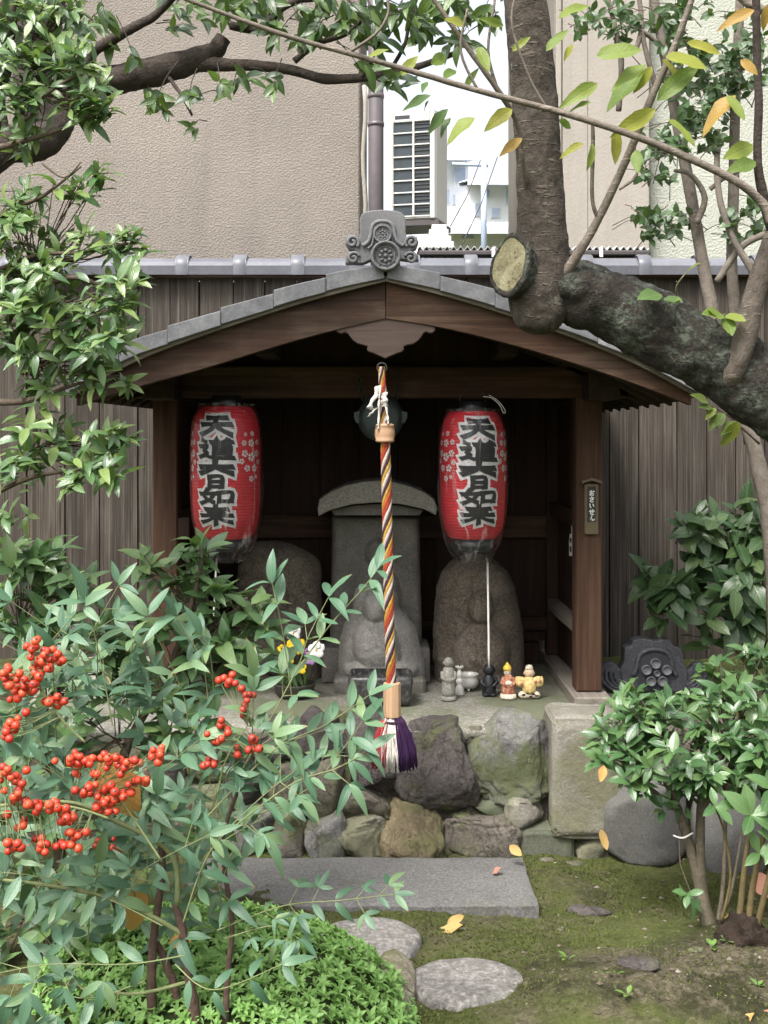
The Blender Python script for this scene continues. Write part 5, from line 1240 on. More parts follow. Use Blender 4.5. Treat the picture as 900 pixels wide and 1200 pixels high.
def whorl(fo, c, axis, n, L, rng, spread=(0.9, 1.25), jit=0.2, up=0.5, stem=0.0, cam_=0.0):
    axis = axis.normalized(); a1 = axis.orthogonal().normalized(); a2 = axis.cross(a1); ph = rng.uniform(0, 2*PI)
    for i in range(n):
        an = ph+2*PI*i/n+rng.uniform(-0.35, 0.35); sp_ = rng.uniform(*spread)
        d = axis*math.cos(sp_)+(a1*math.cos(an)+a2*math.sin(an))*math.sin(sp_)+rv(rng, jit)
        fo.add(c-axis*stem*(i/n)*L, d, axis+UP*up+Vector((0, -cam_, 0))+rv(rng, 0.25), L*rng.uniform(0.72, 1.12))
def blob_points(blobs, rng, shell=0.45):
    out = []
    for (px, py, Y, rx, ry, rY, n) in blobs:
        k = Y/F
        for _ in range(n):
            v = rv(rng); r = rng.uniform(shell, 1)**0.6; q = Vector((v.x*r, v.y*r, v.z*r))
            out.append((P(px, py, Y)+Vector((q.x*rx*k, q.y*rY, q.z*ry*k)), q))
    return out
def bough(root, name, pts, mat, nr=8, n=5, rough=0.12, seed=0, rs=12):
    """pts: (px, py, Y, radius in columns)"""
    a = [tuple(P(p[0], p[1], p[2]))+(p[3]*p[2]/F,) for p in pts]; c = crom(a, n)
    V, Fc = tube_geo([Vector(q[:3]) for q in c], [max(q[3], 0.0008) for q in c], nr, True, rough, rs, seed)
    return obj(name, V, Fc, mat, root, True)
TWIG = m_bark('green_twig', (0.10, 0.10, 0.05), (0.2, 0.19, 0.11), bump=0.3, scale=40)
TWIGB = m_bark('brown_twig', (0.06, 0.045, 0.032), (0.14, 0.11, 0.085), bump=0.4, scale=40)
BARKD = m_bark('dark_bark', (0.026, 0.021, 0.018), (0.075, 0.06, 0.05), bump=1.0, scale=18)
def bush(name, label, cat, base, blobs, kinds, L, rng, nleaf=(5, 8), outw=0.5, upw=0.5, camw=0.35, twigmat=TWIGB, anchors=None, cap=300, spread=(0.9, 1.3), up=0.5, group=None, jit=0.2, twig_r=0.0022, tl=(0.06, 0.16)):
    root = empty(name, base, label, cat, group); fo = Foliage(root, kinds, cap); tg = Geo()
    for c, q in blob_points(blobs, rng):
        ax = q*outw+UP*upw+Vector((0, -1, 0))*camw+rv(rng, 0.35)
        k = rng.uniform(*L); whorl(fo, c, ax, rng.randint(*nleaf), k, rng, spread, jit, up=up, stem=0.9)
        if anchors:
            an = min((Vector(a) for a in anchors), key=lambda a: (a-c).length); l_ = min((an-c).length, rng.uniform(0.12, 0.3)); e = c+(an-c).normalized()*l_-ax.normalized()*0.03
        else: e = c-ax.normalized()*rng.uniform(*tl)
        m_ = (c+e)/2-ax.normalized()*0.02
        tg.tube([c, m_, e], [twig_r*0.6, twig_r*0.8, twig_r*1.1], 4, cap=False)
    fo.finish(); o = tg.build('twigs', twigmat, root); o['kind'] = 'stuff'
    return root

# ================================================================ big cherry tree at the right
CH = m_bark('cherry_bark', (0.020, 0.016, 0.013), (0.10, 0.084, 0.067), lichen=(0.22, 0.23, 0.17), lscale=7, lthr=0.60, ring=0.45, scale=20)
CHB = m_bark('cherry_twig_bark', (0.085, 0.07, 0.056), (0.21, 0.18, 0.148), ring=0.3, bump=0.4, scale=30)
CHM = m_bark('cherry_branch_bark', (0.06, 0.048, 0.038), (0.17, 0.145, 0.118), ring=0.4, bump=0.7, scale=26)
CHL = m_bark('cherry_bark_lichen', (0.010, 0.0085, 0.007), (0.062, 0.053, 0.044), lichen=(0.16, 0.185, 0.145), lscale=8, lthr=0.50, scale=24, bump=1.4)
ct = empty('cherry_tree', P(1020, 620, 3.7)*Vector((1, 1, 0)) if False else Vector((1.5, 3.75, 0)), 'old cherry tree with lichened leaning trunk, sawn stub and yellowing leaves', 'tree')
tr = bough(ct, 'trunk', [(1055, 1100, 3.78, 62), (1045, 800, 3.78, 60), (1010, 600, 3.76, 54), (950, 505, 3.74, 49), (880, 446, 3.72, 45), (800, 400, 3.70, 41), (725, 362, 3.69, 39), (672, 342, 3.69, 38), (640, 345, 3.69, 32)], CHL, 56, 24, 0.15, 3, 11)
lb = bough(ct, 'limb', [(628, 391, 3.67, 10), (629, 383, 3.67, 25), (632, 352, 3.67, 35), (634, 310, 3.67, 34), (634, 260, 3.66, 29), (632, 200, 3.66, 27), (628, 140, 3.66, 26.5), (622, 70, 3.65, 26), (615, 0, 3.64, 25), (606, -80, 3.62, 24)], CH, 48, 20, 0.075, 7, 15)
# sawn stub
n_ = Vector((-0.80, -0.58, 0.12)).normalized(); cc = P(597, 311, 3.60); bk = P(632, 335, 3.72)
u_ = Vector((0, 0, 1)); u_ = (u_-n_*u_.dot(n_)).normalized(); s_ = n_.cross(u_); u_, s_ = u_*math.cos(0.22)-s_*math.sin(0.22), s_*math.cos(0.22)+u_*math.sin(0.22); V, Fc = [], []; nr = 40; rr = 39*3.55/F
rng = random.Random(2)
rad = [1+0.10*noise.noise(Vector((math.cos(2*PI*i/nr)*1.3, math.sin(2*PI*i/nr)*1.3, 4)))+0.02*rng.uniform(-1, 1) for i in range(nr)]
for t, k in ((1.0, 0.95), (0.6, 0.92), (0.3, 0.9), (0.12, 0.97), (0.03, 1.02), (0.0, 0.98), (-0.004, 0.87), (0.002, 0.81)):
    c0 = cc.lerp(bk, max(t, 0))+n_*(0.0 if t >= 0 else 0.004)
    for i in range(nr): a = 2*PI*i/nr; V.append(c0+(u_*math.sin(a)+s_*math.cos(a)*0.86)*rr*k*rad[i])
for j in range(7):
    for i in range(nr): i2 = (i+1) % nr; Fc.append((j*nr+i, j*nr+i2, (j+1)*nr+i2, (j+1)*nr+i))
stub = obj('sawn_stub', V, Fc, CHL, ct, True)
def m_cut():
    s = NT('sawn_wood_face'); v = s.coord((1, 1, 1), False)
    wv = s.n('ShaderNodeTexNoise'); n1 = s.noise(v, 22, 6, 0.7, 0.5); n2 = s.noise(v, 90, 4)
    c = s.ramp(n1, [(0.3, (0.09, 0.08, 0.042)), (0.5, (0.17, 0.155, 0.09)), (0.7, (0.25, 0.235, 0.15))])
    c = s.mix(s.ramp(s.noise(v, 40, 3, 0.5, 1.5), [(0.36, (1, 1, 1)), (0.42, (0, 0, 0))]), c, (0.09, 0.07, 0.045))
    return s.done(s.pbsdf(c, 0.9, s.bump(s.math('ADD', n1, n2), 0.5, 0.01), 0.2))
V, Fc = [], []
for f in (0.0, 0.3, 0.6, 0.82):
    for i in range(nr): a = 2*PI*i/nr; q = cc+n_*(0.0015+0.003*noise.noise(Vector((f*3*math.cos(a), f*3*math.sin(a), 2))))+(u_*math.sin(a)+s_*math.cos(a)*0.86)*rr*f*rad[i]; V.append(q)
for j in range(3):
    for i in range(nr): i2 = (i+1) % nr; Fc.append((j*nr+i, j*nr+i2, (j+1)*nr+i2, (j+1)*nr+i))
obj('cut_face', V, Fc, m_cut(), stub, True)
bough(ct, 'branch', [(850, 452, 3.71, 17), (855, 442, 3.655, 17), (862, 425, 3.62, 15), (873, 396, 3.61, 13.5), (884, 345, 3.6, 12.5), (903, 285, 3.6, 11), (925, 220, 3.6, 9)], CHM, 14, 8, 0.06, 5)
bough(ct, 'branch', [(662, 322, 3.62, 7), (682, 290, 3.58, 5.5), (702, 255, 3.55, 5), (735, 185, 3.5, 4.8), (762, 118, 3.46, 4.4), (790, 55, 3.43, 3.8), (815, -12, 3.4, 3.4)], CHB, 8, 6, 0.1, 8, 30)
bough(ct, 'branch', [(905, 260, 3.42, 7), (893, 238, 3.42, 5.6), (862, 212, 3.4, 5), (800, 182, 3.4, 4.6), (740, 158, 3.4, 4.2), (655, 131, 3.4, 3.8), (560, 106, 3.38, 3.6), (450, 74, 3.35, 3.2), (330, 40, 3.3, 2.8), (200, -8, 3.25, 2.4)], CHB, 8, 6, 0.1, 9, 30)
bough(ct, 'branch', [(502, -10, 3.4, 2.6), (540, 45, 3.42, 3), (583, 105, 3.45, 3.3), (606, 145, 3.52, 3.2), (613, 195, 3.575, 2.8), (620, 245, 3.66, 2)], CHB, 8, 6, 0.1, 10, 30)
bough(ct, 'branch', [(905, 268, 3.5, 7), (897, 240, 3.48, 6.2), (888, 190, 3.46, 5.4), (889, 120, 3.45, 5), (887, 60, 3.44, 5), (886, -15, 3.43, 4.8)], BARKD, 8, 6, 0.12, 12, 30)
bough(ct, 'branch', [(860, -12, 3.5, 5), (880, 6, 3.5, 5.4), (915, 18, 3.5, 6)], CHB, 8, 5, 0.1, 14, 30)
for pts in ([(701, 256, 3.55, 2.6), (694, 232, 3.53, 2.4), (695, 170, 3.5, 2.4), (694, 140, 3.48, 2)], [(738, 180, 3.5, 2.4), (748, 196, 3.48, 2.2), (742, 210, 3.46, 2), (726, 222, 3.45, 1.6)],
            [(408, 62, 3.34, 2), (440, 40, 3.3, 1.8), (455, 15, 3.3, 1.6), (452, -10, 3.3, 1.5)], [(583, 105, 3.45, 2), (572, 60, 3.42, 1.8), (580, 0, 3.4, 1.5)], [(560, 106, 3.38, 1.8), (540, 60, 3.36, 1.6), (548, 10, 3.35, 1.4)],
            [(640, 126, 3.4, 1.8), (620, 90, 3.38, 1.6), (600, 30, 3.36, 1.4), (605, -10, 3.36, 1.2)]):
    bough(ct, 'twig', pts, CHB, 6, 5, 0.15, 15, 40)
CHLEAF = m_leaf('cherry_leaf_green', [(0.10, 0.17, 0.035), (0.17, 0.24, 0.045), (0.26, 0.30, 0.05)], 0.5, 0.4, 0.3, 0.3, spots=((0.30, 0.24, 0.06), 28, 0.58))
CHYEL = m_leaf('cherry_leaf_yellow', [(0.26, 0.27, 0.04), (0.34, 0.32, 0.05), (0.24, 0.28, 0.045)], 0.5, 0.4, 0.3, 0.3, spots=((0.20, 0.09, 0.03), 50, 0.60))
CHORG = m_leaf('cherry_leaf_orange', [(0.36, 0.19, 0.04), (0.40, 0.27, 0.06)], 0.5, 0.35, 0.3, 0.3, spots=((0.18, 0.07, 0.025), 50, 0.56))
CHDRK = m_leaf('cherry_leaf_deep_green', [(0.05, 0.10, 0.025), (0.08, 0.14, 0.035)], 0.45, 0.3, 0.4, 0.3)
cl = {c: [leaf_mesh('cherry_leaf', m, 0.44, 8, 0.8, 0.85, 0.3, cu, 0.15, 0.03, s) for s, cu in ((1, 0.1), (2, 0.3))] for c, m in (('g', CHLEAF), ('y', CHYEL), ('o', CHORG), ('d', CHDRK))}
rng = random.Random(21); random.seed(3)
LF = [((699, 66), (758, 54), 'g'), ((757, 76), (712, 106), 'g'), ((755, 82), (704, 132), 'g'), ((700, 98), (656, 122), 'g'), ((694, 120), (660, 127), 'g'), ((655, 140), (672, 152), 'g'), ((770, 118), (826, 68), 'g'), ((783, 140), (820, 172), 'g'),
      ((862, 112), (816, 150), 'o'), ((684, 168), (652, 182), 'y'), ((694, 168), (693, 200), 'g'), ((722, 152), (722, 196), 'y'), ((768, 128), (712, 162), 'y'), ((745, 176), (748, 204), 'g'), ((882, 170), (846, 186), 'g'), ((886, 190), (850, 200), 'g'),
      ((884, 12), (838, 30), 'o'), ((852, 112), (876, 142), 'g'), ((655, 22), (695, -6), 'g'), ((780, 66), (835, 78), 'y'), ((776, 70), (806, 100), 'y'), ((764, 78), (740, 112), 'y'), ((868, 70), (890, 88), 'o'), ((900, 5), (893, 40), 'o'),
      ((505, 112), (466, 130), 'd'), ((503, 118), (492, 132), 'd'), ((525, 128), (497, 160), 'd'), ((528, 138), (512, 158), 'd'), ((556, 138), (518, 162), 'g'), ((600, 128), (566, 150), 'y'), ((612, 162), (582, 184), 'o'), ((500, 96), (494, 108), 'd'), ((545, 104), (558, 78), 'g'), ((520, 92), (538, 74), 'g'),
      ((470, 88), (490, 62), 'y'), ((505, 75), (530, 60), 'g'), ((600, 60), (622, 40), 'g'), ((560, 55), (575, 85), 'g'), ((430, 70), (452, 52), 'g'), ((640, 60), (668, 30), 'g'), ((590, 30), (560, 20), 'g'), ((545, 30), (520, 20), 'y'), ((805, 50), (850, 62), 'y'), ((672, 52), (658, 74), 'y')]
inv = wm(ct).inverted()
for (a, b, c) in LF:
    Y = rng.uniform(3.36, 3.5); p0, p1 = P(*a, Y), P(*b, Y-rng.uniform(-0.05, 0.05)); d = p1-p0; L = d.length*0.92; d.normalize()
    n = Vector((rng.uniform(-0.6, 0.6), -0.9, rng.uniform(-0.2, 1.1))); n = (n-d*n.dot(d)).normalized(); x = d.cross(n); me = rng.choice(cl[c])[0]; wx = rng.uniform(0.7, 1.05)
    o = bpy.data.objects.new('leaf', me); COL.objects.link(o); o.parent = ct
    o.matrix_basis = inv @ Matrix(((x.x*L*wx, d.x*L, n.x*L, p0.x), (x.y*L*wx, d.y*L, n.y*L, p0.y), (x.z*L*wx, d.z*L, n.z*L, p0.z), (0, 0, 0, 1)))
# epiphyte sprig on the trunk
for pts in ([(795, 352, 3.66, 1.3), (793, 335, 3.62, 1.1), (806, 318, 3.6, 0.9)], [(850, 385, 3.66, 1.3), (838, 375, 3.62, 1), (850, 368, 3.6, 0.8)]): bough(ct, 'twig', pts, TWIG, 5, 4)
for (a, b, c) in (((775, 345), (750, 348), 'd'), ((778, 350), (798, 352), 'd'), ((782, 358), (795, 350), 'g'), ((806, 318), (818, 308), 'g'), ((848, 370), (826, 366), 'g'), ((850, 370), (872, 374), 'g'), ((850, 372), (858, 390), 'g'), ((838, 372), (832, 362), 'g')):
    p0, p1 = P(*a, 3.58), P(*b, 3.54); d = p1-p0; L = d.length*1.1; d.normalize(); n = Vector((0, -0.7, 0.7)); n = (n-d*n.dot(d)).normalized(); x = d.cross(n)
    o = bpy.data.objects.new('leaf', cl[c][0][0]); COL.objects.link(o); o.parent = ct
    o.matrix_basis = inv @ Matrix(((x.x*L*1.4, d.x*L, n.x*L, p0.x), (x.y*L*1.4, d.y*L, n.y*L, p0.y), (x.z*L*1.4, d.z*L, n.z*L, p0.z), (0, 0, 0, 1)))

# ================================================================ slender multi-stem tree by the fence, right
SB = m_bark('grey_brown_bark', (0.09, 0.075, 0.06), (0.20, 0.175, 0.145), lichen=(0.26, 0.27, 0.23), lscale=10, lthr=0.62, scale=26, bump=0.5)
st = empty('slender_tree', P(890, 800, 4.9), 'slender multi-stemmed tree with small dark leaves before the cream wall', 'tree')
for pts in ([(925, 965, 4.9, 14), (915, 780, 4.9, 13), (905, 620, 4.9, 12), (892, 560, 4.9, 10), (880, 510, 4.9, 9), (850, 430, 4.92, 8), (828, 330, 4.95, 7.5), (812, 240, 4.95, 7), (795, 150, 4.95, 6.5), (780, 70, 4.95, 6), (765, -10, 4.95, 5)],
            [(880, 520, 4.95, 8), (868, 420, 5.0, 7), (858, 320, 5.0, 6.5), (860, 220, 5.0, 6.5), (862, 120, 5.0, 6), (866, 30, 5.0, 5.5), (868, -20, 5.0, 5)],
            [(852, 432, 4.9, 6), (878, 370, 4.85, 5.5), (884, 325, 4.8, 5), (862, 285, 4.8, 4), (845, 240, 4.8, 4), (840, 195, 4.8, 3.6), (843, 160, 4.8, 3)],
            [(840, 330, 4.85, 4), (868, 290, 4.85, 4), (895, 275, 4.85, 4)],
            [(816, 262, 4.9, 4), (826, 232, 4.88, 3.6), (810, 205, 4.86, 3), (790, 200, 4.85, 2.2)], [(832, 222, 4.88, 3), (850, 208, 4.86, 2.4), (868, 200, 4.86, 1.8)],
            [(790, 60, 4.9, 4), (802, 25, 4.88, 3.4), (806, -10, 4.86, 3)], [(775, 55, 4.92, 3), (755, 38, 4.9, 2.6), (735, 30, 4.88, 1.6)], [(745, 60, 4.9, 3), (752, 30, 4.9, 3), (748, -10, 4.9, 2.6)],
            [(768, 100, 4.9, 3.2), (757, 60, 4.9, 3), (748, 20, 4.9, 2.8)], [(725, 130, 5.0, 3.4), (728, 70, 5.0, 3.4), (718, 20, 5.0, 3), (710, -10, 5.0, 3)]):
    bough(st, 'stem', pts, SB, 9, 5, 0.1, 17, 22)
SLEAF = m_leaf('small_dark_leaf', [(0.022, 0.05, 0.018), (0.04, 0.085, 0.03), (0.06, 0.11, 0.04)], 0.38, 0.2, 0.5, 0.2)
sk = [leaf_mesh('small_leaf', SLEAF, 0.56, 5, 0.9, 0.9, 0.25, c, 0.1, 0, i) for i, c in enumerate((0.1, 0.35))]
fo = Foliage(st, sk, 300); rng = random.Random(31)
tg = Geo()
for (px, py, rx, ry, n) in ((778, 262, 32, 16, 13), (815, 130, 40, 40, 16), (810, 90, 30, 30, 9), (850, 60, 40, 50, 14), (825, 155, 30, 22, 8), (770, 30, 45, 25, 9), (720, 25, 30, 22, 7), (880, 60, 25, 50, 9), (875, 260, 26, 22, 10), (770, 190, 24, 18, 7), (700, 30, 26, 10, 4), (800, 30, 34, 30, 8), (838, 110, 20, 20, 5), (762, 160, 20, 10, 4)):
    for _ in range(int(n*1.7)):
        c = P(px+rng.uniform(-1, 1)*rx, py+rng.uniform(-1, 1)*ry, rng.uniform(4.75, 5.05)); ax = Vector((rng.uniform(-1, 1), -0.3, rng.uniform(-0.5, 0.6)))
        whorl(fo, c, ax, rng.randint(3, 6), rng.uniform(0.04, 0.06), rng, (0.5, 1.2), up=0.5, stem=1.0, cam_=1.2)
        e = c-ax.normalized()*rng.uniform(0.06, 0.14); tg.tube([c, (c+e)/2+Vector((0, 0, 0.01)), e], [0.0014, 0.0018, 0.0022], 4, cap=False)
fo.finish(); o = tg.build('twigs', TWIGB, st); o['kind'] = 'stuff'

# ================================================================ evergreen tree reaching in from the upper left
et = empty('evergreen_tree', Vector((-1.9, 4.0, 0)), 'dark-limbed evergreen tree with a sawn limb and drooping pointed leaves', 'tree')
bough(et, 'trunk', [(-140, 1085, 4.0, 56), (-130, 900, 4.0, 50), (-110, 500, 4.0, 46), (-60, 230, 4.0, 30), (0, 176, 4.0, 22), (45, 168, 4.0, 20), (68, 150, 4.0, 18), (74, 122, 4.02, 16), (100, 100, 4.0, 17.5), (135, 93, 4.0, 18), (180, 83, 4.0, 17), (225, 72, 4.0, 14.5), (250, 62, 4.0, 12), (258, 50, 4.0, 9.5), (262, 44, 4.0, 9)], BARKD, 36, 18, 0.16, 4, 14)
bough(et, 'limb', [(68, 150, 4.0, 20), (40, 110, 4.05, 22), (42, 50, 4.1, 24), (52, 0, 4.1, 24), (60, -60, 4.1, 22)], BARKD, 16, 6, 0.12, 6, 10)
bough(et, 'limb', [(0, 190, 4.0, 18), (-12, 120, 4.05, 18), (0, 60, 4.1, 17), (10, -20, 4.1, 16)], BARKD, 14, 6, 0.12, 8, 10)
bough(et, 'branch', [(98, 88, 3.98, 10), (108, 62, 3.96, 7), (125, 50, 3.95, 6.5), (160, 30, 3.93, 5.5), (182, 18, 3.92, 5), (206, -8, 3.9, 4.5)], BARKD, 10, 5, 0.12, 5, 20)
bough(et, 'branch', [(222, 74, 4.0, 10), (245, 75, 3.99, 9), (266, 76, 3.97, 7.5), (300, 77, 3.95, 6.5), (340, 82, 3.94, 6), (378, 92, 3.93, 6), (410, 92, 3.92, 5.5), (448, 88, 3.9, 5), (490, 78, 3.9, 4), (540, 60, 3.9, 3)], BARKD, 10, 5, 0.12, 6, 20)
for pts in ([(345, 72, 3.92, 4), (370, 52, 3.9, 3.6), (405, 40, 3.88, 3.2), (425, 22, 3.86, 3)], [(270, 30, 3.93, 5), (305, 34, 3.92, 4.6), (330, 10, 3.9, 4.4), (350, 0, 3.9, 4)], [(340, 0, 3.9, 4), (365, -2, 3.9, 4.5), (400, -6, 3.9, 4)], [(192, 82, 4.0, 3), (206, 102, 3.95, 2.2), (215, 115, 3.9, 2), (225, 135, 3.88, 1.5)], [(455, 86, 3.9, 2.6), (475, 50, 3.88, 2.2), (480, 10, 3.86, 2)], [(425, 90, 3.9, 2.4), (440, 60, 3.88, 2), (450, 30, 3.86, 1.8)]):
    bough(et, 'twig', pts, BARKD, 7, 5, 0.12, 9, 25)
ELEAF = m_leaf('evergreen_leaf', [(0.016, 0.038, 0.018), (0.032, 0.068, 0.026), (0.06, 0.11, 0.03), (0.10, 0.165, 0.035)], 0.34, 0.3, 0.5, 0.22)
ek = [leaf_mesh('evergreen_leaf', ELEAF, 0.40, 6, 0.75, 0.9, 0.3, c, 0.1, 0, i) for i, c in enumerate((0.15, 0.4))]
fo = Foliage(et, ek, 300); rng = random.Random(41); tg = Geo()
for (px, py, rx, ry, n) in ((240, 10, 40, 16, 7), (300, 8, 40, 18, 9), (350, 25, 40, 25, 11), (395, 20, 40, 30, 12), (430, 45, 35, 30, 11), (470, 30, 40, 35, 13), (450, 85, 30, 18, 5), (275, 96, 30, 8, 4), (325, 98, 14, 8, 2), (208, 128, 20, 22, 4), (190, 118, 14, 10, 2), (110, 40, 30, 25, 5), (150, 62, 22, 14, 2), (70, 60, 40, 40, 5), (510, 25, 40, 30, 8), (540, 20, 30, 25, 6), (575, 15, 25, 20, 3), (210, 18, 16, 16, 3)):
    for _ in range(n):
        c = P(px+rng.uniform(-1, 1)*rx, py+rng.uniform(-1, 1)*ry, rng.uniform(3.75, 3.98)); ax = Vector((rng.uniform(-0.8, 1), rng.uniform(-0.6, 0.2), rng.uniform(-1.0, 0.1)))
        whorl(fo, c, ax, rng.randint(3, 5), rng.uniform(0.058, 0.085), rng, (0.3, 0.8), up=0.6, stem=0.9, cam_=1.0)
        e = c-ax.normalized()*rng.uniform(0.05, 0.14)+Vector((0, 0, 0.03)); tg.tube([c, (c+e)/2+Vector((0, 0, 0.012)), e], [0.0014, 0.0018, 0.0024], 4, cap=False)
fo.finish(); o = tg.build('twigs', BARKD, et); o['kind'] = 'stuff'

# ================================================================ osmanthus at the left edge
OLEAF = m_leaf('osmanthus_leaf', [(0.042, 0.10, 0.036), (0.08, 0.155, 0.055), (0.13, 0.21, 0.07), (0.19, 0.26, 0.075)], 0.3, 0.24, 0.6, 0.25)
ok_ = [leaf_mesh('osmanthus_leaf', OLEAF, 0.35, 6, 0.9, 0.75, 0.3, c, 0.15, 0, i) for i, c in enumerate((0.1, 0.35, 0.6))]
rng = random.Random(51); random.seed(7)
B = [(25, 25, 3.3, 50, 45, 0.12, 28), (75, 15, 3.35, 30, 20, 0.1, 9), (40, 85, 3.25, 60, 40, 0.14, 29), (95, 82, 3.25, 35, 30, 0.1, 15), (105, 120, 3.2, 30, 22, 0.08, 10), (30, 130, 3.25, 40, 30, 0.12, 15), (120, 125, 3.2, 12, 12, 0.05, 4), (20, 165, 3.3, 25, 14, 0.1, 4),
     (70, 222, 3.2, 22, 16, 0.06, 4), (105, 200, 3.2, 18, 12, 0.06, 4), (25, 240, 3.3, 40, 20, 0.1, 10), (30, 285, 3.25, 60, 35, 0.14, 24), (120, 285, 3.2, 40, 18, 0.07, 9), (150, 280, 3.2, 20, 12, 0.05, 4), (50, 335, 3.2, 70, 42, 0.16, 34), (130, 345, 3.15, 40, 28, 0.1, 16), (40, 390, 3.2, 70, 40, 0.16, 32), (120, 395, 3.15, 45, 35, 0.12, 20),
     (125, 440, 3.2, 35, 25, 0.08, 9), (50, 445, 3.25, 50, 20, 0.12, 10), (45, 500, 3.2, 40, 28, 0.1, 12), (110, 515, 3.15, 35, 20, 0.07, 8), (20, 545, 3.2, 40, 25, 0.1, 10), (95, 552, 3.12, 35, 22, 0.07, 9), (130, 545, 3.1, 15, 15, 0.05, 4), (15, 600, 3.2, 22, 14, 0.06, 4)]
anc = [P(-40, y, 3.3) for y in range(-40, 640, 60)]+[P(40, y, 3.3) for y in (40, 100, 300, 360, 420, 520)]
ob = bush('osmanthus_tree', 'leafy light green osmanthus tree overhanging the fence and stucco wall', 'tree', Vector((-1.25, 3.3, 0)), B, ok_, (0.044, 0.074), rng, (4, 7), 0.35, 0.4, 0.4, TWIGB, anc, 300, (0.6, 1.45), jit=0.35)
for pts in ([(-60, 1200, 3.3, 18), (-50, 900, 3.3, 16), (-40, 640, 3.3, 14), (-35, 420, 3.3, 12), (-20, 250, 3.3, 10), (0, 100, 3.3, 7), (20, -30, 3.3, 5)], [(-30, 400, 3.3, 8), (10, 370, 3.28, 7), (45, 340, 3.26, 5), (90, 325, 3.22, 3), (150, 350, 3.2, 1.6)], [(-30, 270, 3.3, 4), (20, 242, 3.26, 3), (50, 230, 3.22, 2.2), (95, 195, 3.2, 1.2)],
            [(-30, 330, 3.3, 4), (40, 300, 3.26, 2.6), (95, 296, 3.22, 2), (150, 285, 3.2, 1.2)], [(-30, 180, 3.3, 5), (30, 165, 3.26, 3.4), (70, 152, 3.22, 2.4), (110, 135, 3.2, 1.4)], [(-30, 590, 3.3, 4), (30, 562, 3.25, 2.6), (80, 552, 3.18, 1.8), (140, 545, 3.1, 1)], [(-30, 470, 3.3, 5), (30, 470, 3.26, 3.5), (90, 450, 3.2, 2), (140, 440, 3.2, 1.2)], [(10, 100, 3.3, 4), (30, 140, 3.26, 3), (55, 110, 3.22, 2.4), (95, 85, 3.2, 1.4)]):
    bough(ob, 'branch', pts, TWIGB, 8, 5, 0.12, 3, 25)
for pts, lv in (([(50, 192, 3.2, 1.5), (75, 208, 3.18, 1.3), (95, 190, 3.17, 1)], 2),): bough(ob, 'twig', pts, TWIGB, 5, 4)

# ================================================================ camellia bush behind the nandina
CLEAF = m_leaf('camellia_leaf', [(0.045, 0.105, 0.042), (0.08, 0.16, 0.06), (0.125, 0.215, 0.085), (0.17, 0.26, 0.09)], 0.3, 0.25, 0.6, 0.25)
ck = [leaf_mesh('camellia_leaf', CLEAF, 0.42, 6, 0.8, 0.9, 0.26, c, 0.1, 0.02, i) for i, c in enumerate((0.12, 0.3, 0.45))]
rng = random.Random(61)
B = [(30, 690, 3.5, 60, 60, 0.15, 24), (75, 680, 3.5, 30, 20, 0.1, 7), (30, 650, 3.5, 30, 20, 0.1, 7), (90, 760, 3.55, 80, 50, 0.15, 18), (180, 760, 3.6, 60, 60, 0.15, 18), (215, 680, 3.6, 35, 30, 0.1, 9), (230, 645, 3.6, 22, 18, 0.06, 5), (165, 660, 3.6, 25, 15, 0.06, 3), (265, 720, 3.6, 45, 40, 0.12, 14), (300, 760, 3.65, 40, 40, 0.12, 10),
     (120, 850, 3.6, 100, 70, 0.2, 26), (40, 900, 3.5, 60, 80, 0.2, 18), (230, 850, 3.65, 60, 60, 0.15, 14), (60, 1020, 3.5, 80, 80, 0.2, 18), (40, 1120, 3.4, 60, 60, 0.15, 10), (180, 960, 3.6, 70, 60, 0.15, 12)]
anc = [P(x, y, 3.6) for x, y in ((60, 800), (140, 860), (220, 800), (240, 720), (120, 960), (40, 1040), (20, 740))]
cb_ = bush('camellia_bush', 'glossy mid-green camellia bush rising behind the red berries', 'bush', Vector((-0.9, 3.7, 0)), B, ck, (0.065, 0.10), rng, (4, 7), 0.4, 0.6, 0.35, TWIGB, anc, 300, (0.7, 1.3))
for pts in ([(120, 1250, 3.6, 10), (130, 1050, 3.62, 8), (140, 900, 3.62, 6), (200, 780, 3.62, 4), (232, 680, 3.6, 3), (236, 640, 3.58, 1.6)], [(110, 1250, 3.6, 9), (70, 1000, 3.58, 7), (50, 800, 3.55, 4), (40, 660, 3.52, 2)], [(205, 770, 3.62, 3), (270, 720, 3.6, 2), (290, 700, 3.6, 1.4)]):
    bough(cb_, 'stem', pts, TWIGB, 8, 5, 0.1, 5, 25)

# ================================================================ nandina with red berries
NLEAF = m_leaf('nandina_leaf', [(0.042, 0.102, 0.056), (0.066, 0.143, 0.080), (0.10, 0.187, 0.108), (0.145, 0.222, 0.092)], 0.42, 0.17, 0.42, 0.2, vc=(0.2, 0.28, 0.17), tip=(0.25, 0.07, 0.03))
nk = [leaf_mesh('nandina_leaf', NLEAF, 0.325, 7, 0.8, 0.8, 0.26, c, 0.1, 0, i) for i, c in enumerate((0.02, 0.2, 0.4, 0.6, 0.85))]
NST = m_bark('nandina_green_stem', (0.12, 0.15, 0.06), (0.22, 0.24, 0.12), bump=0.15, scale=30); NBK = m_bark('nandina_cane', (0.055, 0.035, 0.028), (0.14, 0.09, 0.07), bump=0.8, scale=30)
nd = empty('nandina_bush', Vector((-0.5, 2.95, 0)), 'nandina bush with blue-green pinnate leaves and red berry clusters', 'bush')
nf = Foliage(nd, nk, 300); rng = random.Random(71); random.seed(9)
nst = Geo()
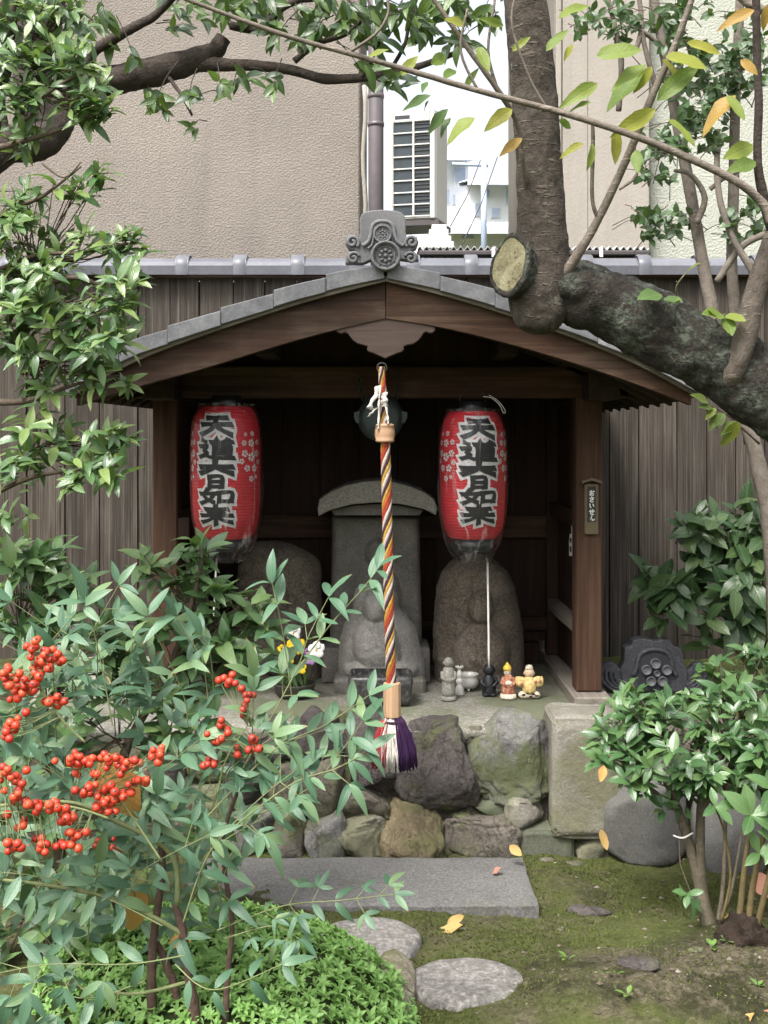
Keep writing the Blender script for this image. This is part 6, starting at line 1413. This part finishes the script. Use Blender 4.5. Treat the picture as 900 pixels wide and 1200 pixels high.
def frond(pts, n, L, tri=0.5, droop=0.0, term=True, w0=0.0020):
    """pts: (px, py, Y) from the cane outwards; leaflets in pairs at n nodes, each pair single or in threes"""
    c = [Vector(q) for q in crom([tuple(P(*p)) for p in pts], 8)]; m_ = len(c); nst.tube(c, list(np.linspace(w0, w0*0.45, m_)), 5, cap=False)
    plane = Vector((0, -0.7, 0.85))+rv(rng, 0.45)
    for j in range(n):
        t = 0.28+0.72*(j/(n-1) if n > 1 else 1); i = min(int(t*(m_-1)), m_-1); p = c[i]; d = (c[min(i+1, m_-1)]-c[max(i-1, 0)]).normalized()
        nn = (plane+rv(rng, 0.16)); sd = d.cross(nn).normalized()
        last = (j == n-1)
        for s_ in (-1, 1):
            dd = (d*rng.uniform(0.35, 0.75)+sd*s_*rng.uniform(0.75, 1.0)+rv(rng, 0.11)-UP*droop*rng.uniform(0.4, 1.2)).normalized(); ll = L*rng.uniform(0.75, 1.1)*(1.0 if not last else 0.95)
            if rng.random() < tri and not last:
                e = p+dd*ll*rng.uniform(0.5, 0.9); nst.tube([p, (p+e)/2, e], [0.0012, 0.001, 0.0008], 4, cap=False)
                s2 = dd.cross(nn).normalized()
                nf.add(e, dd-UP*droop*0.4+rv(rng, .15), nn, ll); 
                for s3 in (-1, 1): nf.add(e, dd*0.5+s2*s3*0.9-UP*droop*0.5+rv(rng, .2), nn+rv(rng, .2), ll*rng.uniform(0.7, 0.95))
            else: nf.add(p+dd*0.004, dd, nn, ll)
        if last and term: nf.add(p, d+rv(rng, 0.15)-UP*droop*0.3, nn, L*rng.uniform(0.95, 1.2))
# sprays one can pick out in the photograph
frond([(132, 850, 2.85), (118, 775, 2.84), (102, 706, 2.82)], 3, 0.088, 0.0)
frond([(245, 850, 2.85), (238, 780, 2.84), (207, 722, 2.82)], 4, 0.080, 0.1); frond([(252, 840, 2.88), (247, 770, 2.86), (236, 745, 2.84)], 3, 0.075, 0.0)
frond([(345, 840, 2.8), (332, 745, 2.79), (319, 684, 2.78)], 4, 0.075, 0.0); frond([(285, 900, 2.8), (345, 790, 2.78), (362, 745, 2.76), (385, 700, 2.74)], 5, 0.070, 0.2)
frond([(345, 790, 2.78), (385, 735, 2.76), (425, 690, 2.74), (442, 668, 2.72)], 5, 0.068, 0.1); pass
frond([(240, 960, 2.8), (320, 880, 2.78), (380, 850, 2.76), (432, 815, 2.74)], 6, 0.068, 0.35); frond([(290, 960, 2.78), (360, 925, 2.76), (400, 880, 2.74), (425, 845, 2.72)], 5, 0.068, 0.3)
frond([(260, 980, 2.76), (340, 920, 2.74), (395, 900, 2.72), (430, 880, 2.71)], 5, 0.066, 0.3); frond([(215, 1080, 2.8), (245, 1000, 2.78), (300, 940, 2.76), (350, 900, 2.74)], 6, 0.08, 0.4, 0.3)
frond([(255, 1090, 2.85), (330, 1062, 2.84), (400, 1055, 2.82), (462, 1048, 2.8)], 7, 0.05, 0.5); frond([(262, 1100, 2.85), (320, 1085, 2.83), (350, 1100, 2.8)], 4, 0.05, 0.4, 0.3)
frond([(190, 1085, 2.8), (130, 1055, 2.78), (60, 1030, 2.76), (0, 1022, 2.74)], 6, 0.075, 0.5, 0.8); frond([(170, 1150, 2.8), (100, 1170, 2.76), (40, 1150, 2.74)], 5, 0.08, 0.5, 0.4)
frond([(215, 1120, 2.8), (150, 1130, 2.76), (60, 1130, 2.72), (0, 1140, 2.7)], 6, 0.08, 0.5, 0.5); frond([(205, 1130, 2.8), (250, 1160, 2.76), (330, 1130, 2.74)], 4, 0.06, 0.4, 0.4)
for _ in range(70):
    px = rng.uniform(-10, 320); py = rng.uniform(760, 1120)
    if px > 250 and py > 1030: continue
    if px > 90 and px < 200 and 850 < py < 950 and rng.random() < 0.6: continue
    if px > 235 and py < 880: continue
    Y = rng.uniform(2.75, 3.2); an = rng.gauss(-0.25 if px < 150 else 0.35, 0.7); l_ = rng.uniform(60, 120); ex, ey = px+l_*math.sin(an), py-l_*math.cos(an)*0.8
    up_ = max(0.0, (py-950)/300)
    frond([(px-l_*0.15*math.sin(an), py+l_*0.35, Y+0.06), (px, py, Y+0.03), (ex, ey+up_*40, Y-0.04)], rng.randint(3, 5), rng.uniform(0.055, 0.082), 0.35, up_*0.7)
nf.finish(); o = nst.build('leaf_stalks', NST, nd); o['kind'] = 'stuff'
for pts in ([(180, 1400, 2.9, 6), (178, 1220, 2.9, 6), (178, 1150, 2.9, 5.5), (180, 1100, 2.9, 5), (190, 1000, 2.88, 4), (170, 900, 2.86, 3)], [(225, 1400, 2.88, 7), (228, 1210, 2.88, 8), (222, 1150, 2.88, 5.5), (214, 1090, 2.87, 5), (205, 1060, 2.86, 4)],
            [(212, 1400, 2.92, 6), (208, 1190, 2.92, 5.5), (195, 1130, 2.92, 5), (183, 1105, 2.92, 4)], [(263, 1400, 2.9, 4), (264, 1200, 2.9, 4), (268, 1130, 2.9, 3.6), (272, 1080, 2.9, 3), (262, 980, 2.88, 2.4), (300, 880, 2.84, 2)]): bough(nd, 'cane', pts, NBK, 10, 6, 0.18, 5, 35)
bough(nd, 'stem', [(214, 1095, 2.87, 3.2), (180, 1075, 2.84, 2.8), (120, 1050, 2.8, 2.6), (40, 1035, 2.76, 2.2), (-20, 1030, 2.74, 2)], NST, 8, 6, 0.05); bough(nd, 'stem', [(222, 1150, 2.88, 2.4), (150, 1165, 2.84, 2), (60, 1150, 2.8, 1.8)], NST, 8, 5, 0.05)
bough(nd, 'stem', [(208, 1060, 2.86, 3.4), (200, 1000, 2.84, 3), (130, 960, 2.8, 2.6), (80, 940, 2.76, 2.2), (0, 944, 2.72, 2)], NST, 8, 6, 0.05)
def m_berry(name, cols):
    s = NT(name); oi = s.n('ShaderNodeObjectInfo'); c = s.ramp(oi.outputs['Random'], [(i/(len(cols)-1), x) for i, x in enumerate(cols)])
    tc = s.n('ShaderNodeTexCoord'); sp = s.n('ShaderNodeSeparateXYZ'); s.l(tc.outputs['Object'], sp.inputs[0])
    v = s.coord(); c = s.mix(s.math('MULTIPLY', s.noise(v, 2.2, 4, 0.6), 0.35), c, sc(cols[0], 0.5))
    c = s.mix(s.math('MULTIPLY', s.math('SUBTRACT', sp.outputs[2], 0.90), 14.0, clamp=True), c, (0.03, 0.015, 0.01))
    return s.done(s.pbsdf(c, 0.42, s.bump(s.noise(v, 6, 3), 0.08, 0.05), 0.45))
BER = m_berry('red_berry', [(0.40, 0.03, 0.016), (0.54, 0.05, 0.02), (0.60, 0.085, 0.03)]); BERD = m_berry('dark_red_berry', [(0.24, 0.022, 0.012), (0.38, 0.035, 0.018), (0.46, 0.05, 0.02)])
bmv = bmesh.new(); bmesh.ops.create_icosphere(bmv, subdivisions=3, radius=1.0)
for v in bmv.verts:
    if v.co.z < -0.93: v.co.z *= 0.93
bme = {}
for nm, m_ in (('a', BER), ('d', BERD)):
    me = bpy.data.meshes.new('berry'); bmv.to_mesh(me); me.materials.append(m_); me.polygons.foreach_set('use_smooth', [True]*len(me.polygons)); bme[nm] = me
bmv.free()
rng = random.Random(81)
def cluster(path, spots, Y, rpx, kd, n):
    ax = [Vector(q) for q in crom([tuple(P(*p, Y)) for p in path], 6)]; root = empty('berry_cluster', ax[0]); root.parent = nd; root.matrix_basis = wm(nd).inverted() @ Matrix.Translation(ax[0])
    g_ = Geo().tube(ax, list(np.linspace(0.0028, 0.0012, len(ax))), 5); placed = []
    tries = 0
    while len(placed) < n and tries < 6000:
        tries += 1
        cx, cy, rx, ry = rng.choice(spots); r = rpx*Y/F*rng.uniform(0.8, 1.08)
        p = P(cx+rng.gauss(0, 0.40)*rx, cy+rng.gauss(0, 0.40)*ry, Y+rng.uniform(-0.045, 0.045))
        if any((p-q).length < (r+s_)*0.88 for q, s_ in placed): continue
        placed.append((p, r)); b = min(ax, key=lambda a: (a-p).length+0.3*abs(a.z-p.z)); m_ = b.lerp(p, 0.55)+Vector((0, 0, -0.006)); g_.tube([b, m_, p], [0.0011, 0.0009, 0.0007], 4, cap=False)
        o = bpy.data.objects.new('berry', bme[kd]); COL.objects.link(o); o.parent = root; o.matrix_basis = Matrix.Translation(p-ax[0]) @ (p-m_).to_track_quat('Z', 'Y').to_matrix().to_4x4() @ Matrix.Scale(r, 4)
    o = g_.build('berry_stalks', NST, root); o['kind'] = 'stuff'
cluster([(100, 870), (70, 840), (40, 790), (35, 760)], [(38, 758, 16, 14), (62, 770, 14, 12), (45, 790, 26, 16), (25, 805, 24, 20), (66, 822, 16, 8), (12, 850, 18, 18), (48, 775, 20, 12), (8, 790, 10, 12)], 2.72, 5.2, 'a', 80)
cluster([(190, 1010), (150, 950), (120, 910), (85, 900)], [(90, 895, 22, 16), (120, 890, 30, 14), (150, 895, 26, 10), (110, 920, 30, 18), (140, 928, 24, 12), (125, 942, 16, 10), (185, 885, 8, 12), (165, 915, 14, 8)], 2.70, 5.1, 'a', 92)
cluster([(130, 960), (80, 945), (30, 950), (-10, 955)], [(15, 912, 20, 12), (20, 935, 18, 10), (55, 945, 24, 10), (75, 955, 20, 12), (25, 965, 24, 16), (42, 990, 14, 12), (75, 990, 18, 8), (90, 977, 12, 6), (15, 990, 14, 12), (5, 905, 12, 12)], 2.68, 5.2, 'a', 84)
cluster([(255, 930), (265, 890), (290, 850)], [(250, 850, 18, 18), (262, 860, 16, 14), (300, 875, 10, 26), (280, 880, 14, 14), (250, 895, 14, 10), (290, 820, 12, 20), (270, 800, 14, 10)], 2.78, 4.8, 'd', 44)
cluster([(150, 1000), (130, 990), (120, 985)], [(125, 985, 16, 8), (132, 995, 10, 6), (115, 990, 8, 6)], 2.85, 3.6, 'd', 9)

# ================================================================ azalea carpet at the bottom
ALEAF = m_leaf('azalea_leaf', [(0.15, 0.29, 0.07), (0.21, 0.39, 0.10), (0.29, 0.47, 0.15)], 0.4, 0.3, 0.4, 0.2)
ak = [leaf_mesh('azalea_leaf', ALEAF, 0.4, 4, 0.95, 0.9, 0.25, c, 0, 0, i) for i, c in enumerate((0.1, 0.3))]
az_ = empty('azalea_bush', Vector((-0.4, 3.3, 0)), 'low clipped bright green azalea mound below the nandina canes', 'bush'); fo = Foliage(az_, ak, 300); rng = random.Random(91)
def az_h(x, y):
    t = 1-((x+0.42)/0.50)**2-((y-3.2)/0.48)**2
    return 0.20*max(t, 0)**0.55 if t > 0 else None
for _ in range(3400):
    x, y = rng.uniform(-0.95, 0.1), rng.uniform(2.65, 3.7); h = az_h(x, y)
    if h is None: continue
    c = Vector((x, y, ground_z(x, y)+h+rng.uniform(-0.02, 0.012))); ax = Vector(((x+0.42)*0.9, (y-3.2)*0.7-0.1, 0.5))+rv(rng, 0.25)
    whorl(fo, c, ax, rng.randint(5, 7), rng.uniform(0.018, 0.028), rng, (0.8, 1.35), up=0.7)
fo.finish()
V, Fc = [], []; n = 40
for j in range(n+1):
    for i in range(n+1):
        a = 2*PI*i/n; r = j/n*0.96; x, y = -0.42+0.5*r*math.cos(a), 3.2+0.48*r*math.sin(a); h = az_h(x, y) or 0; V.append((x, y, ground_z(x, y)+h-0.03+0.008*noise.noise(Vector((x*30, y*30, 0)))))
for j in range(n):
    for i in range(n): a = j*(n+1)+i; Fc.append((a, a+1, a+n+2, a+n+1))
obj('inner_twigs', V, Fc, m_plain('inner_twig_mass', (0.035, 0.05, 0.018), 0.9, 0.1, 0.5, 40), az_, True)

# ================================================================ shrub at the right
GLEAF = m_leaf('gardenia_leaf', [(0.032, 0.085, 0.03), (0.055, 0.125, 0.045), (0.085, 0.165, 0.06), (0.12, 0.20, 0.07)], 0.3, 0.22, 0.6, 0.25)
gk = [leaf_mesh('gardenia_leaf', GLEAF, 0.42, 6, 0.95, 0.9, 0.26, c, 0.1, 0, i) for i, c in enumerate((0.1, 0.3, 0.5))]
rng = random.Random(101); random.seed(13)
B = [(735, 855, 3.95, 50, 30, 0.12, 18), (760, 825, 3.95, 50, 25, 0.14, 20), (800, 870, 3.85, 60, 45, 0.18, 36), (860, 850, 3.85, 50, 50, 0.18, 30), (850, 800, 3.95, 50, 30, 0.15, 18), (885, 780, 4.0, 25, 25, 0.1, 8), (720, 880, 3.9, 28, 22, 0.08, 8), (770, 900, 3.85, 50, 25, 0.12, 16), (840, 905, 3.8, 50, 25, 0.12, 16), (890, 890, 3.8, 30, 40, 0.12, 12), (795, 935, 3.85, 22, 16, 0.06, 3), (740, 900, 3.9, 18, 12, 0.05, 3), (812, 1050, 3.8, 8, 6, 0.02, 1)]
anc = [P(x, y, 3.9) for x, y in ((760, 890), (800, 910), (840, 900), (780, 860), (860, 860), (880, 900))]
gs = bush('gardenia_shrub', 'rounded glossy green shrub on bare forked stems by the boulders', 'shrub', Vector((1.0, 3.9, 0)), B, gk, (0.048, 0.072), rng, (5, 8), 0.5, 0.6, 0.3, TWIGB, anc, 300, (0.75, 1.3))
for pts in ([(835, 1105, 3.86, 9), (828, 1075, 3.88, 8), (818, 1030, 3.9, 6.5), (806, 985, 3.9, 5.5), (795, 950, 3.9, 5), (780, 915, 3.9, 4), (755, 885, 3.92, 2.6)], [(838, 1100, 3.87, 8), (826, 1060, 3.9, 7), (821, 1020, 3.9, 6), (821, 960, 3.9, 5.5), (826, 920, 3.9, 5), (850, 880, 3.9, 3)], [(842, 1080, 3.85, 3), (848, 1030, 3.85, 2.6), (851, 940, 3.86, 2.2), (856, 900, 3.86, 1.8)], [(845, 1075, 3.83, 2), (858, 1040, 3.82, 1.8), (872, 960, 3.82, 1.6)], [(795, 950, 3.9, 3.5), (770, 930, 3.88, 2.4), (740, 905, 3.88, 1.6)], [(822, 950, 3.9, 4), (840, 925, 3.88, 3), (875, 900, 3.86, 2)]):
    bough(gs, 'stem', pts, m_bark('shrub_bark', (0.07, 0.058, 0.04), (0.165, 0.14, 0.10), bump=0.6, scale=30), 9, 6, 0.12, 5, 30)
ty = bough(gs, 'plant_tie', [(789, 979, 3.88, 1.2), (800, 982, 3.86, 1.2), (812, 976, 3.88, 1.2)], M['cord'], 6, 4)
o = rock('stump', PG(872, 1098, 0.06), (0.065, 0.07, 0.065), m_bark('stump_bark', (0.018, 0.013, 0.010), (0.062, 0.043, 0.031), bump=1.3, scale=40), seed=71, sq=0.8, amp=0.45, cuts=7); tag(o, 'knobbly reddish brown stump at the foot of the palmate plant stems', 'stump')
# young plant with fans of large leaves at the right edge
FLEAF = m_leaf('fan_leaf', [(0.05, 0.12, 0.04), (0.08, 0.165, 0.055), (0.12, 0.21, 0.08)], 0.36, 0.25, 0.5, 0.35)
fk = [leaf_mesh('fan_leaf', FLEAF, 0.46, 7, 1.05, 0.85, 0.2, c, 0.1, 0.02, i) for i, c in enumerate((0.15, 0.35))]
yp = empty('palmate_plant', Vector((1.05, 3.6, 0)), 'young plant with fans of large ribbed leaves on yellowish stems', 'plant'); fo = Foliage(yp, fk, 300); rng = random.Random(111)
for px, py, n, L in ((880, 955, 5, 0.10), (838, 945, 4, 0.062), (905, 925, 5, 0.10), (912, 985, 5, 0.09), (890, 1000, 4, 0.07), (806, 1048, 3, 0.05)):
    c = P(px, py, 3.6); whorl(fo, c, Vector((rng.uniform(-.2, .2), -0.75, 0.5)), n, L, rng, (0.95, 1.25), jit=0.1, up=0.2)
fo.finish()
for pts in ([(876, 1098, 3.66, 4.2), (882, 1040, 3.64, 3.8), (893, 990, 3.62, 3.2), (905, 925, 3.6, 2.4)], [(865, 1095, 3.67, 4), (870, 1040, 3.65, 3.6), (876, 990, 3.63, 3), (882, 955, 3.61, 2.4)], [(845, 1080, 3.68, 2), (856, 1030, 3.66, 1.8), (850, 980, 3.64, 1.4), (838, 945, 3.6, 1.2)], [(884, 1100, 3.66, 4.2), (898, 1040, 3.62, 3.4), (912, 985, 3.6, 2.6)]):
    bough(yp, 'stem', pts, m_bark('ochre_stem', (0.075, 0.058, 0.025), (0.15, 0.115, 0.055), bump=0.2, scale=30), 8, 5, 0.05, 5, 25)
# aucuba by the fence
XLEAF = m_leaf('aucuba_leaf', [(0.018, 0.046, 0.020), (0.032, 0.07, 0.028), (0.05, 0.095, 0.038), (0.075, 0.12, 0.042)], 0.36, 0.2, 0.45, 0.3)
xk = [leaf_mesh('aucuba_leaf', XLEAF, 0.5, 9, 0.9, 0.8, 0.18, c, 0.1, 0.05, i) for i, c in enumerate((0.15, 0.35, 0.5))]
rng = random.Random(121)
B = [(840, 615, 5.3, 50, 28, 0.15, 11), (880, 600, 5.3, 30, 22, 0.1, 6), (800, 690, 5.25, 42, 18, 0.1, 6), (775, 680, 5.25, 18, 18, 0.08, 3), (850, 680, 5.25, 55, 35, 0.15, 12), (880, 650, 5.3, 30, 50, 0.15, 9), (850, 725, 5.25, 50, 28, 0.12, 8), (895, 720, 5.2, 25, 30, 0.1, 7), (840, 655, 5.3, 40, 30, 0.1, 8), (780, 720, 5.25, 18, 12, 0.06, 2)]
anc = [P(x, y, 5.35) for x, y in ((870, 640), (850, 690), (870, 730), (830, 700))]
xb_ = bush('aucuba_bush', 'broad-leaved dark green bush with toothed leaves against the fence', 'bush', Vector((1.6, 5.4, 0.4)), B, xk, (0.09, 0.14), rng, (4, 6), 0.4, 0.35, 0.5, TWIG, anc, 300, (0.8, 1.35), 0.7)
for pts in ([(900, 860, 5.4, 5), (880, 780, 5.4, 4), (860, 700, 5.36, 3), (850, 620, 5.32, 2)], [(905, 860, 5.4, 5), (898, 720, 5.38, 3), (890, 620, 5.34, 2)], [(885, 790, 5.4, 3), (830, 720, 5.3, 2), (790, 690, 5.26, 1.2)]): bough(xb_, 'stem', pts, TWIG, 8, 5, 0.08, 5, 20)
# small sprig hanging below the trunk
sg = empty('hanging_sprig', P(850, 470, 4.0), 'small sprig with pale and yellow leaves hanging below the cherry trunk', 'sprig'); fo = Foliage(sg, [cl['g'][0]], 30)
bough(sg, 'stem', [(815, 466, 4.0, 0.8), (835, 476, 4.0, 1), (852, 486, 4.0, 1.2), (868, 500, 4.0, 1.4), (890, 520, 4.0, 1.6)], TWIGB, 5, 4)
for a, b in (((830, 472), (812, 462)), ((835, 478), (820, 476)), ((838, 478), (828, 490)), ((848, 484), (840, 500)), ((846, 484), (832, 502)), ((862, 494), (846, 508))): p0, p1 = P(*a, 3.98), P(*b, 3.95); fo.add(p0, p1-p0, Vector((0, -.8, .6)), (p1-p0).length*1.1)
fo.finish()
o = bpy.data.objects.new('leaf', cl['y'][1][0]); COL.objects.link(o); o.parent = sg; p0, p1 = P(866, 494, 3.96), P(848, 522, 3.94); d = (p1-p0); L = d.length; d.normalize(); n = Vector((0.2, -1, 0.3)); n = (n-d*n.dot(d)).normalized(); x = d.cross(n)
o.matrix_basis = wm(sg).inverted() @ Matrix(((x.x*L, d.x*L, n.x*L, p0.x), (x.y*L, d.y*L, n.y*L, p0.y), (x.z*L, d.z*L, n.z*L, p0.z), (0, 0, 0, 1)))

# ================================================================ fallen leaves
DRY = m_leaf('dry_yellow_leaf', [(0.42, 0.27, 0.10), (0.50, 0.34, 0.14)], 0.7, 0.2, 0.2, 0.3, spots=((0.22, 0.10, 0.04), 30, 0.6)); DRO = m_leaf('dry_orange_leaf', [(0.60, 0.29, 0.09), (0.56, 0.31, 0.12)], 0.6, 0.25, 0.2, 0.2, spots=((0.16, 0.06, 0.02), 40, 0.62)); DRR = m_leaf('dry_pink_leaf', [(0.42, 0.18, 0.13), (0.40, 0.2, 0.15)], 0.7, 0.2, 0.2, 0.3, spots=((0.16, 0.06, 0.04), 40, 0.6))
def fallen(p0, p1, mat, label, wx=1.0, n=(0, -0.25, 1), W=0.5, curl=-0.25):
    d = p1-p0; L = d.length; d.normalize(); n = Vector(n); n = (n-d*n.dot(d)).normalized(); x = d.cross(n)
    me = leaf_mesh('fallen_leaf', mat, W*wx, 8, 0.85, 0.8, 0.35, curl, 0.2, 0.02, L*100)[0]
    o = bpy.data.objects.new('fallen_leaf', me); COL.objects.link(o); o.matrix_basis = Matrix(((x.x*L, d.x*L, n.x*L, p0.x), (x.y*L, d.y*L, n.y*L, p0.y), (x.z*L, d.z*L, n.z*L, p0.z), (0, 0, 0, 1))); tag(o, label, 'leaf', 'fallen leaves')
fallen(PG(512, 1092, 0.012), PG(544, 1091, 0.022), DRY, 'large dry yellow fallen leaf on moss between slab and pale stepping stone', 1.2); fallen(PG(524, 1083, 0.02), PG(546, 1075, 0.045), DRY, 'smaller upturned dry yellow leaf behind the large one on moss', 1.0, (0, -0.7, 0.7))
fallen(P(597, 991, 4.36), P(612, 1003, 4.34), DRY, 'dry yellow leaf leaning on the stone wall above the slab corner', 1.2, (0, -1, 0.3)); fallen(PG(577, 1024, 0.039), PG(589, 1019, 0.055), DRR, 'curled pinkish leaf lying on the granite slab', 1.5)
fallen(PG(485, 1172, 0.01), PG(490, 1157, 0.05), DRY, 'dry yellow leaf standing beside the pale stepping stone', 0.9, (0.2, -1, 0.2)); fallen(P(704, 972, 4.35), P(709, 996, 4.34), DRY, 'dry yellow leaf leaning between tall wall stone and boulder', 0.9, (0.3, -1, 0.1))
fallen(P(884, 1022, 3.9), P(900, 1050, 3.9), DRR, 'large pinkish dry leaf caught behind the palmate plant stems', 1.4, (0, -1, 0.2)); fallen(PG(870, 1199, 0.05), PG(886, 1190, 0.07), DRO, 'orange dry leaf on dark moss below the shrub', 1.2); fallen(PG(888, 1197, 0.05), PG(902, 1186, 0.07), DRR, 'reddish dry leaf beside the orange one on dark moss', 1.2); fallen(PG(848, 1076, 0.05), PG(868, 1072, 0.07), DRY, 'pale dry leaf at the shrub foot', 0.7)
fallen(P(120, 880, 2.80), P(160, 968, 2.80), DRO, 'big orange leaf caught behind the red berries', 1.0, (0.1, -1, 0.1), 0.46, 0.35); fallen(P(152, 1030, 2.96), P(158, 1100, 2.96), DRO, 'spotted orange-brown leaf caught among the nandina canes', 1.1, (0.3, -1, 0.1), 0.5, 0.35); fallen(P(198, 1106, 2.93), P(229, 1100, 2.93), DRO, 'small bright orange leaf caught by the nandina canes', 1.0, (0, -0.8, 0.6))
fallen(P(708, 897, 3.78), P(702, 916, 3.77), DRO, 'small orange leaf hanging in the right shrub', 1.1, (0.1, -1, 0.1)); fallen(P(122, 792, 3.4), P(130, 802, 3.4), DRY, 'tiny pale dry leaf in the camellia shade', 1, (0, -1, .2))
# small ferny weeds and clover in the moss
WD = m_leaf('weed_leaf', [(0.12, 0.22, 0.05), (0.16, 0.28, 0.07)], 0.5, 0.3, 0.3, 0.2); wk = [leaf_mesh('weed_leaf', WD, 0.5, 4, 0.9, 0.9, 0.2, 0.2)]
rng = random.Random(131)
for px, py, n, lb in ((835, 1117, 9, 'small bright fern frond at the foot of the stump'), (852, 1115, 7, 'tiny light green weed next to the stump fern'), (888, 1170, 9, 'small bright weed in dark moss under the stump'), (665, 1130, 5, 'tiny bluish weed on the soil near the pale stepping stone'), (735, 1192, 6, 'small pale weed on the foreground moss'), (720, 1172, 4, 'tiny weed on the sandy soil')):
    c = PG(px, py, 0.03); c.z = ground_z(c.x, c.y)+0.004; r_ = empty('weed', c, lb, 'weed', 'small weeds in the moss'); fo = Foliage(r_, wk, 50)
    for i in range(n): a = rng.uniform(0, 2*PI); fo.add(c+Vector((math.cos(a)*0.005, math.sin(a)*0.005, 0)), Vector((math.cos(a), math.sin(a)*0.8, rng.uniform(0.2, 0.8))), UP, rng.uniform(0.018, 0.034))
    fo.finish()
# loose stones on the soil
rng = random.Random(141)
for px, py, r, lb in ((748, 1158, 26, 'long flat pale stone bedded in the sandy soil'), (815, 1124, 10, 'small grey pebble before the shrub stems'), (690, 1060, 26, 'dark flat stone sunk flush in the moss'), (672, 1004, 12, 'grey flat pebble at the wall foot beside the slab'), (640, 1004, 10, 'small grey pebble at the wall foot by the slab corner')):
    c = PG(px, py, 0.02); k = c.y/F; c.z = ground_z(c.x, c.y)-0.002; o = rock('pebble', c, (r*k, r*k*0.6, max(r*k*0.22, 0.006)), ST['dark'] if r > 20 else ST['brown'], seed=int(px), sq=0.8, sub=3); tag(o, lb, 'stone', 'loose stones on the ground')
